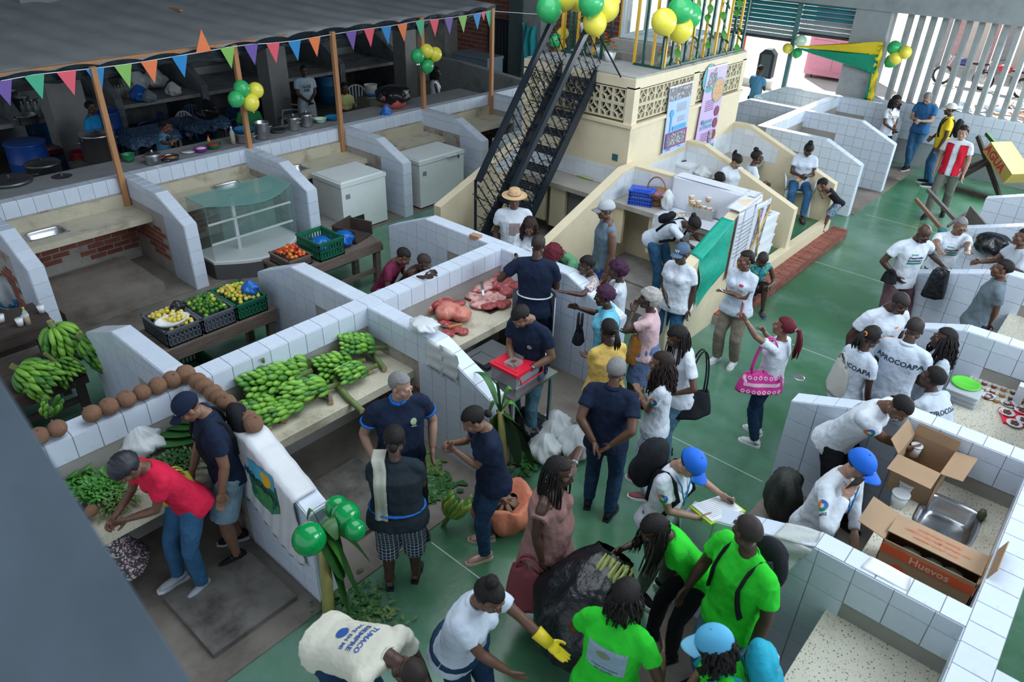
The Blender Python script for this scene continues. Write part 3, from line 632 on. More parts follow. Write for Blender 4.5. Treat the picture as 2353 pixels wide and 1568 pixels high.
def bowl(r, h, label, loc, m, cat='bowl', content=None, group=None):
    loc = ledge(loc); t = thing('bowl', label, cat, loc, group=group); g = G(); g.lathe([(.001, .0), (r*.6, .0), (r*.85, h*.5), (r, h), (r*1.06, h+.004), (r*.97, h), (r*.8, h*.5), (r*.55, .012), (.001, .012)], 20); g.ob('body', m, t, True)
    if content: c = G(); c.lathe([(r*.9, h*.78), (r*.5, h*1.05), (.001, h*1.15)], 14); c.ob('contents', content, t, True)
    return t
def barrel(r, h, label, loc, m, lid=None, cat='barrel'):
    t = thing('barrel', label, cat, loc); g = G()
    g.lathe([(.001, 0), (r*.9, 0), (r*.97, .04), (r, h*.3), (r*1.02, h*.32), (r, h*.34), (r, h*.64), (r*1.02, h*.66), (r, h*.68), (r*.97, h*.96), (r*.99, h), (r*.93, h), (r*.9, h*.7), (.001, h*.7)], 24); g.ob('body', m, t, True)
    if lid: g = G(); g.lathe([(r*1.02, h-.02), (r*1.02, h+.02), (r*.9, h+.035), (.001, h+.03)], 24); g.ob('lid', lid, t, True)
    return t
BLUEP = mat('barrel_blue', (.01, .07, .32), .35, var=.08); BLUE2 = mat('tub_blue', (.015, .16, .36), .4, var=.08); REDP = mat('plastic_red', (.45, .03, .05), .4, var=.05); GREENP = mat('plastic_green', (.02, .2, .08), .4, var=.05); PURP = mat('plastic_purple', (.25, .03, .35), .4); ORP = mat('food_orange', (.65, .22, .04), .5, var=.3, vs_=30)
DKLID = mat('lid_dark', (.02, .03, .04), .4); DARKST = mat('dull_metal', (.22, .23, .25), .35, .9, var=.2)
barrel(.34, .95, 'big blue barrel at the left edge under the canopy', at(38, 430, 0)+Vector((.6, .2, 0)), BLUEP, BLUEP)
barrel(.36, .8, 'wide blue tub with dark lid behind the first grey column', at(100, 370, 0)+Vector((-.5, .1, 0)), BLUE2, DKLID)
barrel(.2, .5, 'small blue drum under the red basin', at(95, 400, 0)+Vector((.55, .2, 0)), BLUE2)
bowl(.22, .13, 'red basin with mugs on the small blue drum', at(95, 400, 0)+Vector((.55, .2, .5)), REDP, content=DARKST)
barrel(.16, .6, 'red bucket beside the first grey column', at(140, 410, 0)+Vector((.5, .3, 0)), REDP, cat='bucket')
barrel(.3, .95, 'deep blue barrel behind the first wooden post', at(262, 345, .2)+Vector((-.3, .1, -.2)), BLUEP)
pot(.3, .45, 'large aluminium stockpot with lid beside the first wooden post', at(236, 365, .75)-Vector((0,0,.0)), m=ALU)
pot(.26, .35, 'dented pot with lid, left of the middle pots behind the wall', at(112, 425, .85), m=DARKST)
pot(.3, .16, 'wide shallow pan with lid at the lower left behind the wall', at(30, 440, 1.15), m=DARKST)
pot(.24, .14, 'flat covered pan behind the wall next to the dented pot', at(150, 432, 1.1), m=DARKST)
for i, (px, py, z) in enumerate(((112, 425, .0), (236, 365, .0))):
    p = at(px, py, .8); g = G(); g.box((p.x-.4, p.y-.45, .0), (p.x+.4, p.y+.45, .75 if i else .84)); tag(g.ob('work_bench', CONCD), ('low dark bench under the dented pans', 'low dark bench under the large stockpot')[i], 'bench')
pot(.12, .13, 'small pot with red handles on the ledge near the seated cook', at(357, 377, 1.29), m=ALU, hm=REDP)
pot(.13, .05, 'dark frying pan with orange stew on the ledge', at(395, 368, 1.29), lid=False, m=DARKST, content=ORP, cat='pan')
bowl(.11, .07, 'purple bowl of peeled garlic on the ledge', at(463, 349, 1.29), PURP, content=mat('garlic', (.7, .66, .66), .6))
bowl(.13, .08, 'green bowl with greens on the ledge', at(492, 341, 1.29), GREENP, content=REDP)
bowl(.10, .12, 'green bucket behind the first wooden post', at(296, 370, 1.29), GREENP, cat='bucket')
pot(.17, .15, 'aluminium pot under a blue basin beside the balloon post', at(565, 325, 1.29), lid=False, m=ALU); bowl(.17, .07, 'blue basin stacked on the pot beside the balloon post', at(565, 325, 1.29)+Vector((0, 0, .16)), BLUE2)
pot(.13, .27, 'tall aluminium pot just right of the balloon post', at(605, 317, 1.29), lid=False, m=ALU)
pot(.105, .2, 'left pressure cooker with lid on the ledge', at(677, 298, 1.29), m=ALU); pot(.105, .2, 'right pressure cooker with lid on the ledge', at(706, 290, 1.29), m=ALU)
bowl(.15, .04, 'shallow steel tray lying on the ledge', at(640, 303, 1.29), STEEL, cat='tray'); bowl(.12, .08, 'pale green bowl on the ledge', at(737, 282, 1.29), BC['w']); bowl(.16, .06, 'bright blue basin on the ledge behind the third post', at(765, 275, 1.29), BLUE2)
pl = at(445, 343, 1.29); t = thing('plate', 'white plate with chopped food before the seated cook', 'plate', at(433, 350, 1.29)); g = G(); g.lathe([(.001, 0), (.07, 0), (.12, .015), (.12, .02), (.001, .008)], 20); g.ob('dish', WHITE, t, True)
def bottle(label, loc, h=.26, m=None, liquid=None, cap=None, group=None):
    t = thing('bottle', label, 'bottle', loc, group=group); g = G(); r = h*.14; g.lathe([(.001, 0), (r, 0), (r, h*.62), (r*.9, h*.7), (r*.35, h*.85), (r*.35, h*.93), (.001, h*.93)], 12); g.ob('body', m or glassmat('bottle_clear', (.6, .7, .7), .45), t, True)
    if liquid: g = G(); g.lathe([(.001, .005), (r*.93, .005), (r*.93, h*.4), (.001, h*.4)], 12); g.ob('liquid', liquid, t, True)
    g = G(); g.lathe([(.001, h*.9), (r*.4, h*.9), (r*.4, h), (.001, h)], 10); g.ob('cap', cap or WHITE, t, True); return t
OIL = mat('cooking_oil', (.6, .3, .03), .15); YCAP = mat('cap_yellow', (.75, .5, .03), .4)
bottle('clear oil bottle standing on the ledge by the balloon post', at(537, 331, 1.29), .3, liquid=OIL)
bottle('small orange sauce bottle on the ledge', at(482, 336, 1.29), .18, m=ORP, cap=REDP)
for i in range(9):
    p = at(252+i*7, 226-i*1.2, .95); bottle('oil bottle in the row on the dark kitchen counter', (p.x+.1, p.y, .92), .3, liquid=OIL if i % 3 else None, cap=YCAP, group='oil bottles on the kitchen counter')
for i in range(7):
    p = at(58+i*8, 268-(i % 2)*6, .95); bottle('empty clear bottle among the stacked pans', (p.x, p.y, .92), .33, group='empty bottles on the kitchen counter')
pot(.2, .16, 'aluminium pan with bottles around it on the kitchen counter', at(66, 283, .92), lid=False, m=ALU); pot(.16, .25, 'stacked aluminium pot high on the kitchen counter', at(75, 262, .92)+Vector((-.5, 0, 0)), m=ALU); pot(.14, .3, 'tall stacked pot beside the bottles', at(45, 255, .92)+Vector((-.6, .1, 0)), m=ALU)
def bag(r, label, loc, m, name='plastic_bag', sz=(1, 1, 1), cat='bag', knot=True, seed=0, parent=None, n=34):
    g = G(); rnd = random.Random(seed); ph = [rnd.uniform(0, 6) for _ in range(6)]
    def f(u, v):
        t = u*2*PI; a = v*PI; q = 1+.09*math.sin(7*t+ph[0])*math.sin(a)+.07*math.sin(13*t+5*a+ph[1])+.08*math.sin(3*t+ph[2]+4*a)
        k = math.sin(a)**.75*q; return (math.cos(t)*k*r*sz[0], math.sin(t)*k*r*sz[1], max(0, (1-math.cos(a))*r*.72*sz[2]+(r*.35*max(0, (a-2.5))*2 if knot else 0)))
    g.sheet(f, n+8, n-6); return g
def putbag(*a, **k):
    loc = a[2]; m = a[3]; nm = k.get('name', 'plastic_bag'); cat = k.get('cat', 'bag'); g = bag(*a, **k); o = g.ob(nm, m, None, True, loc); return tag(o, a[1], cat, k.get('group'))
BAGW = glassmat('bag_white', (.66, .70, .72), .82, .35); BAGB = mat('bag_blue', (.01, .13, .5), .25, var=.25, bump=1, bs=25); BAGK = mat('bag_black', (.01, .011, .014), .22, var=.2, bump=1.5, bs=14)
for i, (px, py, r, m, l) in enumerate(((330, 215, .3, BAGW, 'large white plastic sack on the kitchen counter'), (375, 205, .26, BAGW, 'pile of white plastic bags beside the large sack'), (318, 228, .2, BAGB, 'blue bag in front of the white sack'), (395, 215, .17, BAGW, 'small white bag at the right end of the kitchen counter'), (340, 230, .15, mat('bag_grey', (.2, .25, .27), .5), 'small grey printed bag on the kitchen counter'))):
    putbag(r, l, Vector((*at(px, py, .95).xy, .92))+Vector((-.35 if i < 2 else .1, 0, 0)), m, seed=i)
putbag(.22, 'black backpack hung on the kitchen partition', at(458, 245, 1.2)+Vector((.3, 0, -.2)), BAGK, seed=8, name='backpack')
t = thing('wash_tub', 'red tub lined with a black plastic bag on the ledge', 'tub', (-12.05, at(898, 243, 1.29).y, 1.29)); g = G(); g.lathe([(.001, 0), (.24, 0), (.30, .26), (.27, .26), (.22, .03), (.001, .03)], 22); g.ob('body', mat('tub_coral', (.55, .12, .10), .5), t, True)
g = bag(.34, '', (0, 0, 0), BAGK, sz=(1, 1, .75), knot=False, seed=3); o = g.ob('liner_bag', BAGK, t, True); o.location = (0, 0, .06)
bb = putbag(.13, 'crumpled blue plastic bag hanging over the tiled wall', at(884, 262, 1.30)+Vector((.06, 0, -.12)), BAGB, seed=4, sz=(.7, .9, 1.4))
t = thing('bucket', 'white plastic bucket with blue print in the kitchen', 'bucket', at(853, 225, .9)); g = G(); g.lathe([(.001, 0), (.13, 0), (.155, .3), (.165, .31), (.14, .3), (.12, .02), (.001, .02)], 18); g.ob('body', WHITE, t, True); g = G(); g.lathe([(.137, .05), (.148, .13), (.1365, .13), (.13, .05)], 18); g.ob('label_band', BLUE2, t, True)
g = G(); p = at(853, 225, .88); g.box((p.x-.25, p.y-.25, 0), (p.x+.25, p.y+.25, .895)); tag(g.ob('wicker_crate', mat('wicker_pale', (.25, .22, .17), .8, var=.3, vs_=40)), 'pale woven crate under the white bucket', 'crate')
barrel(.3, .75, 'blue basin-covered drum under the back counter', at(775, 235, .2)+Vector((-.8, .3, -.2)), BLUE2)
# plastic chairs
def chair_mesh(m, label, loc, rz, group=None, name='plastic_chair'):
    t = thing(name, label, 'chair', loc, rz, group)
    g = G(); g.sheet(lambda u, v: ((u-.5)*(.46-.05*v), (v-.5)*.42, .43-.02*math.sin(u*PI)*math.sin(v*PI)), 8, 8, th=.02); g.ob('seat', m, t, True)
    for i, (x, y) in enumerate(((-.2, .2), (.2, .2), (-.18, -.2), (.18, -.2))):
        g = G(); g.tube([(x, y, .43), (x*1.2, y*1.25, 0)], [.03, .022], 6); g.ob('leg', m, t)
    def bk(u, v):                                # rounded back rail, chair faces +y
        a = PI*u; return (math.cos(a)*.25, -.2-.07*v-.05*math.sin(a), .43+v*.42*(math.sin(a)**.45))
    g = G(); pts = [(math.cos(PI*u)*.25, -.22-.06*math.sin(PI*u), .44+.42*math.sin(PI*u)**.5) for u in [i/14 for i in range(15)]]
    g.tube(pts, .022, 6); g.ob('back_rim', m, t, True)
    g = G()
    for k in range(5):
        x = -.14+k*.07; g.bar((x, -.21, .42), (x*1.15, -.275, .44+.41*math.sqrt(max(0, 1-(x*1.1/.25)**2))**.5), .035, .01)
    g.ob('back_slats', m, t)
    for s in (-1, 1):
        g = G(); g.tube([(s*.25, -.21, .62), (s*.27, 0, .65), (s*.26, .17, .63), (s*.23, .2, .43)], .02, 6); g.ob('armrest', m, t, True)
    return t
CHB = mat('chair_blue', (.01, .05, .16), .35); CHW = mat('chair_white', (.62, .66, .70), .4)
ch = chair_mesh(CHW, 'white plastic chair behind the seated cook', Vector((*at(405, 280, .7).xy, 0)), R(200))
chw2 = dup(ch, Vector((*at(665, 250, .6).xy, 0)), R(150), 'white plastic chair behind the man in the printed white shirt'); chw3 = dup(ch, Vector((*at(818, 225, .6).xy, 0)), R(230), 'white plastic chair beside the white bucket')
cb = chair_mesh(CHB, 'dark blue plastic chair left of the patterned table', Vector((*at(315, 330, .5).xy, 0)), R(20))
for px, py, rz, l in ((350, 290, 180, 'dark blue plastic chair behind the patterned table'), (455, 300, -70, 'dark blue plastic chair right of the patterned table'), (520, 275, 190, 'dark blue plastic chair near the balloon post'), (430, 275, 210, 'dark blue plastic chair facing the back counter')): dup(cb, Vector((*at(px, py, .6).xy, 0)), R(rz), l)
def dtable(px, py, label, w=.75, l=.95, m=None):
    p = at(px, py, .74); t = thing('dining_table', label, 'table', (p.x, p.y, 0)); g = G(); g.box((-w/2, -l/2, .7), (w/2, l/2, .73)); g.ob('tabletop', WOOD, t)
    for x in (-1, 1):
        for y in (-1, 1): g = G(); g.cb((x*(w/2-.06), y*(l/2-.06), .35), (.05, .05, .7)); g.ob('leg', WOOD, t)
    c = thing('tablecloth', 'blue and white patterned cloth on the '+label.split(' ')[0]+' kitchen table', 'tablecloth', (p.x, p.y, 0)); g = G()
    g.sheet(lambda u, v: ((u-.5)*(w+.14)+.01*math.sin(v*30), (v-.5)*(l+.14), .742-(.2+.03*math.sin((u+v)*25))*(1 if min(u, v, 1-u, 1-v) < .02 else 0)), 24, 24); g.ob('cloth', m, c, True)
CLOTH = speck('cloth_blue', (.04, .10, .22), [(.3, .4, .5), (.02, .03, .1)], 22, .3, .5)
dtable(335, 300, 'nearer kitchen table with patterned cloth', m=CLOTH); dtable(455, 272, 'farther kitchen table with patterned cloth', m=CLOTH)
t = thing('chest_freezer', 'grey chest freezer against the brick wall at the back', 'freezer', at(1086, 185, .0)+Vector((.4, -.2, 0)))
FRZ = mat('freezer_grey', (.20, .26, .31), .4, var=.05)
g = G(); g.box((-.75, -.35, .03), (.75, .35, .82)); g.ob('body', FRZ, t); g = G(); g.box((-.77, -.37, .82), (.77, .37, .9)); g.ob('lid', FRZ, t)
# teal cloth on the back pier
g = G(); A = aty(1197, 52, 18.3); B2 = aty(1232, 45, 18.3); C_ = aty(1200, 165, 18.3)
g.sheet(lambda u, v: (A.x+(B2.x-A.x)*u+.05*math.sin(v*9+u*4)*(1-v*.4)-.2*v*(u-.5), 18.35+.05*math.sin(u*14+v*3), A.z+(C_.z-A.z)*v-.1*math.sin(u*3)), 14, 20, th=.01)
tag(g.ob('hanging_cloth', mat('cloth_teal', (.01, .32, .36), .6, var=.15, bump=.5)), 'turquoise cloth hanging on the pier behind the staircase', 'cloth')
# ------------------------------------------------------------------ outside, seen through the shutters and the bars
YARD = mat('yard_concrete', (.50, .49, .46), .9, var=.12, dirt=((.38, .40, .28), .5, .7), ds=.8)
g = G(); g.box((-40, 19.3, -.1), (20, 60, -.0)); struct(g.ob('yard_ground', YARD))
PINK = mat('container_pink', (.72, .30, .42), .5, var=.05)
t = thing('refuse_container', 'pink metal container standing in the yard beyond the shutters', 'container', (0, 0, 0))
x0, y0 = -9.9, 27; 
g = G(); g.box((x0, y0, .12), (x0+1.9, y0+1.6, 2.6)); g.ob('body', PINK, t)
for k in range(2):
    for q in range(2): g = G(); g.box((x0+.12+k*.88, y0-.03, .3+q*1.1), (x0+.9+k*.88, y0, 1.25+q*1.1)); g.ob('door_panel', mat('pink_panel', (.66, .26, .38), .5, var=.04), t)
g = G(); g.box((x0+.55, y0-.045, 2.25), (x0+1.4, y0-.03, 2.45)); g.ob('notice', WHITE, t)
for x in (x0+.15, x0+1.7): g = G(); g.cb((x, y0+.15, .06), (.2, .2, .12)); g.ob('foot', CONC, t)
g = G(); g.tube([(-9.65, 21.2, 0), (-9.65, 21.2, 3.3)], .05, 8); tag(g.ob('red_pole', mat('pole_red', (.75, .10, .05), .5)), 'thin red pole standing in the yard left of the loudspeaker', 'pole')
g = G(); g.box((-14, 24, 0), (-9.8, 24.2, .25)); tag(g.ob('yard_kerb', mat('kerb_white', (.6, .6, .58), .8)), 'white kerb crossing the yard behind the shutters', 'kerb')
p = Vector((-8.35, 20.0, 0)); t = thing('loudspeaker', 'black loudspeaker on a stand in the doorway', 'speaker', p, R(10))
g = G(); g.prism([(-.2, 1.15), (.2, 1.15), (.2, 1.75), (.08, 1.87), (-.08, 1.87), (-.2, 1.75)], 1, -.17, .17); g.ob('cabinet', mat('speaker_black', (.03, .035, .04), .5), t)
g = G(); g.box((-.13, -.185, 1.2), (.13, -.17, 1.75)); g.ob('grille', mat('speaker_grille', (.10, .11, .12), .6), t)
g = G(); g.tube([(0, 0, .2), (0, 0, 1.2)], .02, 6); g.ob('pole', BLACKM, t)
for k in range(3): a = k*2.1; g = G(); g.tube([(0, 0, .55), (math.cos(a)*.4, math.sin(a)*.4, .01)], .014, 5); g.ob('leg', BLACKM, t)
# fence of boards and sheets, motorbikes, rubble
fx = -14
fb = thing('yard_fence', 'weathered fence of boards and corrugated sheets behind the motorbikes', 'fence', (0, 0, 0)); rnd = random.Random(3)
FB = [mat('board_a', (.30, .30, .31), .8, var=.2), mat('board_b', (.46, .30, .30), .8, var=.2), mat('board_c', (.55, .50, .46), .8, var=.1), mat('board_d', (.03, .03, .035), .8), mat('board_e', (.42, .28, .15), .8, var=.2)]
x = -7.3
while x < 4:
    w = rnd.choice((.35, .5, .75)); g = G(); g.box((x, 33.0, 0), (x+w-.03, 33.05, rnd.uniform(2.6, 3.6))); g.ob('board', FB[rnd.choice((0, 0, 1, 1, 2, 3 if x < -4 else 0))], fb); x += w
def motorbike(loc, rz, label, col):
    t = thing('motorbike', label, 'motorbike', loc, rz); K = mat('rubber', (.02, .02, .022), .7)
    for y in (-.62, .62):
        g = G(); g.tube([(0, y+.28*math.cos(a), .3+.28*math.sin(a)) for a in [2*PI*i/18 for i in range(19)]], .045, 6); g.ob('wheel', K, t, True)
        g = G()
        for i in range(6): a = PI*i/6; g.bar((0, y+.26*math.cos(a), .3+.26*math.sin(a)), (0, y-.26*math.cos(a), .3-.26*math.sin(a)), .01)
        stuff(g.ob('spokes', ALU, t))
    g = G(); g.ell((0, .1, .78), (.13, .27, .13)); g.ob('fuel_tank', mat('bike_'+col[0], col[1], .25), t, True)
    g = G(); g.ell((0, -.38, .78), (.12, .33, .06)); g.ob('seat', K, t, True)
    g = G(); g.box((-.12, -.2, .3), (.12, .25, .6)); g.ob('engine', DARKST, t)
    g = G(); g.tube([(0, .62, .3), (0, .42, .95)], .03, 6); g.ob('fork', ALU, t)
    g = G(); g.tube([(-.33, .3, 1.0), (-.1, .42, .98), (.1, .42, .98), (.33, .3, 1.0)], .014, 6); g.ob('handlebar', BLACKM, t)
    g = G(); g.ell((0, .55, .85), (.09, .07, .1)); g.ob('headlamp', ALU, t, True)
motorbike(Vector((-4.2, 29.5, 0)), R(75), 'motorbike with red tank parked farthest right behind the bars', ('red', (.4, .03, .04)))
motorbike(Vector((-5.5, 29.8, 0)), R(100), 'dark blue motorbike left of the red one', ('blue', (.03, .05, .2)))
motorbike(Vector((-10.0, 31.5, 0)), R(60), 'motorbike half hidden behind the pink container', ('black', (.02, .02, .02)))
motorbike(Vector((-4.35, 20.6, 0)), R(150), 'white motorbike parked close behind the window bars', ('white', (.6, .6, .62)))
cols = [mat('rubble_pink', (.50, .33, .30), .85, var=.2), mat('rubble_grey', (.42, .42, .44), .85, var=.2), mat('rubble_wood', (.40, .27, .17), .8, var=.2), mat('rubble_blue', (.20, .28, .40), .7)]
rb = thing('rubble_heap', 'heap of broken boards and rubble in the yard behind the bars', 'rubble', (0, 0, 0))
for k in range(90):
    c = Vector((rnd.gauss(-2.3, 1.3), rnd.gauss(25.6, .9), 0)); h = max(.02, .5-.25*abs(c.x+2.3)*.6-.2*abs(c.y-25.6)); c.z = rnd.uniform(0.03, h+.05)
    g = G(); M = Euler((rnd.uniform(-.5, .5), rnd.uniform(-.5, .5), rnd.uniform(0, 3))).to_matrix(); g.cb((0, 0, 0), (rnd.uniform(.3, .9), rnd.uniform(.06, .16), rnd.uniform(.02, .06)), 0, M); g.ob('rubble_piece', rnd.choice(cols), rb, loc=c)
PLT = mat('bush_leaf', (.16, .34, .06), .6, var=.3)
def bush(loc, r, n, label, m=PLT, ls=.12, nm='bush'):
    g = G(); rd = random.Random(int(loc[0]*10)+n)
    for i in range(n):
        d = Vector((rd.gauss(0, 1), rd.gauss(0, 1), abs(rd.gauss(0, 1)))).normalized()*r*rd.uniform(.5, 1); e = Euler((rd.uniform(-1, 1), rd.uniform(-1, 1), rd.uniform(0, 6))).to_matrix()
        q = [Vector((0, 0, 0)), Vector((ls*.35, ls*.5, .01)), Vector((0, ls, 0)), Vector((-ls*.35, ls*.5, .01))]; g.add([e @ v+d for v in q], [(0, 1, 2, 3)])
    return tag(stuff(g.ob(nm, m, None, False, loc)), label, 'bush')
bush((-1.0, 29.5, .1), 1.1, 700, 'green leafy bush at the far right of the yard')
bush((-2.0, 32.0, .1), .9, 500, 'smaller green bush by the yard fence')
GR = mat('yard_grass', (.24, .30, .10), .8)
for i in range(14):
    bush((rnd.uniform(-5, 1), rnd.uniform(20.5, 23.5), -.02), .5, 120, 'low tuft of grass growing in the yard', GR, .08, 'grass')['group'] = 'grass tufts in the yard'
putbag(.35, 'light blue sack lying on the yard grass', Vector((-4.6, 25.2, 0)), mat('sack_pale_blue', (.4, .5, .6), .6), seed=31, sz=(1.3, 1, .6))
# yellow and green drape on the pier
YC = mat('drape_yellow', (.80, .62, .02), .6, var=.06, bump=.4); GC = mat('drape_green', (.0, .30, .17), .6, var=.08, bump=.4)
t = thing('entrance_drape', 'yellow and green cloth swag draped across the entrance and down the grey pier', 'drape', (0, 0, 0))
def quadsheet(g, a, b, c, d, nu=16, nv=6, amp=.03, ax=1, fr=18.):
    def f(u, v):
        p = (Vector(a)*(1-u)+Vector(b)*u)*(1-v)+(Vector(d)*(1-u)+Vector(c)*u)*v; p[ax] += amp*math.sin(v*fr+u*4)*(.3+u); return p
    g.sheet(f, nu, nv, th=.006)
Q = lambda px, py, y=18.6: aty(px, py, y)
g = G(); quadsheet(g, Q(1832, 106), Q(2030, 95), Q(2018, 128), Q(1832, 108)); g.ob('yellow_swag', YC, t, True)
g = G(); quadsheet(g, Q(1834, 110), Q(2020, 127), Q(2012, 172), Q(1834, 112)); g.ob('green_swag', GC, t, True)
g = G(); quadsheet(g, Q(2012, 125), Q(2032, 97), Q(2006, 232), Q(1992, 232), 8, 14, .02); g.ob('yellow_fall', YC, t, True)
g = G(); quadsheet(g, Q(2010, 130, 18.62), Q(2019, 128, 18.62), Q(1996, 230, 18.62), Q(1985, 230, 18.62), 8, 14, .02); g.ob('green_fall', GC, t, True)
# ------------------------------------------------------------------ figure builder
from mathutils import noise as mno
def remesh(g, vox, sm=2, fac=.5):
    me = g.mesh('tmp', []); o = bpy.data.objects.new('tmp', me); TMPS.collection.objects.link(o)
    m = o.modifiers.new('r', 'REMESH'); m.mode = 'VOXEL'; m.voxel_size = vox; m.adaptivity = 0
    if sm: s = o.modifiers.new('s', 'SMOOTH'); s.factor = fac; s.iterations = sm
    vl = TMPS.view_layers[0]; vl.update(); e = o.evaluated_get(vl.depsgraph); em = e.to_mesh()
    n = len(em.vertices); co = np.empty(n*3, np.float32); em.vertices.foreach_get('co', co); vv = [Vector(p) for p in co.reshape(-1, 3).tolist()]; ff = [tuple(p.vertices) for p in em.polygons]
    e.to_mesh_clear(); bpy.data.objects.remove(o); bpy.data.meshes.remove(me)
    return vv, ff
SK = {}
def skin(t):
    if t not in SK:
        c = {'d': (.062, .028, .018), 'm': (.13, .062, .038), 'b': (.21, .11, .07), 'l': (.36, .21, .15)}[t]
        SK[t] = (mat('skin_'+t, c, .48, var=.10, vs_=20, sss=.04), mat('lips_'+t, tuple(q*.85+(.03 if i == 0 else 0) for i, q in enumerate(c)), .4, var=.05))
    return SK[t]
EYEW = mat('eye_white', (.34, .32, .30), .3, var=.02); IRIS = mat('iris', (.012, .008, .006), .15, var=.02)
def head_tpl(fem):
    g = G(); w = .96 if fem else 1.
    g.ell((0, -.018, .03), (.074*w, .094, .086), 20, 14); g.ell((0, .018, -.03), (.060*w, .072, .082), 18, 12); g.ell((0, .05, -.088), (.034*w, .034, .026), 12, 8)
    for s in (-1, 1):
        g.ell((s*.040*w, .055, -.022), (.024, .026, .026)); g.ell((s*.024, .081, .021), (.022, .011, .008)); g.ell((s*.077*w, -.008, -.012), (.009, .019, .031), 10, 8)
        g.ell((s*.011, .099, -.036), (.009, .009, .008), 8, 6); g.ell((s*.05*w, .0, -.065), (.018, .045, .026))
    g.tube([(0, .084, .016), (0, .097, -.012), (0, .105, -.030)], [.009, .010, .012], 8); g.ell((0, .104, -.034), (.013, .012, .010), 10, 8)
    g.ell((0, .084, -.058), (.023, .011, .006), 10, 8); g.ell((0, .081, -.070), (.020, .012, .008), 10, 8)
    g.tube([(0, -.012, -.04), (0, -.03, -.12), (0, -.035, -.17)], [.047*w, .047*w, .052*w], 14)
    vv, ff = remesh(g, .0062, 2, .45); mi = []
    for f in ff:
        c = sum((vv[i] for i in f), Vector())/len(f); n = (vv[f[1]]-vv[f[0]]).cross(vv[f[2]]-vv[f[0]])
        mi.append(1 if (abs(c.x) < .023 and -.076 < c.z < -.054 and c.y > .083) else 0)
    e = G(); e.v = list(map(tuple, vv)); e.f = list(ff); e.m = mi
    for s in (-1, 1):
        e.ell((s*.029*w, .0755, .001), (.0118, .0105, .0055), 10, 8, 2); e.ell((s*.029*w, .0825, .0), (.0062, .0048, .0052), 8, 6, 3)
        e.tube([(s*.015*w, .088, .018), (s*.03*w, .0865, .0235), (s*.046*w, .076, .019)], [.0032, .0042, .002], 5, 4)
        e.tube([(s*.017*w, .085, .0075), (s*.029*w, .088, .0105), (s*.042*w, .081, .006)], [.0022, .0028, .0018], 5, 0)
    return e
def hand_tpl(c):
    g = G(); g.ell((0, 0, -.045), (.017, .040, .050), 12, 8); g.tube([(0, 0, .02), (0, 0, -.03)], [.026, .030], 10, flat=.7)
    for k, (y, L) in enumerate(((.030, .072), (.011, .082), (-.009, .077), (-.028, .060))):
        p = Vector((0, y, -.082)); pts = [Vector((0, y*.8, -.05)), p]; a = R(c*.35)
        for q, fr in enumerate((.45, .32, .23)):
            p = p+Vector((-math.sin(a), (y*.12), -math.cos(a)))*L*fr; pts.append(p); a += R(c)
        g.tube(pts, [.010, .0098, .0088, .0078, .006], 8)
    a = R(c*.5); pts = [Vector((0, .02, -.015)), Vector((-.006, .044, -.040)), Vector((-.012-.02*math.sin(a), .058, -.068)), Vector((-.018-.04*math.sin(a), .060-.01*math.sin(a), -.092))]
    g.tube(pts, [.014, .0125, .0105, .008], 8)
    vv, ff = remesh(g, .0058, 1, .4); return vv, ff
HEADS = {True: head_tpl(True), False: head_tpl(False)}
HANDS = {k: hand_tpl(a) for k, a in (('flat', 6), ('relax', 24), ('grip', 62))}
def ik(a, t, l1, l2, pole):
    d = t-a; L = d.length; mx = (l1+l2)*.985
    if L > mx: t = a+d*(mx/L); d = t-a; L = mx
    L = max(L, abs(l1-l2)+.02); u = d.normalized(); x = (l1*l1-l2*l2+L*L)/(2*L); h = math.sqrt(max(0, l1*l1-x*x))
    pv = pole-u*pole.dot(u); pv = pv.normalized() if pv.length > 1e-5 else u.orthogonal()
    return a+u*x+pv*h, t
def fr(z, x=None):                                # rotation whose -Z axis points along z-dir given, X as near as possible to x
    z = -Vector(z).normalized(); x = Vector(x) if x is not None else Vector((1, 0, 0)); x = x-z*x.dot(z)
    x = x.normalized() if x.length > 1e-4 else z.orthogonal(); y = z.cross(x); return Matrix((x, y, z)).transposed()
ARM = dict(hang=((.06, .05, -.53), (.5, -1, 0)), hip=((-.02, .06, -.40), (1, -.5, -.1)), hold=((-.12, .27, -.27), (.6, -.5, -.6)), low=((-.14, .20, -.40), (.8, -.5, -.3)), fold=((-.24, .22, -.22), (.5, -.1, -1)),
           reach=((-.02, .46, -.16), (.5, -.3, -1)), phone=((-.06, .33, .06), (.5, .0, -1)), high=((-.05, .40, .16), (.5, .2, -1)), ear=((-.03, .10, .15), (.9, .2, -.6)), chin=((-.1, .16, .08), (.6, .1, -1)), write=((-.08, .36, -.26), (.8, -.3, -.3)), back=((-.02, -.16, -.38), (.8, -.8, 0)), table=((.05, .42, -.36), (.7, -.6, -.2)), neck=((-.04, .04, .16), (.8, .6, -.1)))
def loft(g, rings, T, P, n=20, mi=0, ex=2.5):
    vv = []
    for z, a, b, yo in rings:
        for j in range(n):
            t = 2*PI*j/n; c, s = math.cos(t), math.sin(t)
            vv.append(P+T @ Vector((a*math.copysign(abs(c)**(2/ex), c), yo+b*math.copysign(abs(s)**(2/ex), s), z)))
    k = len(rings); g.add(vv, [(i*n+j, i*n+(j+1) % n, (i+1)*n+(j+1) % n, (i+1)*n+j) for i in range(k-1) for j in range(n)]+[tuple(reversed(range(n))), tuple(range((k-1)*n, k*n))], mi)
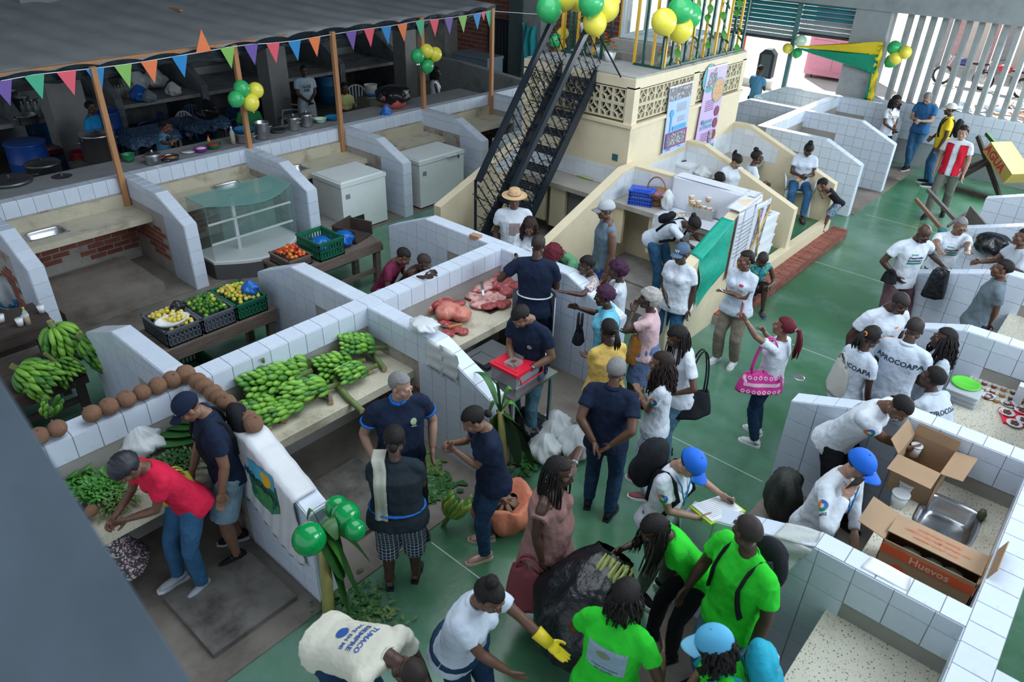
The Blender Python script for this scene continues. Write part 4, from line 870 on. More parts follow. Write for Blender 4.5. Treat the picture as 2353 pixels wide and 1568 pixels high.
def wrinkle(vv, amp, seed, sc=9.):
    o = Vector((seed*3.7, seed*1.3, 0)); c = sum(vv, Vector())/max(1, len(vv)); out = []
    for v in vv:
        q = Vector((v.x*sc, v.y*sc, v.z*sc*.55))+o; n = mno.noise(q)+.5*mno.noise(q*2.3); d = v-Vector((c.x, c.y, v.z)); L = d.length
        n = abs(n)*-1.2+.35
        out.append(v+(d/L*(n*amp) if L > 1e-4 else Vector()))
    return out
def hairm(n, c, r=.6, **k):
    k.pop('var', 0); return mat(n, c, .62, var=.3, spec=.25, **k)
HC = {'k': hairm('hair_black', (.010, .008, .008), .5, var=.3, vs_=60, bump=.8, bs=90), 'g': hairm('hair_grey', (.20, .20, .20), .6, var=.35, vs_=70, bump=.8, bs=90), 'r': hairm('hair_dark_red', (.10, .008, .016), .45, var=.3, vs_=50, bump=.8, bs=80),
      'p': hairm('hair_plum', (.045, .012, .04), .45, var=.3, vs_=50, bump=.8, bs=80), 'n': hairm('hair_brown', (.022, .012, .010), .5, var=.3, vs_=60, bump=.8, bs=90), 'w': hairm('hair_silver', (.36, .35, .33), .6, var=.25, vs_=60, bump=.8, bs=90), 's': hairm('hair_stubble', (.03, .022, .02), .6, var=.2)}
def hair_shell(th=.010, low=.0, front=.36, amp=.003, freq=45., n=30, m=20, seed=0, ridge=0, back=1.):
    g = G(); g.ell((0, 0, 0), 1, n, m); out = []
    for v in g.v:
        d = Vector(v); k = 1.
        face = d.y > .02 and d.z < front+(.25 if d.y > .6 else 0)*0
        p = Vector((d.x*(.074+th), -.018+d.y*(.094+th), .03+d.z*(.086+th)))
        if d.z < -.35-low: p.z = .03-(.086+th)*(.35+low)+ (d.z+.35+low)*.03; 
        if d.y > .35 and d.z < front: p = Vector((d.x*.05, -.02+d.y*.05, .03+d.z*.05))
        elif d.y > 0 and d.z < -.1: p = Vector((d.x*.06, -.02+d.y*.05, .03+d.z*.05))
        else:
            nn = mno.noise(p*freq+Vector((seed, 0, 0)))*amp
            if ridge: nn += amp*math.sin(d.x*ridge)*.8
            p += d*nn
        out.append(tuple(p))
    g.v = out; return g
PEOPLE = []; PN = [0]
def person(label, px, h=1.66, f=0., w=1., fem=False, sk='d', lean=0., side=0., hyaw=0., hpitch=None, hroll=0., hair='short', hc='k', cap=None,
           top=('tee', None), bot=('jeans', None), shoe=None, L='hang', Rr='hang', legs='stand', feet=None, pz=None, zf=0., bag=None, gl=None, hands=('relax', 'relax'), twist=0., belly=0., vox=None, shoev=1, child=False, wz=None, hsc=1.):
    PN[0] += 1; seed = PN[0]; rnd = random.Random(seed*13)
    s = h/1.70; hs = (.225/.225)*(.93+.07*s if not child else .86)/s*hsc          # head scale in the figure's own units
    T = Matrix.Rotation(R(-twist), 3, 'Z') @ Matrix.Rotation(R(side), 3, 'Y') @ Matrix.Rotation(R(-lean), 3, 'X')
    ph = pz if pz is not None else (.955 if legs != 'sit' else .50)
    P = Vector((0, -.30*math.sin(R(lean)) if legs != 'sit' else 0, ph))
    sw = (.158 if fem else .180)*(1+.25*(w-1)); neck = P+T @ Vector((0, -.012, .525)); sh = {q: P+T @ Vector((q*sw, -.012, .448)) for q in (-1, 1)}
    hp = hpitch if hpitch is not None else lean*.75+4
    Hm = Matrix.Rotation(R(-hyaw), 3, 'Z') @ Matrix.Rotation(R(hroll), 3, 'Y') @ Matrix.Rotation(R(-hp), 3, 'X')
    nb = T @ Vector((0, .015, .035)); hc0 = neck+nb+Hm @ Vector((0, .030, .098))*hs
    # root placement so that the head centre lands on its line of sight at its own height
    if wz is None: loc = None
    az_fix = None
    zh = zf+hc0.z*s; hw = at(px[0], px[1], zh)
    az = math.atan2(-hw.y, -hw.x)+R(f); fd = Vector((math.cos(az), math.sin(az), 0)); rz = az-PI/2
    Rz = Matrix.Rotation(rz, 3, 'Z'); off = Rz @ (hc0*s); root_loc = Vector((hw.x-off.x, hw.y-off.y, zf))
    root = thing('person', label, 'person', root_loc, rz); root.scale = (s, s, s)
    inv = lambda p: (Rz.inverted() @ (Vector(p)-root_loc))/s
    # arms
    aj = {}
    for q, spec in ((-1, L), (1, Rr)):
        pole = None
        if isinstance(spec, str): t, pole = ARM[spec]; t = sh[q]+Vector((t[0]*q, t[1], t[2])); pole = Vector((pole[0]*q, pole[1], pole[2]))
        elif len(spec) == 3 and spec[2] is not None and abs(spec[0]) > 3: t = inv(at(*spec)); pole = Vector((q*.6, -.5, -.7))
        elif len(spec) == 4: t = inv(at(*spec[:3])) if abs(spec[0]) > 3 else sh[q]+Vector((spec[0]*q, spec[1], spec[2])); pole = Vector((spec[3][0]*q, spec[3][1], spec[3][2]))
        else: t = sh[q]+Vector((spec[0]*q, spec[1], spec[2])); pole = Vector((q*.6, -.5, -.7))
        el, wr = ik(sh[q], t, .285, .245, pole); aj[q] = (el, wr)
    lj = {}
    for q in (-1, 1):
        hip = P+Vector((q*.092, 0, -.05))
        if feet: t = Vector(feet[0 if q < 0 else 1])
        elif legs == 'sit': t = Vector((q*.13, .42, .08))
        elif legs == 'step': t = Vector((q*.10, .20*q, .085))
        elif legs == 'cross': t = Vector((-q*.04, .05+.06*q, .08))
        elif legs == 'wide': t = Vector((q*.20, .03*q, .08))
        else: t = Vector((q*.115, .04*q*(1 if seed % 2 else -1), .08))
        kn, an = ik(hip, t, .425, .42, Vector((q*.12, 1, 0))); lj[q] = (hip, kn, an)
    near = (hw-EYE).length; vx = vox or (.0125 if near < 7 else .015 if near < 10 else .019)
    sm = skin(sk); b = G(); ww = w
    # --- body
    loft(b, [(-.12, .10*ww, .08*ww, 0), (0, .13*ww, .09*ww, 0), (.2, .12*ww, .08*ww, 0), (.40, .14*ww, .085, 0), (.47, .10, .07, -.01), (.50, .06, .055, -.01)], T, P)
    b.tube([neck-T @ Vector((0, 0, .06)), neck+nb*.8, hc0+Hm @ Vector((0, -.025, -.06))*hs], [.060, .050, .046], 12)
    for q in (-1, 1):
        el, wr = aj[q]; a = 1+.45*(w-1); a *= (.9 if fem else 1.04)
        b.ell(sh[q]-T @ Vector((q*.015, 0, .015)), .044*a, 12, 8); b.tube([neck-T @ Vector((0, 0, .04)), sh[q]-T @ Vector((q*.03, 0, .0))], [.045, .036], 10); b.tube([sh[q].lerp(el, .1), sh[q].lerp(el, .45), el], [.044*a, .046*a, .038*a], 12); b.ell(el, .038*a, 10, 8); b.tube([el, el.lerp(wr, .3), wr], [.037*a, .039*a, .026*a], 12)
        hip, kn, an = lj[q]; c = 1+.5*(w-1)
        b.ell(hip, .08*c, 12, 8); b.tube([hip, hip.lerp(kn, .4), kn], [.08*c, .072*c, .050*c], 12); b.ell(kn, .055*c, 10, 8); b.tube([kn, kn.lerp(an, .35), kn.lerp(an, .75), an], [.05*c, .058*c, .040*c, .034*c], 12)
        b.tube([an-Vector((0, .03, .02)), an-Vector((0, 0, .045))], [.034, .034], 8)
    vv, ff = remesh(b, vx/s*1.0, 2); body = G(); body.v = [tuple(v) for v in vv]; body.f = list(ff); body.m = [0]*len(ff)
    hd = HEADS[fem]; body.add([hc0+Hm @ (Vector(v)*hs) for v in hd.v], []); nbase = len(body.v)-len(hd.v)
    body.f += [tuple(i+nbase for i in f) for f in hd.f]; body.m += hd.m
    hsf = (.95 if fem else 1.05)/(s**.3)
    for q, hk in ((-1, hands[0]), (1, hands[1])):
        el, wr = aj[q]; hv, hf = HANDS[hk]; d = (wr-el).normalized(); F = fr(d, Vector((q, 0, 0)) if abs(d.x) < .8 else Vector((0, 0, -1)))
        if hk == 'flat' and d.z > -.5: F = fr(d, Vector((0, 0, 1)))
        vs3 = [wr+F @ Vector((v.x*q if q < 0 else v.x, v.y, v.z))*hsf for v in hv] if q > 0 else [wr+F @ Vector((v.x, v.y, v.z))*hsf for v in hv]
        if q < 0: vs3 = [wr+F @ Vector((-v.x, v.y, v.z))*hsf for v in hv]; hf2 = [tuple(reversed(f)) for f in hf]
        else: hf2 = hf
        body.add(vs3, hf2, 0)
    bare = shoe is None or shoe[0] in ('sandal', 'bare')
    for q in (-1, 1):
        hip, kn, an = lj[q]; fa = 8*q; Fz = Matrix.Rotation(R(-fa), 3, 'Z'); base = Vector((an.x, an.y, an.z-.08))
        if bare:
            ft = [base+Fz @ Vector(p) for p in ((0, -.05, .035), (0, 0, .045), (0, .07, .035), (0, .14, .018))]
            body.tube(ft, [.03, .036, .038, .034], 10, 0, .8)
            for k in range(5): body.ell(base+Fz @ Vector((q*(-.026+.013*k), .165-.008*k, .014)), (.009 if k else .013, .02, .009), 8, 6)
    o = body.ob('body', [sm[0], sm[1], EYEW, IRIS, HC[hc if hc != 's' else 'k']], root, True)
    # --- trousers / skirt
    bk, bc = bot; bo = None
    if bc is not None:
        g = G(); c = 1+.5*(w-1)
        bw = (.172 if fem else .158)*w
        if bk == 'skirt':
            loft(g, [(.12, .14*w, .11*w, 0), (0, .17*w, .13*w, 0), (-.2, .19*w, .15*w, .01), (-.42, .21*w, .17*w, .01)], Matrix.Identity(3), P, 24)
        else:
            loft(g, [(.07, bw*.84, .098*w+belly*.3, belly*.2), (.02, bw*.93, .108*w, 0), (-.06, bw*1.0, .118*w, -.008), (-.12, bw*.90, .105*w, 0)], T if lean < 30 else Matrix.Rotation(R(-lean*.5), 3, 'X'), P)
            end = {'jeans': 1., 'trousers': 1., 'shorts': -.0, 'capri': .45, 'cuffed': .93}[bk]; fl = {'jeans': .0, 'trousers': .012, 'shorts': .03, 'capri': .03, 'cuffed': 0}[bk]
            for q in (-1, 1):
                hip, kn, an = lj[q]; g.ell(hip+Vector((0, -.02, -.02)), (.094*c, .105*c, .09*c), 14, 10)
                if end > 0: g.tube([hip, hip.lerp(kn, .5), kn], [.096*c, .084*c+fl*.5, .064*c+fl], 14); e = kn.lerp(an, end*.97); g.tube([kn, kn.lerp(e, .45), e], [.066*c+fl, .065*c+fl, .052*c+fl], 14); g.ell(kn, .067*c+fl, 12, 8)
                else: e = hip.lerp(kn, .95); g.tube([hip, e], [.108*c, .092*c+fl*.6], 14)
        v2, f2 = remesh(g, vx/s*.95, 3); v2 = wrinkle(v2, .010, seed+.5, 12); g2 = G(); g2.v = [tuple(v) for v in v2]; g2.f = list(f2); g2.m = [0]*len(f2)
        bo = g2.ob({'skirt': 'skirt', 'shorts': 'shorts'}.get(bk, 'trousers'), bc, root, True)
        if bk == 'cuffed':
            for q in (-1, 1):
                hip, kn, an = lj[q]; g = G(); g.tube([kn.lerp(an, .88), kn.lerp(an, .96)], .056*c, 14); g.ob('cuff', bc, bo, True)
    # --- top
    tk, tc = top[0], top[1]; so = None; bvh = None
    if tc is not None:
        g = G(); c = 1+.45*(w-1); fm = fem
        hem = {'tee': -.13, 'polo': -.12, 'long': -.13, 'sleeveless': -.13, 'dress': -.50, 'vest': -.07, 'blouse': -.09}[tk]; D = P
        bsy = belly
        rings = [(.02, (.165 if fm else .160)*w, .118*w+bsy*.45, bsy*.3), (.12, (.148 if fm else .155)*w, .112*w+bsy*.5, bsy*.45), (.24, (.155 if fm else .165)*w, .112*w+bsy*.2, bsy*.2), (.35, (.165 if fm else .182)*(1+.8*(w-1)), .115*w, .0), (.43, .160 if fm else .178, .098, -.01), (.475, .115, .082, -.012), (.505, .072, .066, -.008)]
        if tk == 'dress': loft(g, [(-.46, .245*w, .20*w, .02), (-.30, .225*w, .185*w, .015), (-.12, .20*w, .15*w, 0)]+rings[:5], Matrix.Identity(3) if lean < 20 else T, P, 24)
        else: loft(g, [(hem, (.192 if fm else .180)*w, .142*w, -.004), (-.05, (.187 if fm else .175)*w, .137*w, 0)]+rings, T, P, 22)
        if fm and tk != 'x':
            for q in (-1, 1): g.ell(P+T @ Vector((q*.068, .075*w, .325)), (.062*w, .058*w, .062*w), 12, 10)
        sl = {'tee': .62, 'polo': .60, 'long': 2., 'sleeveless': .0, 'dress': .18, 'vest': .0, 'blouse': .55}[tk]
        for q in (-1, 1):
            el, wr = aj[q]; a = c*(.93 if fm else 1.03)
            if sl >= 2: g.ell(sh[q]-T @ Vector((q*.012, 0, .012)), .060*a, 12, 8); g.tube([neck-T @ Vector((0, 0, .045)), sh[q]-T @ Vector((q*.01, 0, .005))], [.055, .055*a], 12); g.tube([sh[q], el], [.058*a, .052*a], 14); g.ell(el, .054*a, 12, 8); g.tube([el, el.lerp(wr, .95)], [.053*a, .036*a], 14)
            elif sl > .3: e = sh[q].lerp(el, sl); g.ell(sh[q]-T @ Vector((q*.012, 0, .012)), .060*a, 12, 8); g.tube([neck-T @ Vector((0, 0, .045)), sh[q]-T @ Vector((q*.01, 0, .005))], [.055, .055*a], 12); g.tube([sh[q].lerp(e, .12), sh[q].lerp(e, .5), e], [.058*a, .060*a, .064*a], 14)
            elif sl == 0: g.ell(sh[q]-T @ Vector((q*.03, 0, .015)), (.058, .062, .07), 12, 8)
            else: g.tube([sh[q]-T @ Vector((q*.02, 0, .11)), sh[q].lerp(el, .45)+Vector((q*.02, 0, -.01))], [.06, .078], 14, 0, 1.)
        v2, f2 = remesh(g, vx/s*.9, 3); v2 = wrinkle(v2, .010, seed, 11); g2 = G(); g2.v = [tuple(v) for v in v2]; g2.f = list(f2); g2.m = [0]*len(f2)
        so = g2.ob({'dress': 'dress', 'vest': 'vest', 'blouse': 'blouse'}.get(tk, 'shirt'), tc, root, True); bvh = BVHTree.FromPolygons([Vector(v) for v in g2.v], g2.f)
        cn2 = neck+T @ Vector((0, .0, .0))
        if tk == 'polo':
            g = G(); n = 18; cm = top[2] if len(top) > 2 and top[2] else tc
            g.tube([cn2+T @ Vector((.066*math.cos(a), .062*math.sin(a)+.006, -.012-.016*math.sin(a)*(1 if math.sin(a) > 0 else .3))) for a in [2*PI*i/n+PI/2 for i in range(n+1)]], .0125, 7, flat=1.4); g.ob('collar', cm, so, True)
            if len(top) > 2 and top[2]:
                for q in (-1, 1):
                    el, wr = aj[q]; g = G(); e = sh[q].lerp(el, .60); e0 = sh[q].lerp(el, .52); g.tube([e0, e], .069*c*(.93 if fm else 1.03), 16); g.ob('sleeve_band', cm, so, True)
        else:
            g = G(); n = 18; g.tube([cn2+T @ Vector((.069*math.cos(a), .064*math.sin(a)+.004, -.022-.012*math.sin(a))) for a in [2*PI*i/n for i in range(n+1)]], .0055, 6); g.ob('neckband', tc, so, True)
    info = dict(root=root, T=T, P=P, neck=neck, sh=sh, aj=aj, lj=lj, hc0=hc0, Hm=Hm, hs=hs, bvh=bvh, shirt=so, trousers=bo, s=s, inv=inv, fem=fem, w=w, body=o)
    # --- shoes
    for q in (-1, 1):
        hip, kn, an = lj[q]; base = Vector((an.x, an.y, an.z-.08)); Fz = Matrix.Rotation(R(-8*q), 3, 'Z'); FM = Matrix.Translation(base) @ Fz.to_4x4()
        if shoe and shoe[0] != 'bare':
            out = [(.03, -.075), (.036, -.04), (.034, .03), (.045, .10), (.042, .15), (.02, .19), (-.015, .19), (-.036, .15), (-.040, .10), (-.030, .03), (-.034, -.04), (-.028, -.075)]
            out = [(x*q, y) for x, y in out]; out = out if q > 0 else list(reversed(out))
            if shoe[0] == 'shoe':
                t_ = G(); t_.tube([FM @ Vector(p) for p in ((0, -.07, .055), (0, -.03, .062), (0, .03, .056), (0, .09, .042), (0, .145, .034), (0, .178, .03))], [.026, .036, .038, .040, .034, .016], 12, 0, .95); t_.tube([FM @ Vector((0, -.015, .05)), FM @ Vector((0, -.02, .10))], [.042, .038], 12)
                u = t_.ob('shoe', shoe[1], root, True); sg = G(); k = len(out); sg.add([FM @ Vector((x*1.08, y*1.04, 0)) for x, y in out]+[FM @ Vector((x*1.05, y*1.02, .028)) for x, y in out], [tuple(reversed(range(k))), tuple(range(k, 2*k))]+[(i, (i+1) % k, k+(i+1) % k, k+i) for i in range(k)]); sg.ob('sole', shoe[2] if len(shoe) > 2 else WHITE, u)
                lc = G(); 
                for i in range(3): lc.bar(FM @ Vector((-.02, .03+i*.022, .092-i*.010)), FM @ Vector((.02, .03+i*.022, .092-i*.010)), .006)
                stuff(lc.ob('laces', shoe[2] if len(shoe) > 2 else WHITE, u))
            else:
                sg = G(); k = len(out); sg.add([FM @ Vector((x*1.1, y*1.04, -.0)) for x, y in out]+[FM @ Vector((x*1.1, y*1.04, .012)) for x, y in out], [tuple(reversed(range(k))), tuple(range(k, 2*k))]+[(i, (i+1) % k, k+(i+1) % k, k+i) for i in range(k)]); u = sg.ob('sandal', shoe[1], root)
                st2 = G(); st2.tube([FM @ Vector((.045*math.cos(a), .085, .012+.055*math.sin(a))) for a in [PI*i/8 for i in range(9)]], .012, 6, flat=.4); st2.ob('strap', shoe[1], u, True)
    # --- hair
    H = HC[hc]; HM = Matrix.Translation(hc0) @ Hm.to_4x4() @ Matrix.Scale(hs, 4)
    def hob(g, nm='hair', m=None, par=None): g.v = [tuple(HM @ Vector(v)) for v in g.v]; return g.ob(nm, m or H, par or root, True)
    hr = None
    if cap and cap[0] in ('cap', 'hat') and hair in ('short', 'shoulder', 'pony', 'buzz'):
        hob(hair_shell(.004, amp=.001, seed=seed))
        if hair == 'shoulder': hair = 'shoulder_s'
        elif hair != 'pony': hair = 'done'
    if hair in ('short', 'pony', 'bun', 'braids', 'long', 'topbun', 'cornrow', 'locs'): hr = hob(hair_shell(.011 if hair == 'short' else .010, amp=.002, seed=seed, ridge=34 if hair in ('cornrow', 'braids', 'pony', 'locs') else 0))
    elif hair == 'buzz': hr = hob(hair_shell(.0045, amp=.001, seed=seed))
    elif hair == 'curly': hr = hob(hair_shell(.032, low=.3, front=.30, amp=.016, freq=38, n=40, m=28, seed=seed))
    elif hair == 'curlytop': hr = hob(hair_shell(.022, front=.42, amp=.014, freq=42, n=40, m=28, seed=seed))
    elif hair == 'afro': hr = hob(hair_shell(.045, low=.45, front=.30, amp=.02, freq=40, n=44, m=30, seed=seed))
    if hair == 'bun': g = G(); g.ell((0, -.125, .055), (.036, .034, .036), 14, 10); hob(g, 'hair_bun', par=hr) if False else g.v and hob(g, 'hair_bun')
    if hair == 'lowbun': hr = hob(hair_shell(.010, amp=.002, seed=seed, ridge=30)); g = G(); g.ell((0, -.125, -.03), (.036, .03, .036), 14, 10); hob(g, 'hair_bun')
    if hair == 'topbun':
        g = G(); g.ell((0, -.055, .135), (.045, .045, .036), 22, 16); g.v = [tuple(Vector(v)+Vector(v).normalized()*mno.noise(Vector(v)*60)*.012) for v in g.v]; hob(g, 'hair_bun')
    down = Hm.inverted() @ Vector((0, 0, -1)); bk_ = T @ Vector((0, -1, 0))
    def strands(n, Ln, rad, spread=1., nm='hair_strands', a0=-200, a1=20, wav=.0, jit=.02, frm=None, rr=.105):
        g = G()
        for k in range(n):
            a = R(a0+(a1-a0)*(k+.5)/n+rnd.uniform(-4, 4)); z0 = rnd.uniform(-.03, .05); st_ = hc0+Hm @ (Vector((math.cos(a)*.08, -.02+math.sin(a)*.10, z0))*hs)
            od = Hm @ Vector((math.cos(a), math.sin(a), 0)); od.z = 0; od = od.normalized() if od.length > .1 else Vector((0, -1, 0)); l = Ln*rnd.uniform(.85, 1.05); pts = [st_]
            for i in range(1, 7):
                t = i/6; out_ = rr*.25*min(1, t*2.5)*spread*(1+rnd.uniform(-.2, .2)); p = st_+od*out_+Vector((0, 0, -l*t)); ax = T @ Vector((0, -.0, 0))
                # keep strands outside a leaning back
                if lean > 25: p += bk_*0.0+Vector((0, .10*t*math.sin(R(lean)), 0))
                p += Vector((math.sin(t*9+k)*wav, math.cos(t*8+k*2)*wav, 0)); pts.append(p)
            g.tube(pts, [rad]*5+[rad*.8, rad*.4], 5)
        return stuff(g.ob(nm, H, root, True))
    if hair == 'braids': strands(64, .36, .0055, 1.3, 'braided_strands', -215, 35)
    if hair == 'locs': strands(40, .15, .008, 1.2, 'short_locs', -210, 30, .006)
    if hair == 'long': strands(90, .34, .010, 1.5, 'long_hair', -220, 40, .016)
    if hair == 'shoulder': hr = hob(hair_shell(.022, low=.1, front=.34, amp=.008, freq=35, n=36, m=24, seed=seed))
    if hair in ('shoulder', 'shoulder_s'): strands(56, .19, .014, 1.0, 'curled_hair', -215, 35, .016)
    if hair in ('pony', 'redpony'):
        if hair == 'redpony': hr = hob(hair_shell(.011, amp=.002, seed=seed, ridge=26))
        g = G(); st_ = hc0+Hm @ (Vector((0, -.115, .035))*hs); e = st_+Hm @ Vector((0, -.08, 0)); Lg = .32 if hair == 'redpony' else .17
        for k in range(14):
            j = Vector((rnd.uniform(-.02, .02), rnd.uniform(-.02, .02), rnd.uniform(-.02, .02))); g.tube([st_, st_.lerp(e, .7)+j*.5+Vector((0, 0, .012)), e+j+Vector((0, 0, -Lg*.3)), e+j*1.8+Vector((0, 0, -Lg*.65)), e+j*1.5+Vector((0, 0, -Lg))], [.012, .014, .015, .012, .003], 6)
        stuff(g.ob('ponytail', H, root, True)); g = G(); g.tube([st_+Hm @ Vector((math.cos(a)*.02, -.012, math.sin(a)*.02)) for a in [2*PI*i/10 for i in range(11)]], .007, 6); g.ob('hair_tie', mat('tie_pink', (.7, .2, .35), .5) if hair == 'redpony' else (mat('tie_orange', (.8, .3, .05), .5) if 'orange' in label else BLACKM), root, True)
    # --- headwear
    if cap and cap[0] == 'cap':
        cm = cap[1]; g = G(); n, m_ = 24, 10; vv = []
        for i in range(m_+1):
            a = PI/2*i/m_
            for j in range(n): t = 2*PI*j/n; vv.append(Vector((math.cos(t)*math.cos(a)**.8*.0905, -.016+math.sin(t)*math.cos(a)**.8*.112, .028+math.sin(a)*.108)))
        g.add(vv, [(i*n+j, i*n+(j+1) % n, (i+1)*n+(j+1) % n, (i+1)*n+j) for i in range(m_) for j in range(n)]+[tuple(reversed(range(n)))]); co = hob(g, 'cap', cm)
        g = G(); g.sheet(lambda u, v: ((u-.5)*.155*(1-.25*v*v*0), .070+(.085*v)*(1-(2*u-1)**2*.55)+.022*(1-(2*u-1)**2), .038-.022*((2*u-1)**2)-v*.018), 14, 6, th=.004); b2 = hob(g, 'visor', cap[2] if len(cap) > 2 and cap[2] else cm, co)
        g = G(); g.ell((0, -.016, .137), .007, 8, 6); hob(g, 'cap_button', cm, co)
        info['cap'] = co
        if len(cap) > 3:
            bv = BVHTree.FromPolygons([Vector(v.co) for v in co.data.vertices], [tuple(p.vertices) for p in co.data.polygons])
            for it in cap[3]: decal(co, bv, HM @ Vector((it[1], .16, .085)), Hm @ Vector((-1, 0, 0)), Hm @ Vector((0, -.35, 1)), it, hs)
    if cap and cap[0] == 'hat':
        g = G(); g.lathe([(.075, .04), (.165, .035), (.175, .045), (.165, .042), (.088, .052), (.084, .10), (.07, .135), (.04, .142), (.001, .135)], 28, c=(0, -.015, .01)); co = hob(g, 'straw_hat', cap[1]); g = G(); g.lathe([(.090, .053), (.0885, .075), (.086, .075), (.087, .053)], 28, c=(0, -.015, .01)); hob(g, 'hat_band', mat('hat_band', (.3, .2, .12), .7), co)
    if cap and cap[0] == 'turban':
        g = hair_shell(.026, low=.12, front=.12, amp=.0, seed=1, n=48, m=28, ridge=0); out = []
        for v in g.v:
            p = Vector(v); k = math.sin(math.atan2(p.z-.0, p.y+.02)*22)*.0028; out.append(tuple(p+(p-Vector((0, -.02, .02))).normalized()*k))
        g.v = out; hob(g, 'headwrap', cap[1])
    if gl:
        g = G()
        for q in (-1, 1): g.tube([(q*.031+.021*math.cos(a), .098, .0+.016*math.sin(a)) for a in [2*PI*i/12 for i in range(13)]], .0022, 5); g.tube([(q*.052, .096, .003), (q*.082, .0, .0)], .002, 5)
        g.tube([(-.012, .099, .003), (.012, .099, .003)], .002, 5); hob(g, 'glasses', BLACKM)
    PEOPLE.append(info); return info
def decal(par, bv, c, right, up, it, s=1.):
    """flat print laid on a surface: it = (kind, x, z, size, material, text)"""
    right = Vector(right).normalized(); up = Vector(up); up = (up-right*up.dot(right)).normalized(); n = right.cross(up)
    g = G(); k, sz, m = it[0], it[3]*s, it[4]
    if k == 'text':
        vv, ff = text_mesh(it[5], 1., it[6] if len(it) > 6 else .0); vv = [v.copy() for v in vv]; pol = ff
    elif k == 'disc': q = G(); q.lathe([(.001, 0), (.5, 0)], 20); vv = [Vector((a, b, 0)) for a, b, c2 in q.v]; pol = q.f[:20]
    elif k == 'oval': q = G(); q.lathe([(.001, 0), (.5, 0)], 20); vv = [Vector((a*1.35, b*.7, 0)) for a, b, c2 in q.v]; pol = q.f[:20]
    elif k == 'rect': a, b = it[5]; nu = 8; vv = [Vector(((i/nu-.5)*a, (j/nu-.5)*b, 0)) for i in range(nu+1) for j in range(nu+1)]; pol = [(i*(nu+1)+j, (i+1)*(nu+1)+j, (i+1)*(nu+1)+j+1, i*(nu+1)+j+1) for i in range(nu) for j in range(nu)]
    elif k == 'ring3':
        q = G(); n2 = 24; a0, a1 = it[5]; q.v = [(math.cos(a)*r_, math.sin(a)*r_, 0) for a in [R(a0+(a1-a0)*i/n2) for i in range(n2+1)] for r_ in (.22, .5)]; vv = [Vector(v) for v in q.v]; pol = [(2*i, 2*i+1, 2*i+3, 2*i+2) for i in range(n2)]
    out = []
    for v in vv:
        p = c+right*(v.x*sz)+up*(v.y*sz); h_ = bv.ray_cast(p+n*.12, -n, .5)
        out.append((h_[0]+n*(.0035+(it[7] if len(it) > 7 else 0))) if h_[0] is not None else p)
    g.add(out, pol)
    return g.ob('lettering' if k == 'text' else 'print', m, par)
INK = mat('ink_navy', (.015, .03, .06), .6); INKG = mat('ink_green', (.0, .22, .12), .6); INKB = mat('ink_blue', (.03, .10, .38), .6); INKR = mat('ink_red', (.5, .03, .06), .6); INKO = mat('ink_orange', (.85, .20, .02), .5); INKY = mat('ink_yellow', (.75, .6, .1), .6); INKW = mat('ink_white', (.7, .72, .75), .6); INKGR = mat('ink_grey', (.3, .34, .36), .6)
def front(i, items, back=False):
    q = -1 if back else 1
    for it in items: decal(i['shirt'], i['bvh'], i['P']+i['T'] @ Vector((it[1]*1., q*.1, it[2])), i['T'] @ Vector((-1 if not back else 1, 0, 0)), i['T'] @ Vector((0, 0, 1)), it)
def sleeve(i, q, items):
    el, wr = i['aj'][q]; s0 = i['sh'][q]; d = (el-s0).normalized(); o = i['T'] @ Vector((q, .25, 0)); o = (o-d*o.dot(d)).normalized()
    for it in items: decal(i['shirt'], i['bvh'], s0+d*(.12+it[2])+o*.05, (-d).cross(o), -d, it)
def mire(i, q, z=0.): sleeve(i, q, [('ring3', 0, z, .085, INKO, (90, 210)), ('ring3', 0, z, .085, INKB, (-30, 90)), ('ring3', 0, z, .085, INKG, (210, 330)), ('text', 0, z+.065, .03, INK, 'MIRE', .02)])
def backpack(i, m, label_m=None, sz=1., z=.30, drop=0., name='backpack', tube=True):
    T, P = i['T'], i['P']; g = G(); g.ell((0, 0, 0), (.145*sz, .085*sz, .20*sz), 16, 12); g.ell((0, -.05*sz, -.07*sz), (.115*sz, .06*sz, .11*sz), 14, 10); g.ell((0, -.04*sz, .10*sz), (.10*sz, .05*sz, .07*sz), 12, 8)
    c = P+T @ Vector((0, -.125*i['w']-.075*sz, z-drop)); g.v = [tuple(c+T @ Vector(v)) for v in g.v]; vv, ff = remesh(g, .013, 2); vv = wrinkle(vv, .006, 3, 14); g = G(); g.v = [tuple(v) for v in vv]; g.f = list(ff); g.m = [0]*len(ff); bp = g.ob('backpack', m, i['root'], True)
    for q in (-1, 1):
        g = G(); w = i['w']; pts = []
        for sd, zz in ((-1, .14), (-1, .28), (-1, .40), (-1, .455), (1, .46), (1, .41), (1, .34), (1, .26), (1, .18), (1, .12)):
            x = q*(.105 if zz > .3 else .105+.04*(.3-zz)/.2); h_ = i['bvh'].ray_cast(P+T @ Vector((x, sd*.6, zz)), T @ Vector((0, -sd, 0)), 1.); pts.append((h_[0]+T @ Vector((0, sd*.010, .004 if zz > .44 else 0))) if h_[0] is not None else P+T @ Vector((x, sd*.09, zz)))
        pts.insert(4, (pts[3]+pts[4])*.5+T @ Vector((0, 0, .035)))
        g.tube(pts, .024, 6, flat=.35, up=T @ Vector((1, 0, 0))); g.ob('shoulder_strap', m, bp, True)
    g = G(); g.tube([c+T @ Vector((-.075*sz, -.07*sz, .10*sz)), c+T @ Vector((0, -.088*sz, .115*sz)), c+T @ Vector((.075*sz, -.07*sz, .10*sz))], .005, 5); g.ob('zip', label_m or ALU, bp, True); return bp
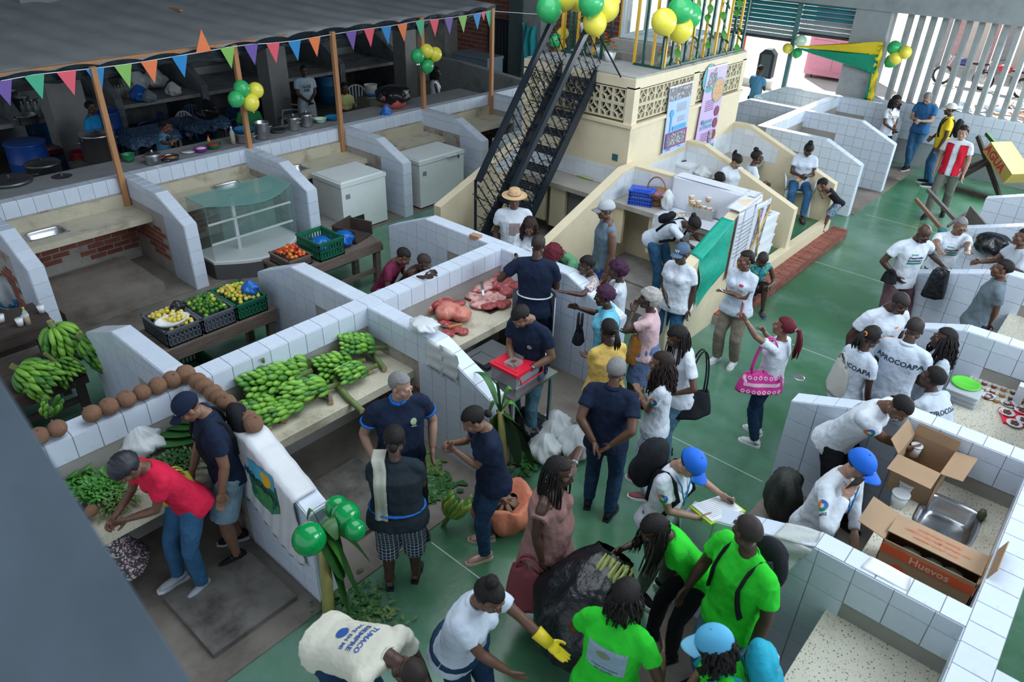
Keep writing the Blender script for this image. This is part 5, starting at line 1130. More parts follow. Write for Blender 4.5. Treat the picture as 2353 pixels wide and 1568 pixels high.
# ------------------------------------------------------------------ the people
def cl(n, c, v=.06, r=.9, **k): return mat(n, c, r, var=v, spec=.15, bump=k.pop('bump', 2.6), bs=k.pop('bs', 7.5), **k)
WT = cl('cotton_white', (.60, .65, .73)); WP = cl('polo_white', (.54, .61, .71)); WV = cl('white_drill', (.62, .67, .74)); GPOLO = cl('polo_pale_grey', (.48, .54, .62)); CREAM = cl('cotton_cream', (.66, .64, .54))
NAVY = cl('navy_cotton', (.012, .020, .045), .12); DKTEE = cl('dark_teal_tee', (.018, .027, .035)); GRN = cl('neon_green_tee', (.03, .56, .035), .08); RED = cl('red_tee', (.62, .018, .06)); YELT = cl('mustard_tee', (.70, .47, .13)); YPOLO = cl('yellow_polo', (.75, .52, .03))
LBLUE = cl('light_blue_polo', (.16, .50, .66)); PINKS = cl('pale_pink_blouse', (.62, .42, .45)); GREYT = cl('grey_blue_tee', (.13, .18, .23)); BLUEP2 = cl('blue_polo', (.03, .12, .28)); SKYT = cl('sky_tee', (.10, .27, .45)); BRT = cl('bright_blue_tee', (.02, .28, .62)); OLG = cl('sage_green_tee', (.10, .26, .14)); MAR = cl('maroon_jersey', (.14, .02, .05)); BANDB = cl('royal_blue_trim', (.02, .14, .50)); PKD = cl('dusty_pink_dress', (.27, .145, .135)); VESTR = cl('red_vest', (.55, .015, .035), bump=.4, bs=20); GRPOLO = cl('slate_polo', (.13, .17, .20))
FLOR = speck('floral_cotton', (.55, .52, .52), [(.45, .10, .14), (.12, .12, .14), (.30, .14, .16)], 34, .36, .85); FLDK = speck('floral_dark', (.05, .05, .055), [(.50, .40, .42), (.45, .16, .24), (.6, .55, .55)], 26, .36, .85); BATH = speck('bright_print', (.02, .22, .42), [(.6, .12, .08), (.6, .6, .55), (.02, .03, .06)], 20, .4, .8); TEALP = speck('teal_print', (.03, .36, .42), [(.5, .45, .1), (.02, .05, .1)], 18, .35, .8)
JD = cl('denim_dark', (.018, .045, .095), .3, bs=10); JM = cl('denim_mid', (.035, .11, .22), .35, bs=10); JL = cl('denim_light', (.10, .21, .30), .35, bs=10); JW = cl('denim_white', (.50, .57, .68), .08); KH = cl('khaki', (.24, .20, .16), .12); BLK = cl('black_trousers', (.012, .013, .016)); MAUVE = cl('mauve_trousers', (.12, .065, .08), .15); GRT = cl('grey_trousers', (.13, .14, .12), .12); PALET = cl('pale_trousers', (.48, .52, .56)); BLSH = cl('blue_shorts', (.02, .08, .36)); STRW = mat('straw', (.52, .34, .18), .8, var=.2, vs_=50, bump=.5, bs=90)
def plaid():
    m = mat('plaid_navy', (.014, .022, .04), .85, var=.1); N = m.node_tree.nodes; L = m.node_tree.links; b = N['Principled BSDF']; prev = b.inputs['Base Color'].links[0].from_socket; tc = N.new('ShaderNodeTexCoord')
    for ax in ('X', 'Z'):
        w = N.new('ShaderNodeTexWave'); w.bands_direction = ax; w.inputs['Scale'].default_value = 9; w.inputs['Distortion'].default_value = .6; L.new(tc.outputs['Object'], w.inputs[0]); t = N.new('ShaderNodeMath'); t.operation = 'GREATER_THAN'; t.inputs[1].default_value = .93; L.new(w.outputs['Fac'], t.inputs[0])
        x = N.new('ShaderNodeMix'); x.data_type = 'RGBA'; L.new(t.outputs[0], x.inputs[0]); L.new(prev, x.inputs[6]); x.inputs[7].default_value = (.40, .46, .55, 1); prev = x.outputs[2]
    L.new(prev, b.inputs['Base Color']); return m
PLAID = plaid()
SB = ('shoe', cl('shoe_black', (.015, .016, .02)), mat('sole_white', (.55, .57, .6), .6)); SBK = ('shoe', MATS['shoe_black'], BLACKM); SWH = ('shoe', cl('shoe_white', (.66, .68, .7)), WHITE); SBE = ('shoe', mat('shoe_rose_gold', (.45, .28, .22), .35, .3), mat('sole_beige', (.45, .36, .28), .6)); SND = ('sandal', BLACKM); SNB = ('sandal', mat('sandal_blue', (.05, .12, .25), .6)); SPK = ('shoe', cl('shoe_pinkish', (.35, .12, .14)), WHITE)
BPK = cl('bag_black_nylon', (.014, .016, .02), .3, .85, bump=.8, bs=14); LBAG = cl('bag_turquoise', (.02, .34, .48), .2, .6)
# front left
p1 = person('woman in a red t-shirt and black pleated headwrap bending over the vegetables', (290, 1078), 1.66, -70, 1.08, True, 'm', lean=28, hpitch=48, cap=('turban', mat('headwrap_black', (.012, .014, .022), .5)), hair='none', top=('tee', RED), bot=('jeans', JM), shoe=('shoe', cl('shoe_grey', (.35, .38, .42)), WHITE), L=(288, 1195, 1.0), Rr=(262, 1190, 1.0), hands=('grip', 'grip'), legs='stand')
front(p1, [('oval', 0, .28, .12, mat('print_violet', (.25, .03, .22), .6))])
p2 = person('man in a navy polo, dark cap and denim shorts beside the coconuts', (432, 938), 1.78, -85, 1.1, False, 'b', lean=9, hpitch=38, cap=('cap', NAVY, None, [('text', -.03, 0, .04, INKGR, 'ABC', .02)] if False else [('disc', -.03, 0, .035, INKGR)]), hair='short', top=('polo', NAVY), bot=('shorts', cl('denim_pale', (.20, .30, .38), .3)), shoe=SB, L='hang', Rr=(440, 1090, .95), hands=('relax', 'grip'))
front(p2, [('oval', .05, .34, .07, INKGR)]); backpack(p2, BPK, mat('trim_teal', (.05, .3, .42), .5))
p3 = person('seated woman in a floral blouse half hidden by the grey beam', (158, 1185), 1.55, -110, 1.1, True, 'm', lean=22, hpitch=35, hair='lowbun', top=('tee', FLDK), bot=('jeans', BLK), shoe=SND, L='hold', Rr='hold', legs='sit', pz=.42)
p4 = person('grey-haired man in a navy polo with blue trim, hands at his pockets', (922, 888), 1.74, 12, 1.2, False, 'l', lean=3, hyaw=-35, hair='short', hc='g', top=('polo', NAVY, BANDB), bot=('trousers', BLK), shoe=SBK, L=(.06, .10, -.46), Rr=(.06, .10, -.46), belly=.09)
front(p4, [('disc', -.09, .35, .055, mat('badge_pale', (.35, .45, .28), .6)), ('text', -.09, .31, .02, INKW, 'MAR', .02)])
p5 = person('heavy woman seen from behind in plaid capri trousers with a towel on her shoulder', (907, 1010), 1.60, 172, 1.42, True, 'd', lean=4, hpitch=20, hair='lowbun', hc='k', top=('tee', DKTEE), bot=('capri', PLAID), shoe=SND, L='hold', Rr='hold')
p6 = person('woman in navy t-shirt and cuffed jeans with a hair bun facing left', (1088, 966), 1.62, -78, 1.12, True, 'b', lean=9, hpitch=35, hair='lowbun', hc='k', top=('tee', NAVY), bot=('cuffed', JD), shoe=SBE, L=(1045, 1035, 1.15), Rr=(1035, 1020, 1.2), hands=('grip', 'grip'))
front(p6, [('disc', .06, .33, .06, mat('badge_sand', (.35, .36, .25), .6))])
p7 = person('woman in a dusty pink dress with long black braids, hand behind her neck', (1287, 1085), 1.66, 72, 1.22, True, 'd', lean=3, hair='braids', top=('dress', PKD), bot=(None, None), shoe=SND, L=(.02, .10, .14), Rr='hang', hands=('relax', 'grip'), belly=.08)
p8 = person('woman in a white polo reaching out with a yellow rubber glove', (1125, 1372), 1.64, 55, 1.22, True, 'm', lean=16, hpitch=28, hair='topbun', top=('polo', WP), bot=('jeans', JD), shoe=SBK, L=(1262, 1480, 1.05), Rr=(1170, 1545, .95), hands=('flat', 'relax'))
front(p8, [('text', -.09, .33, .03, INK, 'Agro', .02), ('disc', -.06, .30, .02, INKO)])
p9 = person('man bent far forward in a cream t-shirt printed in blue at the bottom edge', (940, 1545), 1.68, 48, 1.15, False, 'd', lean=66, hpitch=88, hair='buzz', hc='s', top=('tee', CREAM), bot=('jeans', JD), shoe=SBK, L=(.02, .2, -.45), Rr=(.02, .2, -.45))
front(p9, [('text', 0, .36, .05, INKB, 'TUMACO', .03), ('text', 0, .29, .06, INKB, 'SIEMPRE', .02), ('text', 0, .22, .045, INKB, 'VIVE EN MI', .02), ('disc', 0, .14, .09, INKB)], True)
p10 = person('person in neon green t-shirt with a landscape print on the back', (1440, 1368), 1.66, 165, 1.22, True, 'd', lean=8, hair='locs', top=('tee', GRN), bot=('jeans', JL), shoe=SBK, L=(.05, .25, -.30), Rr=(.10, .18, -.30), hyaw=5)
front(p10, [('rect', 0, .27, .19, mat('print_sky', (.25, .36, .44), .6), (1.35, .95)), ('oval', -.02, .30, .07, mat('print_earth', (.20, .24, .12), .6), 0, 0, .002), ('text', 0, .205, .02, INK, 'Consejo Comunitario', .01, .002), ('text', 0, .18, .02, INK, 'RIO ROSARIO', .01, .002)], True)
p11 = person('woman in neon green with long braids leaning over the black bag', (1503, 1218), 1.60, -62, 1.02, True, 'd', lean=36, hpitch=38, hair='braids', top=('tee', GRN), bot=('jeans', BLK), shoe=SBK, L=(1560, 1330, .7), Rr=(1430, 1262, 1.0), hands=('relax', 'grip'))
p12 = person('tall man in neon green t-shirt with a black backpack looking away', (1716, 1220), 1.84, -38, 1.1, False, 'd', lean=2, hyaw=95, hair='buzz', hc='s', top=('tee', GRN), bot=('jeans', JL), shoe=SBK, L='hang', Rr=(.10, .12, -.5))
backpack(p12, BPK)
p13 = person('person in neon green wearing a light blue cap and turquoise backpack', (1637, 1482), 1.60, -72, 1.2, True, 'm', lean=14, hpitch=18, hair='shoulder', cap=('cap', mat('cap_light_blue', (.08, .38, .62), .7, var=.05), mat('visor_light_blue', (.16, .46, .66), .7, var=.05)), top=('tee', GRN), bot=('jeans', JD), shoe=SBK, L='low', Rr='low')
backpack(p13, LBAG, sz=1.15, z=.40)
p14 = person('woman in royal blue cap writing on a clipboard with a black backpack', (1588, 1068), 1.66, 62, 1.08, True, 'l', lean=10, hpitch=40, hair='short', cap=('cap', mat('cap_royal', (.0, .12, .62), .7, var=.05), None, [('text', -.01, 0, .032, INKW, 'acdi', .02)]), top=('tee', WV), bot=('jeans', cl('khaki_green', (.14, .17, .13))), shoe=('shoe', MATS['shoe_black'], WHITE), L=(1655, 1135, 1.12), Rr=(1605, 1190, 1.05), hands=('grip', 'grip'))
backpack(p14, BPK, sz=1.3, z=.36); mire(p14, 1)
p15 = person('man in royal blue cap and long-sleeved white shirt talking on a phone', (1977, 1072), 1.74, 68, 1.12, False, 'l', lean=10, hpitch=22, hair='short', cap=('cap', mat('cap_royal', (.0, .12, .62)), None, [('text', -.01, 0, .03, INKW, 'acdi', .02)]), top=('long', WV), bot=('trousers', cl('dark_green_trousers', (.03, .04, .035))), shoe=SBK, L='low', Rr=(.0, .15, .03), hands=('relax', 'grip'))
mire(p15, 1, .03)
p16 = person('man in white vest bending over an open carton with plastic tubs', (2068, 938), 1.82, 68, 1.12, False, 'm', lean=30, hpitch=52, hair='buzz', top=('tee', WV), bot=('trousers', BLK), shoe=SBK, L=(2112, 1020, 1.08), Rr=(2100, 1040, 1.08), hands=('grip', 'grip'))
mire(p16, 1); front(p16, [('text', .02, .36, .045, INK, 'LA', .03), ('text', .02, .31, .045, INK, 'UNION', .03), ('text', .02, .26, .045, INK, 'ENTRE', .03), ('text', .02, .21, .045, INK, 'RE', .03)], True)
p17 = person('woman in pale polo with APROCOAPA on her back leaning beside the snack counter', (2143, 868), 1.58, -118, 1.25, True, 'd', lean=24, hpitch=-4, hair='cornrow', top=('polo', GPOLO), bot=('jeans', BLK), shoe=SBK, L=(.0, .32, -.30), Rr=(-.1, .3, -.25))
APR = [('text', 0, .34, .072, INK, 'APROCOAPA', .025)]
front(p17, APR, True)
p18 = person('young man in white polo with APROCOAPA across the back', (2102, 755), 1.76, 168, 1.08, False, 'd', lean=3, hpitch=12, hair='buzz', hc='s', top=('polo', WP), bot=('jeans', JD), shoe=SBK, L='hold', Rr='hold'); front(p18, APR, True)
p19 = person('woman in APROCOAPA shirt with a cream drawstring bag and orange hair tie', (2003, 775), 1.62, 145, 1.02, True, 'd', lean=3, hpitch=14, hair='pony', top=('tee', WP), bot=('jeans', PALET), shoe=SBK, L='hold', Rr='hang'); front(p19, APR, True)
p20 = person('man in white t-shirt with orange chest mark looking down to the right', (2067, 698), 1.80, 42, 1.12, False, 'd', lean=5, hpitch=35, hyaw=-12, hair='buzz', hc='s', top=('tee', WT), bot=('jeans', JD), shoe=SBK, L='hang', Rr=(.08, .0, -.5))
front(p20, [('oval', -.06, .37, .03, INKO), ('oval', .0, .25, .10, INKO)])
p21 = person('woman with long wavy black hair in a pale shirt facing left', (2168, 778), 1.60, -70, 1.1, True, 'd', lean=0, hpitch=-5, hair='long', top=('tee', GPOLO), bot=('jeans', BLK), shoe=SBK, L='hold', Rr='hold')
p22 = person('man in slate grey polo leaning his hand on the sink counter', (2302, 618), 1.70, -78, 1.05, False, 'm', lean=-8, hpitch=-2, hair='short', top=('polo', GRPOLO), bot=('trousers', NAVY), shoe=SBK, L=(2272, 745, .90), Rr='hang', legs='stand')
JTX = [('text', .03, .37, .035, INKG, 'juntos', .02), ('text', 0, .325, .042, INK, 'Desarrollo', .03), ('text', 0, .285, .042, INK, 'Económico', .03), ('rect', 0, .248, .16, INKG, (1.2, .14))]
p23 = person('bald man with hand on hip in a printed white t-shirt and mauve trousers', (2123, 538), 1.76, 38, 1.05, False, 'd', lean=6, hpitch=30, hair='none', top=('tee', WT), bot=('trousers', MAUVE), shoe=SBK, L=(2168, 612, 1.1), Rr=(.04, -.02, -.40, ) if False else 'hip', hands=('grip', 'relax'), legs='wide'); front(p23, JTX)
p24 = person('man with glasses in printed white t-shirt leaning on the tiled wall', (2207, 520), 1.68, 28, 1.08, False, 'b', lean=12, hpitch=14, hair='buzz', hc='g', gl=1, top=('polo', WT), bot=('jeans', JD), shoe=SBK, L=(2225, 605, 1.37), Rr=(2160, 600, 1.37), hands=('flat', 'flat')); front(p24, JTX)
p25 = person('man in pale grey polo at the right edge beyond the tiled wall', (2350, 545), 1.72, -62, 1.2, False, 'm', lean=12, hpitch=-4, hair='buzz', top=('polo', GPOLO), bot=('jeans', JD), shoe=SBK, L=(.0, .35, -.25), Rr=(.0, .35, -.25))
# far right group
p26 = person('curly-haired man in a red vest and grey trousers walking towards the camera', (2212, 305), 1.74, -8, 1.02, False, 'l', lean=2, hair='curlytop', hc='n', top=('tee', WT), bot=('trousers', GRT), shoe=SBK, L='hang', Rr='hang', legs='step')
def vest(i, m):
    T, P = i['T'], i['P']
    for q in (-1, 1):
        def f(u, v):
            x = q*(.05+.13*u); h_ = i['bvh'].ray_cast(P+T @ Vector((x, .6, -.10+.55*v)), T @ Vector((0, -1, 0)), .7); return (h_[0]+T @ Vector((0, .016+.01*math.sin(v*9+u*4), 0))) if h_[0] is not None else P+T @ Vector((x, .04*(1-u)+.02, -.10+.55*v))
        g = G(); g.sheet(f, 8, 14, th=.006); g.ob('vest_front', m, i['root'], True)
    g = G(); loft(g, [(-.06, .185, .135, -.025), (.1, .165, .120, -.025), (.35, .188, .12, -.03), (.45, .165, .09, -.03)], T, P, 20); g.ob('vest_back', m, i['root'], True)
vest(p26, VESTR)
p27 = person('man in yellow polo with white cap and black backpack facing left', (2183, 252), 1.70, -85, 1.08, False, 'd', lean=2, hpitch=2, cap=('cap', mat('cap_offwhite', (.62, .58, .54), .7)), hair='short', top=('polo', YPOLO), bot=('jeans', JM), shoe=SB, L='hang', Rr='low', belly=.03); backpack(p27, BPK)
p28 = person('grey-haired man in blue polo looking down at his phone, ankles crossed', (2131, 226), 1.74, -22, 1.08, False, 'l', lean=3, hpitch=35, hair='short', hc='g', gl=1, top=('polo', BLUEP2), bot=('jeans', JM), shoe=SB, L='hold', Rr='hold', legs='cross', hands=('grip', 'grip'))
p29 = person('woman in white t-shirt with an orange-strapped bag by the bars', (2060, 233), 1.60, 48, 1.0, True, 'd', hair='shoulder', top=('tee', WT), bot=('jeans', NAVY), shoe=SBK, L='low', Rr='low'); front(p29, [('text', 0, .33, .035, INKG, 'Desarrollo', .02), ('rect', 0, .28, .1, INKG, (1.2, .15))])
p30 = person('boy in blue t-shirt seen from behind in the open doorway', (1748, 160), 1.62, 150, .95, False, 'd', hair='buzz', top=('tee', SKYT), bot=('shorts', BLK), shoe=SND, L='hold', Rr='hold')
# kiosk
p31 = person('seated woman in white polo and jeans reading her phone with a child at her lap', (1858, 345), 1.64, 8, 1.1, True, 'd', legs='sit', pz=.61, zf=.32, lean=6, hpitch=40, hair='topbun', top=('polo', WP), bot=('jeans', JM), shoe=SND, L='hold', Rr='hold', hands=('grip', 'grip'))
p32 = person('small child in black vest and bright shorts leaning on the seated woman', (1890, 425), 1.02, -78, .95, False, 'm', lean=48, hpitch=40, zf=.15, hair='buzz', top=('sleeveless', BLK), bot=('shorts', BATH), shoe=('bare',), L=(.0, .3, .05), Rr=(.0, .3, .05), child=True, hsc=1.15)
p33 = person('seated woman in white t-shirt with high bun turned away to the right', (1740, 362), 1.62, 112, 1.0, True, 'd', legs='sit', pz=.55, zf=.32, hair='topbun', gl=1, top=('tee', WP), bot=('jeans', PALET), shoe=('shoe', MATS['shoe_white']), L='hold', Rr='hold')
p34 = person('woman in white v-neck looking down behind the draped wall', (1693, 372), 1.62, 28, 1.1, True, 'l', legs='sit', pz=.66, zf=.33, hpitch=42, hair='pony', top=('tee', WT), bot=('jeans', JD), shoe=SBK, L='low', Rr='low')
p35 = person('child whose dark hair just shows behind the white drape', (1652, 412), 1.05, 60, 1., False, 'd', zf=.30, hpitch=45, hair='curlytop', top=('tee', DKTEE), bot=('jeans', JD), shoe=SBK, L='hang', Rr='hang', child=True)
p36 = person('woman in pale shirt bent over writing on papers with a small black backpack', (1592, 517), 1.64, 58, 1.05, True, 'd', lean=52, hpitch=62, zf=.2, hair='bun', top=('tee', WP), bot=('jeans', JM), shoe=SBK, L=(1632, 570, 1.12), Rr=(1618, 585, 1.12), hands=('relax', 'grip')); backpack(p36, BPK, sz=.75, z=.30)
p37 = person('man in grey baseball cap and sleeveless grey shirt looking left', (1391, 483), 1.72, -72, 1.12, False, 'm', zf=.2, cap=('cap', mat('cap_grey', (.38, .41, .44), .7), mat('visor_grey', (.16, .17, .18), .7)), hair='short', hc='g', gl=1, top=('sleeveless', GREYT), bot=('shorts', BLSH), shoe=SND, L='hang', Rr='hang')
p38 = person('woman in slate blue cap and white t-shirt standing before the green drape', (1565, 583), 1.60, -28, 1.28, True, 'd', hyaw=5, cap=('cap', mat('cap_slate', (.05, .10, .17), .7), None, [('text', 0, 0, .05, INKW, 'NY', .03)]), hair='short', top=('tee', WT), bot=('jeans', JM), shoe=SBK, L='hang', Rr='low')
p39 = person('woman in pale polo and khaki trousers with folded arms and white trainers', (1712, 598), 1.54, -25, 1.22, True, 'm', hyaw=20, hpitch=-4, hair='lowbun', top=('polo', WP), bot=('trousers', KH), shoe=SWH, L='fold', Rr='fold'); front(p39, [('oval', -.07, .36, .05, INKR)])
p40 = person('boy in teal print top sitting on the brick step looking down', (1752, 598), 1.45, 12, .95, False, 'd', legs='sit', pz=.36, zf=.0, lean=18, hpitch=45, hair='buzz', hc='s', top=('sleeveless', TEALP), bot=('shorts', BLK), shoe=SNB, L=(.0, .28, -.25), Rr=(-.05, .28, -.25), feet=((-.16, .40, .08), (.30, .48, .08)))
# centre queue
p41 = person('woman with red ponytail and pink bag raising her phone to film', (1800, 752), 1.52, -108, 1.15, True, 'b', lean=-3, hpitch=-10, hair='redpony', hc='r', top=('tee', WT), bot=('jeans', JD), shoe=SWH, L=(1700, 722, 1.62, (.3, .2, -1)), Rr=(-.04, .28, .02), hands=('grip', 'grip'))
p42 = person('woman in pale pink blouse with silver braided hair, hand at her chin', (1490, 688), 1.55, -98, 1.15, True, 'd', lean=3, hpitch=0, hair='curly', hc='w', top=('blouse', PINKS), bot=('skirt', cl('skirt_blue', (.12, .18, .33))), shoe=SND, L=(-.08, .20, .06), Rr='fold')
p43 = person('woman in light blue polo with plum hair and black waist bag', (1388, 682), 1.58, -95, 1.3, True, 'd', lean=4, hair='curlytop', hc='p', top=('polo', LBLUE), bot=('jeans', BLK), shoe=SBK, L='hang', Rr=(.05, .38, -.10))
p44 = person('woman with curly hair in white print t-shirt behind the tiled wall', (1418, 622), 1.48, -92, 1.05, True, 'd', hair='curly', hc='p', top=('tee', WT), bot=('jeans', JD), shoe=SBK, L='chin', Rr='chin')
p45 = person('woman with cornrows in floral top stretching out her open hand', (1347, 610), 1.50, -72, 1.1, True, 'd', lean=10, hair='cornrow', top=('tee', FLOR), bot=('jeans', BLK), shoe=SBK, L=(1300, 672, 1.25), Rr='table', hands=('flat', 'relax'))
p46 = person('person with dark red curly hair in green leaning on the tiled wall', (1273, 587), 1.66, -40, 1.1, True, 'm', lean=38, hpitch=70, hair='afro', hc='r', top=('tee', OLG), bot=('jeans', JD), shoe=SBK, L='table', Rr='fold')
p47 = person('butcher in navy t-shirt and white apron seen from behind holding a bag', (1238, 562), 1.86, 170, 1.1, False, 'd', lean=2, hpitch=8, hyaw=10, hair='buzz', hc='s', top=('tee', NAVY), bot=('trousers', NAVY), shoe=SBK, L=(1178, 605, 1.42), Rr='hold', hands=('grip', 'relax'))
p48 = person('young butcher in navy polo looking down at packed meat on the table', (1197, 728), 1.74, -32, 1.05, False, 'b', lean=8, hpitch=48, hyaw=15, hair='short', top=('polo', NAVY), bot=('jeans', JL), shoe=SBK, L=(1218, 848, 1.05), Rr=(1178, 838, 1.08), hands=('grip', 'grip')); front(p48, [('disc', -.08, .30, .05, INKGR)])
p49 = person('man in straw hat and white t-shirt beside the black staircase', (1182, 458), 1.72, 3, 1.12, False, 'm', cap=('hat', STRW), hair='buzz', top=('tee', WT), bot=('jeans', JM), shoe=SBK, L='hang', Rr='hang'); front(p49, [('rect', -.01, .26, .16, mat('print_photo', (.32, .24, .24), .7), (.9, 1.1))])
p50 = person('smiling woman with shoulder-length curls behind the meat counter wall', (1217, 522), 1.60, -5, 1.12, True, 'm', lean=6, hpitch=22, hair='shoulder', hc='n', top=('tee', WT), bot=('jeans', JD), shoe=SBK, L='hold', Rr=(-.10, .30, -.10), hands=('grip', 'grip'))
p51 = person('boy in maroon jersey leaning over the tiled wall', (927, 590), 1.36, 62, 1.0, False, 'm', lean=28, hpitch=40, zf=.87, pz=.16, feet=((-.16, -.18, .06), (.16, -.18, .06)), hair='buzz', top=('tee', MAR), bot=('shorts', cl('striped_shorts', (.3, .28, .26))), shoe=('bare',), L=(.02, .2, -.35), Rr=(.02, .25, -.33), child=True, hsc=1.08)
p52 = person('younger boy resting his head on folded arms on the tiled wall', (975, 605), 1.28, 52, .95, False, 'd', lean=38, hpitch=30, zf=.87, pz=.16, feet=((-.16, -.18, .06), (.16, -.18, .06)), hair='buzz', hc='s', top=('sleeveless', MATS['red_tee'] if 0 else cl('brown_vest', (.07, .04, .035))), bot=('shorts', BLK), shoe=('bare',), L=(1005, 632, 1.40), Rr=(985, 638, 1.40), child=True, hsc=1.1)
p53 = person('woman in mustard t-shirt with a low ponytail seen from behind', (1398, 758), 1.60, -150, 1.25, True, 'd', hpitch=4, hair='pony', top=('tee', YELT), bot=('jeans', BLK), shoe=SND, L='fold', Rr='fold')
p54 = person('grey-haired man in navy polo with hands clasped behind his back', (1417, 850), 1.72, 168, 1.15, False, 'm', lean=2, hair='short', hc='g', top=('polo', NAVY), bot=('jeans', JD), shoe=SBK, L=(-.12, -.2, -.42, (1, -.6, 0)), Rr=(-.10, -.2, -.40, (1, -.6, 0)), belly=.03)
p55 = person('woman with very long wavy dark hair in white t-shirt and white jeans', (1518, 835), 1.62, -95, 1.02, True, 'b', hair='long', hc='n', top=('tee', WT), bot=('jeans', JW), shoe=SPK, L='fold', Rr='fold'); mire(p55, -1)
p56 = person('woman with long braids in white t-shirt carrying a black shoulder bag', (1556, 775), 1.66, -68, 1.08, True, 'm', lean=4, hpitch=32, hair='braids', hc='k', top=('tee', WT), bot=('jeans', JL), shoe=SBK, L='hip', Rr='hold')
# kitchen
p57 = person('man in bright blue t-shirt standing beside the grey kitchen column', (210, 247), 1.66, 62, 1.0, False, 'd', hair='buzz', top=('tee', BRT), bot=('jeans', JD), shoe=SBK, L='hang', Rr='hang')
p58 = person('cook in a blue apron chopping food behind the ledge', (383, 290), 1.56, 72, 1.08, True, 'm', lean=10, hpitch=25, hair='lowbun', top=('tee', cl('apron_blue', (.07, .22, .36))), bot=('jeans', BLK), shoe=SBK, L=(428, 350, 1.33), Rr=(420, 352, 1.33), hands=('grip', 'grip'))
p59 = person('man in white t-shirt with black lettering standing in the kitchen', (698, 163), 1.72, 15, 1.05, False, 'd', hair='buzz', top=('tee', SKYT if 0 else cl('tee_pale_blue', (.42, .52, .62))), bot=('trousers', PALET), shoe=SND, L='low', Rr='low'); front(p59, [('text', 0, .33, .09, INK, 'NIKE', .03), ('text', 0, .25, .09, INK, 'AIR', .03)])
p60 = person('woman in yellow t-shirt and black vest behind the third post', (792, 203), 1.58, 22, 1.08, True, 'd', legs='sit', pz=.62, zf=.15, hair='short', top=('tee', cl('tee_pale_yellow', (.50, .52, .22))), bot=('jeans', BLK), shoe=SBK, L='hold', Rr='hold')
p61 = person('person in a green vest hidden behind the balloons of the second post', (568, 238), 1.60, 5, 1.05, False, 'd', hair='buzz', top=('tee', cl('vest_green', (.02, .16, .06))), bot=('jeans', BLK), shoe=SBK, L='hang', Rr='hang')
p62 = person('person with black hair and white straps past the fourth post', (1003, 167), 1.60, 95, 1.05, True, 'd', hair='shoulder', top=('sleeveless', WT), bot=('jeans', BLK), shoe=SBK, L='low', Rr='low')
bpy.data.scenes.remove(TMPS) if False else None
# ------------------------------------------------------------------ goods and props
def hand(i, q, ext=.09):
    el, wr = i['aj'][q]; d = (wr-el).normalized(); p = wr+d*ext; r_ = i['root']; return Vector(r_.location)+Matrix.Rotation(r_.rotation_euler[2], 3, 'Z') @ (p*i['s'])
def wpt(i, v): r_ = i['root']; return Vector(r_.location)+Matrix.Rotation(r_.rotation_euler[2], 3, 'Z') @ (Vector(v)*i['s'])
WD2 = mat('grey_timber', (.15, .115, .095), .8, var=.35, vs_=4, bump=.7, bs=22, aniso=(6, 1, 6)); WDK = mat('dark_timber', (.05, .035, .03), .75, var=.3, bump=.5, bs=20)
def wtable(x0, x1, y0, y1, z, label, m=WD2, nl=3, name='wooden_table'):
    t = thing(name, label, 'table', ((x0+x1)/2, (y0+y1)/2, 0)); w, l = (x1-x0)/2, (y1-y0)/2
    for k in range(nl): a = -w+2*w*k/nl; g = G(); g.box((a+.004, -l, z-.045), (a+2*w/nl-.004, l+random.uniform(-.03, .03), z+random.uniform(-.004, .002))); g.ob('plank', m, t)
    for x in (-1, 1):
        g = G(); g.box((x*w-.02 if x > 0 else -w, -l, z-.15), (x*w if x > 0 else -w+.02, l, z-.05)); g.ob('apron_board', m, t)
        for y in (-1, 1): g = G(); g.bar((x*(w-.07), y*(l-.09), 0), (x*(w-.06), y*(l-.08), z-.05), .085, .085); g.ob('leg', m, t)
        g = G(); g.box((x*(w-.07)-.02, -l+.1, .2), (x*(w-.07)+.02, l-.1, .27)); g.ob('stretcher', m, t)
    return t
wtable(-8.0, -7.32, 2.72, 4.12, .66, 'old wooden table under the three lemon and lime crates')
wtable(-8.62, -7.95, 4.75, 6.35, .70, 'old wooden table under the tomato crate and green crate')
wtable(-8.45, -7.72, .35, 2.0, .58, 'dark wooden table loaded with green banana bunches', WDK)
wtable(-9.45, -8.8, 1.2, 2.15, .72, 'small wooden table with cups and an oil bottle', WDK)
GC2 = mat('crate_grey', (.10, .115, .14), .5, var=.1); GC3 = mat('crate_green', (.01, .13, .07), .45, var=.1)
def crate(c, w, l, h, label, m, rz=0., th=.016):
    t = thing('plastic_crate', label, 'crate', c, rz); g = G(); g.box((-w/2, -l/2, 0), (w/2, l/2, .015)); g.ob('base', m, t)
    for sx, sy in ((1, 0), (-1, 0), (0, 1), (0, -1)):
        g = G(); L_ = l if sx else w; n = int(L_/.045)
        def B(a, b, z0, z1):
            if sx: g.box((sx*w/2-(th if sx > 0 else 0), a, z0), (sx*w/2+(0 if sx > 0 else th), b, z1))
            else: g.box((a, sy*l/2-(th if sy > 0 else 0), z0), (b, sy*l/2+(0 if sy > 0 else th), z1))
        B(-L_/2, L_/2, h-.05, h); B(-L_/2, L_/2, 0, .03); B(-L_/2, L_/2, h*.45, h*.52)
        for k in range(n+1): a = -L_/2+L_*k/n; B(max(-L_/2, a-.008), min(L_/2, a+.008), .02, h-.04)
        g.ob('slotted_side', m, t)
        g = G()
        if sx: g.box((sx*w/2-.012, -l/2-.01, h-.012), (sx*w/2+.012, l/2+.01, h+.006))
        else: g.box((-w/2-.01, sy*l/2-.012, h-.012), (w/2+.01, sy*l/2+.012, h+.006))
        g.ob('rim', m, t)
    return t
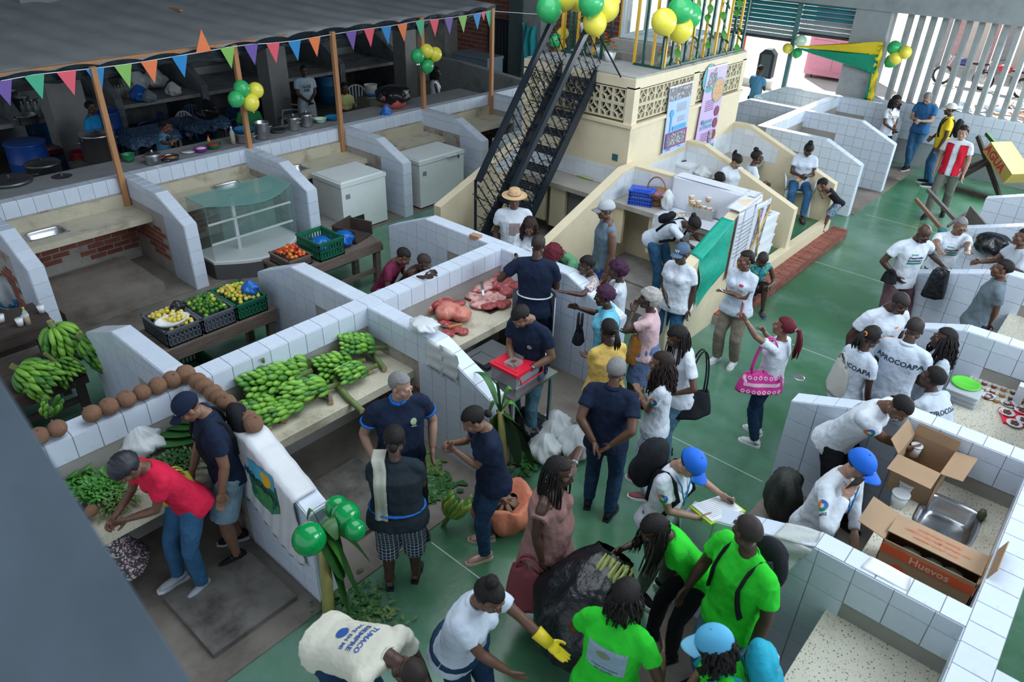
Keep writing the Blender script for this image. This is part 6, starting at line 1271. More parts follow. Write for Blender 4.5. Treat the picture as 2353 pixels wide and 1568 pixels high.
def fruits(c, w, l, z, n, r, mats, label, group, name, rz=0., heap=.07, cat='fruit', sq=1.):
    pr = []
    for m in mats: g = G(); g.ell((0, 0, 0), (r, r, r*sq), 10, 7); pr.append(g.mesh(name, m, True))
    rd = random.Random(n); pts = []
    for k in range(n*14):
        if len(pts) >= n: break
        x, y = rd.uniform(-w/2+r, w/2-r), rd.uniform(-l/2+r, l/2-r)
        if all((x-a)**2+(y-b)**2 > (1.62*r)**2 for a, b in pts): pts.append((x, y))
    for lay in (0, 1):
        for (x, y) in pts:
            if lay and rd.random() < .55: continue
            h = heap*(1-abs(2*x/w)**2)*(1-abs(2*y/l)**2)+(r*1.1 if lay else 0)
            if lay and (abs(x) > w*.36 or abs(y) > l*.36): continue
            p = Vector(c)+Matrix.Rotation(rz, 3, 'Z') @ Vector((x+(r*.8 if lay else 0), y+(r*.6 if lay else 0), 0)); o = link(name, rd.choice(pr), None, (p.x, p.y, z+h-r)); tag(o, label, cat, group)
LEM = [mat('lemon_skin', (.68, .52, .06), .4, var=.1), mat('lemon_pale', (.70, .60, .16), .4, var=.1), mat('lemon_greenish', (.42, .48, .05), .4, var=.1)]; LIM = [mat('lime_skin', (.05, .19, .02), .35, var=.2), mat('lime_light', (.14, .30, .03), .35, var=.2), mat('lime_dark', (.025, .11, .015), .35, var=.2)]; TOM = [mat('tomato_red', (.62, .07, .02), .25, var=.15), mat('tomato_orange', (.68, .20, .03), .25, var=.15), mat('tomato_deep', (.50, .04, .02), .25, var=.15)]
CR = [((-7.66, 2.98, .665), GC2, 'grey plastic crate of small yellow lemons on the wooden table'), ((-7.66, 3.41, .665), GC2, 'grey plastic crate of green limes, middle one on the table'), ((-7.66, 3.84, .665), GC3, 'green plastic crate of yellow lemons with a blue bag')]
for c, m, l in CR: crate(c, .58, .40, .20, l, m)
fruits((-7.66, 2.98, 0), .53, .35, .87, 60, .026, LEM[:2], 'small yellow lemon heaped in the nearest grey crate', 'lemons in the grey crate', 'lemon')
fruits((-7.66, 3.41, 0), .53, .35, .88, 60, .029, LIM+[LIM[0], LEM[2]], 'green lime heaped in the middle grey crate', 'limes in the grey crate', 'lime')
fruits((-7.66, 3.84, 0), .53, .35, .88, 60, .027, LEM+[LEM[0]], 'yellow lemon heaped in the green crate', 'lemons in the green crate', 'lemon')
putbag(.10, 'crumpled blue plastic bag on the yellow lemons', Vector((-7.5, 3.92, .88)), BAGB, seed=12)
t = thing('white_dish', 'shallow white plastic dish lying across the nearest lemon crate', 'dish', (-7.5, 2.93, .885)); g = G(); g.lathe([(.001, 0), (.10, .0), (.13, .05), (.12, .05), (.09, .012), (.001, .01)], 18); g.v = [(x, y*1.5, z) for x, y, z in g.v]; g.ob('dish', WHITE, t, True)
putbag(.08, 'small black plastic bag on the lemon crate', Vector((-7.7, 3.1, .88)), BAGK, seed=13)
crate((-8.25, 4.98, .705), .46, .36, .13, 'shallow wooden-looking crate heaped with tomatoes', WD2); fruits((-8.25, 4.98, 0), .42, .32, .86, 48, .031, TOM, 'red tomato heaped in the shallow crate', 'tomatoes in the shallow crate', 'tomato', cat='vegetable', sq=.85)
crate((-8.22, 5.46, .705), .52, .42, .26, 'deep green plastic crate holding a blue bag', GC3); putbag(.15, 'blue plastic bag inside the deep green crate', Vector((-8.22, 5.46, .725)), BAGB, seed=14, knot=False)
putbag(.15, 'round blue plastic bag standing beside the deep green crate', Vector((-8.2, 5.84, .705)), BAGB, seed=15, knot=False)
g = G(); g.box((-.2, -.22, .0), (.2, -.19, .2)); g.box((-.2, .19, 0), (.2, .22, .2)); g.box((-.2, -.22, 0), (.2, .22, .02)); g.box((-.2, -.22, 0), (-.17, .22, .22)); o = tag(g.ob('wooden_box', WDK, None, False, (-8.35, 6.12, .71)), 'dark wooden box at the far end of the tomato table', 'box'); o.rotation_euler = (0, 0, .3)
crate((-7.7, 3.1, .0), .55, .4, .22, 'dark green crate on the floor under the lemon table', GC3); crate((-8.0, .9, .0), .6, .5, .28, 'dark crate of grey plastic under the banana table', BLACKM); putbag(.22, 'crumpled grey plastic sheet in the dark crate', Vector((-8.0, .9, .1)), mat('sheet_grey', (.12, .13, .15), .4, bump=1, bs=20), seed=17, sz=(1.1, .9, .8))
# bananas
BAN = [mat('banana_green', (.13, .33, .035), .42, var=.12, vs_=5), mat('banana_light', (.20, .42, .05), .42, var=.12), mat('banana_dark', (.06, .20, .03), .45, var=.12)]; STK = mat('banana_stalk', (.12, .17, .05), .6, var=.3); STKB = mat('stalk_brown', (.16, .13, .09), .8, var=.3); CUT = mat('stalk_cut', (.42, .27, .13), .7)
def ban_mesh(m, L_=.165, r=.0235, c=1.):
    g = G(); pts = []; rad = []
    for i in range(8): t = i/7; a = t*c; pts.append((0, L_*math.sin(a)/c, L_*(1-math.cos(a))/c)); rad.append(r*(.32 if i == 0 else .75 if i == 1 else 1 if i < 6 else .78 if i == 6 else .25))
    g.tube(pts, rad, 6); return g.mesh('banana', m, True)
BM = [ban_mesh(m) for m in BAN]; BMs = [ban_mesh(m, .13, .0245, .7) for m in BAN]
def bunch(label, c, d, hands_=7, per=9, L_=.5, bm=None, up=(0, 0, 1), rad=.035, spread=150, stalk=.12, dip=.5, seed=0, sc=1.):
    """bunch with its stalk running from c along d; hands of fingers fan round the upper side"""
    rd = random.Random(seed); bm = bm or BM; t = thing('banana_bunch', label, 'bananas', c); d = Vector(d).normalized(); u = Vector(up); u = (u-d*u.dot(d)).normalized(); s = d.cross(u)
    g = G(); g.tube([-d*stalk, d*L_*.5, d*(L_+.02)], [.022*sc, .024*sc, .014*sc], 8); g.ob('stalk', STK, t, True)
    g = G(); g.tube([-d*(stalk+.004), -d*(stalk-.001)], .0225*sc, 8); g.ob('cut_end', CUT, t)
    for h in range(hands_):
        z = L_*(h+.5)/hands_; off = (h % 2)*spread*.5/per+rd.uniform(-6, 6); rr = 1-.35*abs(h/hands_-.4)
        for k in range(per):
            a = R(-spread/2+spread*k/(per-1)+off if spread < 350 else 360*k/per+off*2); o_ = u*math.cos(a)+s*math.sin(a); yd = (o_*(1-dip)+d*dip*rd.uniform(.7, 1.1)).normalized()
            zd = (o_*dip-d*(1-dip)); zd = (zd-yd*zd.dot(yd)).normalized()*(-1); x = yd.cross(zd)
            M = Matrix((x, yd, zd)).transposed().to_4x4() @ Matrix.Scale(rd.uniform(.88, 1.08)*rr*sc, 4); M.translation = d*z+o_*rad*.6
            o = link('banana', rd.choice(bm), t); o.matrix_local = M
    return t
zc = .885
bunch('large green bunch at the left end of the counter, fingers pointing down-left', at(640, 930, .95), (-.2, -1, -.02), 6, 8, .38, BMs, seed=1, rad=.10, sc=1.2, dip=.38, spread=170)
bunch('largest green bunch piled in the middle of the left heap', at(690, 862, 1.02), (-.1, -1, .05), 8, 9, .56, BMs, seed=2, rad=.15, sc=1.3, spread=180, dip=.38)
bunch('green bunch lying behind the largest one against the tiled wall', at(715, 845, .98), (-.55, -1, .0), 6, 9, .46, BMs, seed=3, rad=.13, sc=1.25, dip=.4)
bunch('green bunch with long fingers at the right of the left heap', at(755, 890, .94), (-.25, -1, .04), 6, 8, .40, BM, seed=4, rad=.11, sc=1.2, dip=.42)
bunch('low green bunch hanging at the counter edge below the largest', at(700, 925, .91), (-.1, -1, -.03), 5, 8, .36, BM, seed=5, rad=.08, sc=1.15, dip=.4)
bunch('small upright green bunch in the gap between the two heaps', at(752, 820, .93), (-.5, -1, .1), 4, 6, .24, BMs, seed=6, rad=.07, dip=.4, sc=1.1)
bunch('stubby-fingered green bunch, left of the right heap', at(812, 835, .95), (-.3, -1, .0), 6, 9, .36, BMs, seed=7, rad=.12, spread=190, sc=1.15, dip=.36)
bunch('green bunch nearest the counter edge in the right heap', at(842, 850, .93), (-.1, -1, 0), 4, 8, .26, BM, seed=8, rad=.09, sc=1.15, dip=.4)
bunch('green bunch standing highest in the right heap corner', at(865, 800, .98), (-.6, -1, .12), 6, 9, .34, BMs, seed=9, rad=.12, sc=1.2, dip=.36)
def stalk(pts, r, label, m=STK, end=True):
    t = thing('cut_banana_trunk', label, 'stem', (0, 0, 0)); g = G(); g.tube(pts, r, 12); g.ob('stem', m, t, True)
    if end: d = (Vector(pts[-1])-Vector(pts[-2])).normalized(); g = G(); g.tube([Vector(pts[-1]), Vector(pts[-1])+d*.004], r if not hasattr(r, '__len__') else r[-1], 12); g.ob('cut_end', CUT, t)
    return t
stalk([at(748, 842, .93), at(775, 885, .91), at(800, 915, .90), at(832, 945, .84)], .032, 'thick split banana stem sticking out over the counter edge', STK)
stalk([at(845, 800, .94), at(865, 825, .92), at(884, 848, .90)], .03, 'green stalk end of the highest bunch'); stalk([at(825, 835, .92), at(850, 855, .90)], .026, 'brown stalk end in the middle of the right heap', STKB); stalk([at(640, 905, .92), at(662, 935, .90), at(652, 972, .87)], .028, 'curved grey stalk end at the counter edge', STKB); stalk([at(735, 890, .92), at(758, 912, .9), at(760, 928, .88)], .026, 'short dark stalk end beside the stem', STKB); stalk([at(600, 960, .91), at(618, 985, .89)], .03, 'round cut stalk end beside the coconuts', STKB)
stalk([at(560, 835, 1.25), at(567, 850, 1.12)], .014, 'thin green stalk tip rising above the tiled wall'); stalk([at(605, 825, 1.3), at(607, 845, 1.1)], .014, 'second green stalk tip rising above the tiled wall')
t = thing('foam_cup', 'white foam cup standing beside the banana stem', 'cup', at(776, 868, .87)); g = G(); g.lathe([(.001, 0), (.026, 0), (.036, .085), (.032, .085), (.024, .005), (.001, .005)], 14); g.ob('cup', WHITE, t, True)
bunch('green bunch standing tallest on the dark table', at(118, 745, 1.02), (.2, .15, -1), 5, 14, .34, BM, spread=360, seed=21, rad=.085, dip=.25, sc=1.45, stalk=.04, up=(1, -.3, 0))
bunch('green bunch on the right side of the dark table', at(185, 775, .90), (.5, .4, -.55), 6, 12, .40, BM, spread=300, seed=22, rad=.10, dip=.35, sc=1.45, stalk=.04, up=(1, -.3, .6))
bunch('green bunch at the left edge of the dark table', at(35, 845, .80), (.5, .5, -.5), 5, 13, .32, BM, spread=300, seed=23, rad=.10, dip=.3, sc=1.5, stalk=.04, up=(1, -.2, .5))
bunch('small green bunch low in the middle of the dark table', at(125, 830, .76), (.4, .2, -.4), 4, 11, .22, BM, spread=280, seed=24, rad=.085, dip=.3, up=(1, -.2, .5))
bunch('pair of small banana hands on the counter behind the coconuts', at(110, 955, .92), (.3, .2, .6), 2, 8, .1, BM, spread=260, seed=25, rad=.04, sc=1.0, up=(1, -.4, 0), stalk=.02)
bunch('big plantain hand lying on the green floor', at(1030, 1190, .12), (.2, .2, .6), 2, 9, .10, [ban_mesh(mat('plantain_yellow', (.26, .36, .06), .5, var=.2), .28, .026, 1.1), ban_mesh(mat('plantain_green', (.14, .28, .05), .5, var=.2), .26, .026, 1.)], spread=220, seed=26, rad=.04, up=(.6, -1, 0), sc=1.0)
# coconuts
CO = mat('coconut_husk', (.26, .135, .08), .85, var=.3, vs_=16, bump=1.2, bs=70, aniso=(4, 4, 1))
g = G(); g.ell((0, 0, 0), (.078, .078, .073), 18, 14); g.v = [tuple(Vector(v)*(1+.04*mno.noise(Vector(v)*22))) for v in g.v]; g.tube([(0, 0, .066), (.004, .004, .086)], [.014, .003], 6); cm_ = g.mesh('coconut', CO, True)
cc = [(275,460),(395,405),(630,305),(745,260),(860,205),(967,160),(1065,110),(1167,70),(1278,50),(1340,95),(1385,140),(1445,180),(1490,225),(1540,270),(1610,315),(1680,370),(1725,435)]
nm_ = ['nearest the grey beam', 'second from the grey beam', 'third from the grey beam, the tufted one', 'fourth from the grey beam', 'fifth from the grey beam', 'sixth from the grey beam', 'orange-brown one, seventh from the grey beam', 'just before the corner', 'largest, on the wall corner']
for i, (a, b) in enumerate(cc):
    px, py = a/2.94, 850+b/2.94; z = 1.345+.073
    if i < 9: p = at(px, py, z); p.x = max(-5.74, min(-5.62, p.x))
    else: p = aty(px, py, 2.215); 
    if i >= 9: zt = 1.345 if p.x < -4.53 else 1.345-(p.x+4.53)*.44; p.z = zt+.073
    o = link('coconut', cm_, None, p, (random.uniform(-.5, .5), random.uniform(-.5, .5), random.uniform(0, 6))); s_ = (1.12 if i == 8 else random.uniform(.9, 1.05)); o.scale = (s_,)*3
    tag(o, 'brown husked coconut on the tiled wall, '+(nm_[i] if i < 9 else ('first', 'second', 'third', 'fourth', 'fifth', 'sixth', 'seventh', 'last')[i-9]+' past the corner down the slope'), 'coconut', 'coconuts lined up on the tiled wall')
# vegetables on the left counter
LEAF = [mat('leaf_fresh', (.06, .26, .03), .45, var=.3), mat('leaf_dark', (.025, .11, .02), .45, var=.3), mat('leaf_olive', (.12, .19, .05), .55, var=.3)]
def greens(label, c, r, n, ls, m, up=.8, nm='leafy_greens', thin=.35, seed=0):
    g = G(); rd = random.Random(seed)
    for i in range(n):
        a = rd.uniform(0, 2*PI); e = rd.uniform(.15, 1.2); d = Vector((math.cos(a)*math.cos(e), math.sin(a)*math.cos(e), math.sin(e)*up)); b = Vector((rd.gauss(0, r*.35), rd.gauss(0, r*.35), .01)); L_ = ls*rd.uniform(.6, 1.1); s = d.cross(Vector((0, 0, 1))).normalized()*L_*thin
        q = [b, b+d*L_*.4+s*.6, b+d*L_*.75+s*.8-Vector((0, 0, L_*.05)), b+d*L_-Vector((0, 0, L_*.25)), b+d*L_*.75-s*.8-Vector((0, 0, L_*.05)), b+d*L_*.4-s*.6]; g.add(q, [(0, 1, 5), (1, 2, 4, 5), (2, 3, 4)])
    return tag(stuff(g.ob(nm, m, None, False, c)), label, 'vegetable')
def leaf(g, base, d, L_, w, droop=.3, nm=0, up=(0, 0, 1)):
    d = Vector(d).normalized(); s = d.cross(Vector(up)); s = s.normalized() if s.length > .01 else Vector((1, 0, 0)); n = 8; vv = []
    for i in range(n+1):
        t = i/n; p = Vector(base)+d*L_*t-Vector((0, 0, droop*L_*t*t)); k = w*math.sin(PI*(t*.92+.06))**.7; vv += [p-s*k+Vector((0, 0, .15*k)), p, p+s*k+Vector((0, 0, .15*k))]
    g.add(vv, [f for i in range(n) for f in ((3*i, 3*i+1, 3*i+4, 3*i+3), (3*i+1, 3*i+2, 3*i+5, 3*i+4))])
greens('bright broad-leaved greens on the left counter', at(145, 1105, .9), .25, 160, .20, LEAF[0], seed=1); greens('fine feathery herbs in the middle of the left counter', at(240, 1125, .9), .22, 420, .16, LEAF[0], thin=.09, seed=2, nm='herb_bunch'); greens('dark herbs behind the red-shirted woman', at(400, 1070, .9), .2, 300, .15, LEAF[1], thin=.1, seed=3, nm='herb_bunch'); greens('thin long greens at the end of the counter', at(265, 1155, .88), .16, 200, .15, LEAF[2], thin=.1, seed=4)
t = thing('banana_leaves', 'large folded dark green leaves on the left counter', 'leaves', at(400, 1010, .93))
for k in range(4): g = G(); leaf(g, (-.25+.03*k, -.2+.1*k, .02+.02*k), (.8, .6+.3*k, .05), .55, .17, .05); g.ob('leaf', LEAF[1], t, True)
putbag(.2, 'white plastic sack on the counter beside the folded leaves', at(325, 1035, .88), BAGW, seed=40, sz=(1.1, 1, .7)); g = G(); g.tube([at(318, 968, 1.05), at(320, 975, 1.12), at(326, 985, 1.1), at(326, 1005, .92)], .008, 7); tag(g.ob('tap_pipe', STEEL, None, True), 'bent steel pipe rising beside the coconuts', 'pipe')
fruits((at(212, 1187, .9).x, at(212, 1187, .9).y, 0), .12, .12, .93, 1, .05, [CO], 'single brown round squash on the counter near the herbs', 'squash on the counter', 'squash')
# meat
ME = mat('pork_meat', (.36, .06, .06), .3, var=.5, vs_=12, bump=2.5, bs=16, sss=.1, dirt=((.52, .28, .26), .58, .7), ds=11); MS = mat('pork_skin', (.56, .20, .15), .35, var=.2, vs_=5, bump=1.2, bs=10, sss=.15, dirt=((.42, .08, .07), .52, .66), ds=7); MF = mat('pork_fat', (.62, .36, .33), .4, var=.25, vs_=8, dirt=((.38, .08, .08), .5, .6), ds=14)
def meat(label, parts, m, vox=.014, amp=.014, extra=None):
    g = G()
    for c, r in parts: g.ell(Vector(c)+Vector((0, 0, 0)), (r[0]*1.28, r[1]*1.32, r[2]*1.12), 14, 10)
    vv, ff = remesh(g, vox, 3); vv = [v+Vector((mno.noise(v*13), mno.noise(v*13+Vector((5, 0, 0))), mno.noise(v*16+Vector((0, 9, 0)))))*amp for v in vv]; g = G(); g.v = [tuple(v) for v in vv]; g.f = ff; g.m = [0]*len(ff)
    t = thing('meat_cut', label, 'meat', (0, 0, 0)); g.ob('flesh', m, t, True); return t
A = lambda px, py, z=.91: at(px, py, z)
meat('pink pork head and shoulder at the left end of the meat counter', [(A(985, 700, .95), (.10, .17, .085)), (A(1010, 685, .96), (.12, .12, .09)), (A(955, 680, .96), (.035, .05, .035)), (A(965, 688, .95), (.06, .07, .06))], MS)
meat('round pork ham with cut face in front', [(A(1030, 715, .95), (.11, .13, .085)), (A(1060, 722, .94), (.09, .10, .075)), (A(1015, 700, .97), (.08, .07, .06))], MS)
meat('raw red cut face of the front ham', [(A(1022, 698, .985), (.075, .09, .05)), (A(1000, 700, .98), (.06, .06, .05))], ME, amp=.01)
meat('long pork flank curving up against the tiled wall', [(A(1045, 660, 1.0), (.09, .15, .10)), (A(1065, 640, 1.03), (.08, .12, .09)), (A(1030, 672, .98), (.08, .11, .08))], MS)
meat('flat slab of ribs with white fat lying in the middle', [(A(1090+i*26, 678-i*9, .90), (.12, .10, .035)) for i in range(4)]+[(A(1100+i*22, 700-i*9, .895), (.10, .08, .028)) for i in range(3)], MF, amp=.012)
meat('raised belly slab with the knife on it', [(A(1100+i*20, 662-i*7, .95), (.10, .09, .03)) for i in range(3)], MF, amp=.01)
meat('dark red meat pile at the right end by the butcher', [(A(1130+i*17, 640+(i % 2)*18, .94), (.10, .09, .06)) for i in range(4)]+[(A(1165, 670, .91), (.08, .10, .05))], ME, amp=.02)
meat('heap of dark cuts behind the flank by the tiled wall', [(A(1095+i*20, 628-(i % 2)*10, .98), (.09, .08, .06)) for i in range(4)], ME, amp=.02)
meat('trimmings trailing towards the counter edge', [(A(1020+i*9, 742+i*4, .89), (.05, .05, .028)) for i in range(6)]+[(A(1030, 765, .89), (.07, .05, .02))], ME, vox=.011, amp=.016)
for i, (px, py, l) in enumerate(((1045, 700, 'small loose red chop between ham and ribs'), (1120, 705, 'thin strip of pork hanging at the counter edge'), (1150, 700, 'red pork cut beside the steel plate'))): meat(l, [(A(px, py, .91), (.07, .06, .03)), (A(px+14, py-4, .91), (.05, .05, .025))], ME, vox=.012)
t = thing('knife', 'kitchen knife with white handle lying on the pork belly', 'knife', (0, 0, 0)); a, b, c = A(1108, 655, 1.0), A(1109, 668, .99), A(1111, 680, .985); g = G(); g.bar(b, c, .028, .02); g.ob('handle', WHITE, t); g = G(); g.bar(A(1107, 640, 1.0), b, .03, .004); g.ob('blade', STEEL, t)
t = thing('machete', 'machete with worn wooden handle beside the trimmings', 'knife', (0, 0, 0)); g = G(); g.bar(A(1030, 752, .93), A(1062, 746, .93), .03, .022); g.ob('handle', WOODP, t); g = G(); g.bar(A(962, 738, .9), A(1030, 752, .915), .035, .004); g.ob('blade', DARKST, t)
g = G(); p = A(1125, 706, .868); g.box((p.x-.13, p.y-.12, .863), (p.x+.13, p.y+.12, .868)); tag(g.ob('steel_plate', STEEL), 'thin steel sheet under the edge of the ribs', 'plate')
putbag(.16, 'crumpled white plastic bag on the tiled wall end above the bananas', at(975, 757, 1.36), BAGW, seed=50, sz=(1.0, .8, .45), knot=False)
for i, (px, py, l) in enumerate(((1000, 785, 'bundle of clear plastic bags draped over the wall'), (1012, 815, 'second bundle of clear bags hanging lower on the wall'))):
    p = at(px, py, 1.35); g = G(); quadsheet(g, (p.x-.14, 4.17, p.z), (p.x+.12, 4.17, p.z-.02), (p.x+.12, 4.155, p.z-.35), (p.x-.12, 4.155, p.z-.30), 10, 8, .012); tag(g.ob('bag_bundle', BAGW, None, True), l, 'bag')
# steel table, red container
t = thing('steel_table', 'stainless table in front of the young butcher', 'table', (0, 0, 0)); q = [at(1085, 805, .9), at(1250, 875, .9)]; x0, x1, y0, y1 = -4.65, -3.72, 4.45, 5.15
g = G(); g.box((x0, y0, .87), (x1, y1, .90)); g.ob('tabletop', STEEL, t)
for x in (x0+.05, x1-.05):
    for y in (y0+.05, y1-.05): g = G(); g.cb((x, y, .435), (.03, .03, .87)); g.ob('leg', STEEL, t)
t = thing('scale', 'flat black kitchen scale on the steel table', 'scale', (0, 0, 0)); p = Vector((-4.4, 4.75, .9)); g = G(); g.box((p.x-.14, p.y-.1, .902), (p.x+.14, p.y+.1, .93)); g.ob('body', BLACKM, t); g = G(); g.box((p.x-.12, p.y-.085, .93), (p.x+.08, p.y+.085, .936)); g.ob('pan', STEEL, t)
RL = mat('lid_red', (.72, .02, .05), .35, var=.04); p = Vector((-3.98, 4.8, .9)); t = thing('storage_box', 'clear container with bright red lid on the steel table', 'container', p)
g = G(); g.box((-.17, -.21, .002), (.17, .21, .15)); g.ob('tub', glassmat('clear_plastic', (.55, .55, .62), .55, .3), t); g = G(); g.box((-.185, -.225, .15), (.185, .225, .185)); g.box((-.15, -.19, .185), (.15, .19, .192)); g.ob('lid', RL, t); g = G(); g.tube([(.187, -.18, .15), (.2, -.17, .06), (.2, .17, .06), (.187, .18, .15)], .009, 6); g.ob('carry_handle', RL, t, True)
for dx, dy, l in ((.02, -.09, 'packed tray of minced meat, left one on the red lid'), (-.03, .09, 'packed tray of minced meat, right one on the red lid')): t = thing('meat_tray', l, 'tray', p+Vector((dx, dy, .194))); g = G(); g.box((-.065, -.075, 0), (.065, .075, .03)); g.ob('tray', glassmat('film', (.5, .5, .5), .35, .15), t); g = G(); g.ell((0, 0, .018), (.055, .065, .014), 10, 6); g.ob('mince', mat('mince', (.12, .04, .04), .6, bump=1, bs=60), t, True)
for i, (px, py, r, l) in enumerate(((1277, 985, .17, 'farthest white tied bag on the floor'), (1268, 1010, .18, 'white tied bag in the middle of the floor pile'), (1322, 1030, .2, 'largest white tied bag of the floor pile'), (1250, 1042, .18, 'nearest white tied bag on the floor'))): putbag(r, l, at(px, py+12, 0), BAGW, seed=60+i)
bar_ = putbag(.22, 'black plastic bag under the steel table', Vector((-3.95, 4.95, .012)), BAGK, seed=66)
# banana-plant decorations
PL = mat('pseudostem', (.30, .28, .08), .6, var=.35, vs_=5, aniso=(3, 3, 1)); LB = LEAF[0]
def plant(label, base, top, leaves, seed, r=.05):
    t = thing('banana_plant', label, 'plant', (0, 0, 0)); g = G(); m_ = base.lerp(top, .5)+Vector((.02, 0, 0)); g.tube([base, m_, top], [r, r*.9, r*.7], 12); g.ob('trunk', PL, t, True); rd = random.Random(seed)
    for px, py, z, w in leaves:
        e = at(px, py, z); d = e-top; g = G(); n = 10; s = d.cross(Vector((0, 0, 1))).normalized(); vv = []
        for i in range(n+1): q = i/n; p = top.lerp(e, q)+Vector((0, 0, .25*math.sin(PI*q)*.6)); k = w*math.sin(PI*(q*.9+.08))**.6; vv += [p-s*k-Vector((0, 0, k*.3)), p, p+s*k-Vector((0, 0, k*.3))]
        g.add(vv, [f for i in range(n) for f in ((3*i, 3*i+1, 3*i+4, 3*i+3), (3*i+1, 3*i+2, 3*i+5, 3*i+4))]); g.ob('leaf', rd.choice((LEAF[1], LEAF[1], LB)), t, True)
    return t
plant('cut banana plant tied to the end of the meat stall wall', at(1155, 1118, 0), at(1150, 945, 1.0), [(1090, 855, 1.15, .035), (1200, 960, .9, .03), (1190, 1070, .2, .14), (1225, 1075, .1, .12), (1205, 1040, .35, .13), (1120, 960, 1.0, .025), (1135, 880, 1.35, .03), (1130, 1060, .3, .10), (1180, 900, 1.2, .03)], 1, .045)
plant('leaning banana stem tied with green balloons at the coconut stall', at(757, 1450, 0), at(738, 1215, 1.0), [(800, 1400, .1, .08), (830, 1380, .15, .09), (790, 1330, .5, .12), (775, 1240, 1.05, .06), (850, 1290, .5, .07), (835, 1240, .7, .06), (815, 1350, .3, .10), (705, 1195, 1.15, .025)], 2, .05)
for i, (px, py, r_, n) in enumerate(((800, 1400, .35, 260), (1205, 1060, .3, 60), (1000, 1120, .25, 160), (980, 1070, .2, 90), (870, 1430, .3, 60))): greens(('dry and green leaf litter at the foot of the balloon stem', 'fallen broad leaves beside the white bags', 'green leafy scraps behind the cuffed jeans', 'brown husk scraps beside the grey-haired man', 'thin twigs scattered on the green floor')[i], at(px, py, .02), r_, n, .15, LEAF[(1, 1, 1, 2, 2)[i]], up=.35, nm=('leaf_litter', 'fallen_leaves', 'leaf_scraps', 'husk_scraps', 'twigs')[i], thin=.14 if i in (0, 4) else .3, seed=70+i)
balloons([(713,1238,38,'d'),(790,1190,33,'d'),(781,1163,28,'d'),(817,1217,25,'d')], 'tied to the leaning banana stem', lambda a, b: at(a, b, 1.08))
ORS = mat('sack_orange', (.62, .20, .11), .7, var=.15, bump=.8, bs=18); t = thing('orange_sack', 'open orange mesh sack of roots on the green floor', 'sack', at(1160, 1190, 0)); g = G()
def sk(u, v):
    a = u*2*PI; q = 1+.06*math.sin(6*a+v*5)+.04*math.sin(11*a); r_ = (.24+.07*math.sin(PI*min(1, v*1.15)))*q; 
    if v > .85: r_ *= 1-(v-.85)*3.0
    return (math.cos(a)*r_, math.sin(a)*r_, .30*min(1, v/.8)-(.10*(v-.85)/.15 if v > .85 else 0)+.02*math.sin(5*a)*v)
g.sheet(sk, 36, 16); g.ob('sack', ORS, t, True)
for k in range(16): g = G(); a = random.uniform(0, 6); g.tube([(math.cos(a)*.13, math.sin(a)*.13, .17), (-math.cos(a)*.06, -math.sin(a)*.05, .22+random.uniform(0, .06))], [.022, .014], 7); g.ob('root', mat('cassava', (.24, .16, .11), .85, var=.3, bump=.5), t, True)
# printed banner over the coconut stall wall
t = thing('plastic_banner', 'white plastic banner with a green landscape logo draped over the coconut stall wall', 'banner', (0, 0, 0)); y_ = 2.10
def bn(u, v): 
    x = -4.70+u*.80; top = 1.36 if x < -4.53 else 1.36-(x+4.53)*.43; w = .02*math.sin(u*22+v*7)*(v+.2)
    if v < .2: return (x, y_+.2*(1-v/.2)-.0, top+.004+.006*math.sin(u*30))
    return (x+.03*(v-.2), y_-.012-abs(w)*.8, top-(v-.2)*(.86+.14*math.sin(u*3)))
g = G(); g.sheet(bn, 30, 24, th=.003); bo_ = g.ob('sheet', mat('banner_white', (.62, .63, .66), .35, var=.04, bump=.5, bs=9), t, True); bvb = BVHTree.FromPolygons([Vector(v) for v in g.v], g.f)
LC_ = Vector((-4.33, 1.9, .95)); rt = Vector((1, 0, 0)); upv = Vector((0, 0, 1))
for nm, x, z, sz, m, tx in (('rect', 0, 0, .5, mat('ln_green', (.02, .14, .08), .5, var=.5, vs_=14), (.8, .55)), ('rect', 0, .16, .5, mat('ln_sky', (.08, .40, .60), .5, var=.2, vs_=8), (.72, .32)), ('disc', .06, .14, .15, mat('ln_sun', (.85, .45, .02), .5, var=.3, vs_=9), 0), ('oval', .0, -.10, .30, mat('ln_field', (.05, .25, .08), .5, var=.4, vs_=16), 0), ('disc', .05, -.15, .14, mat('ln_blue', (.05, .16, .22), .5, var=.3, vs_=12), 0)):
    decal(bo_, bvb, LC_+rt*x+upv*z, rt, upv, (nm, 0, 0, sz, m, tx, 0, .001 if nm == 'rect' and z else (.002 if nm != 'rect' else 0)), 1.)
decal(bo_, bvb, LC_+Vector((-.03, 0, .03)), (rt-upv*.35), upv, ('text', 0, 0, .085, INK, 'MERCAMPO', .02, .004), 1.)
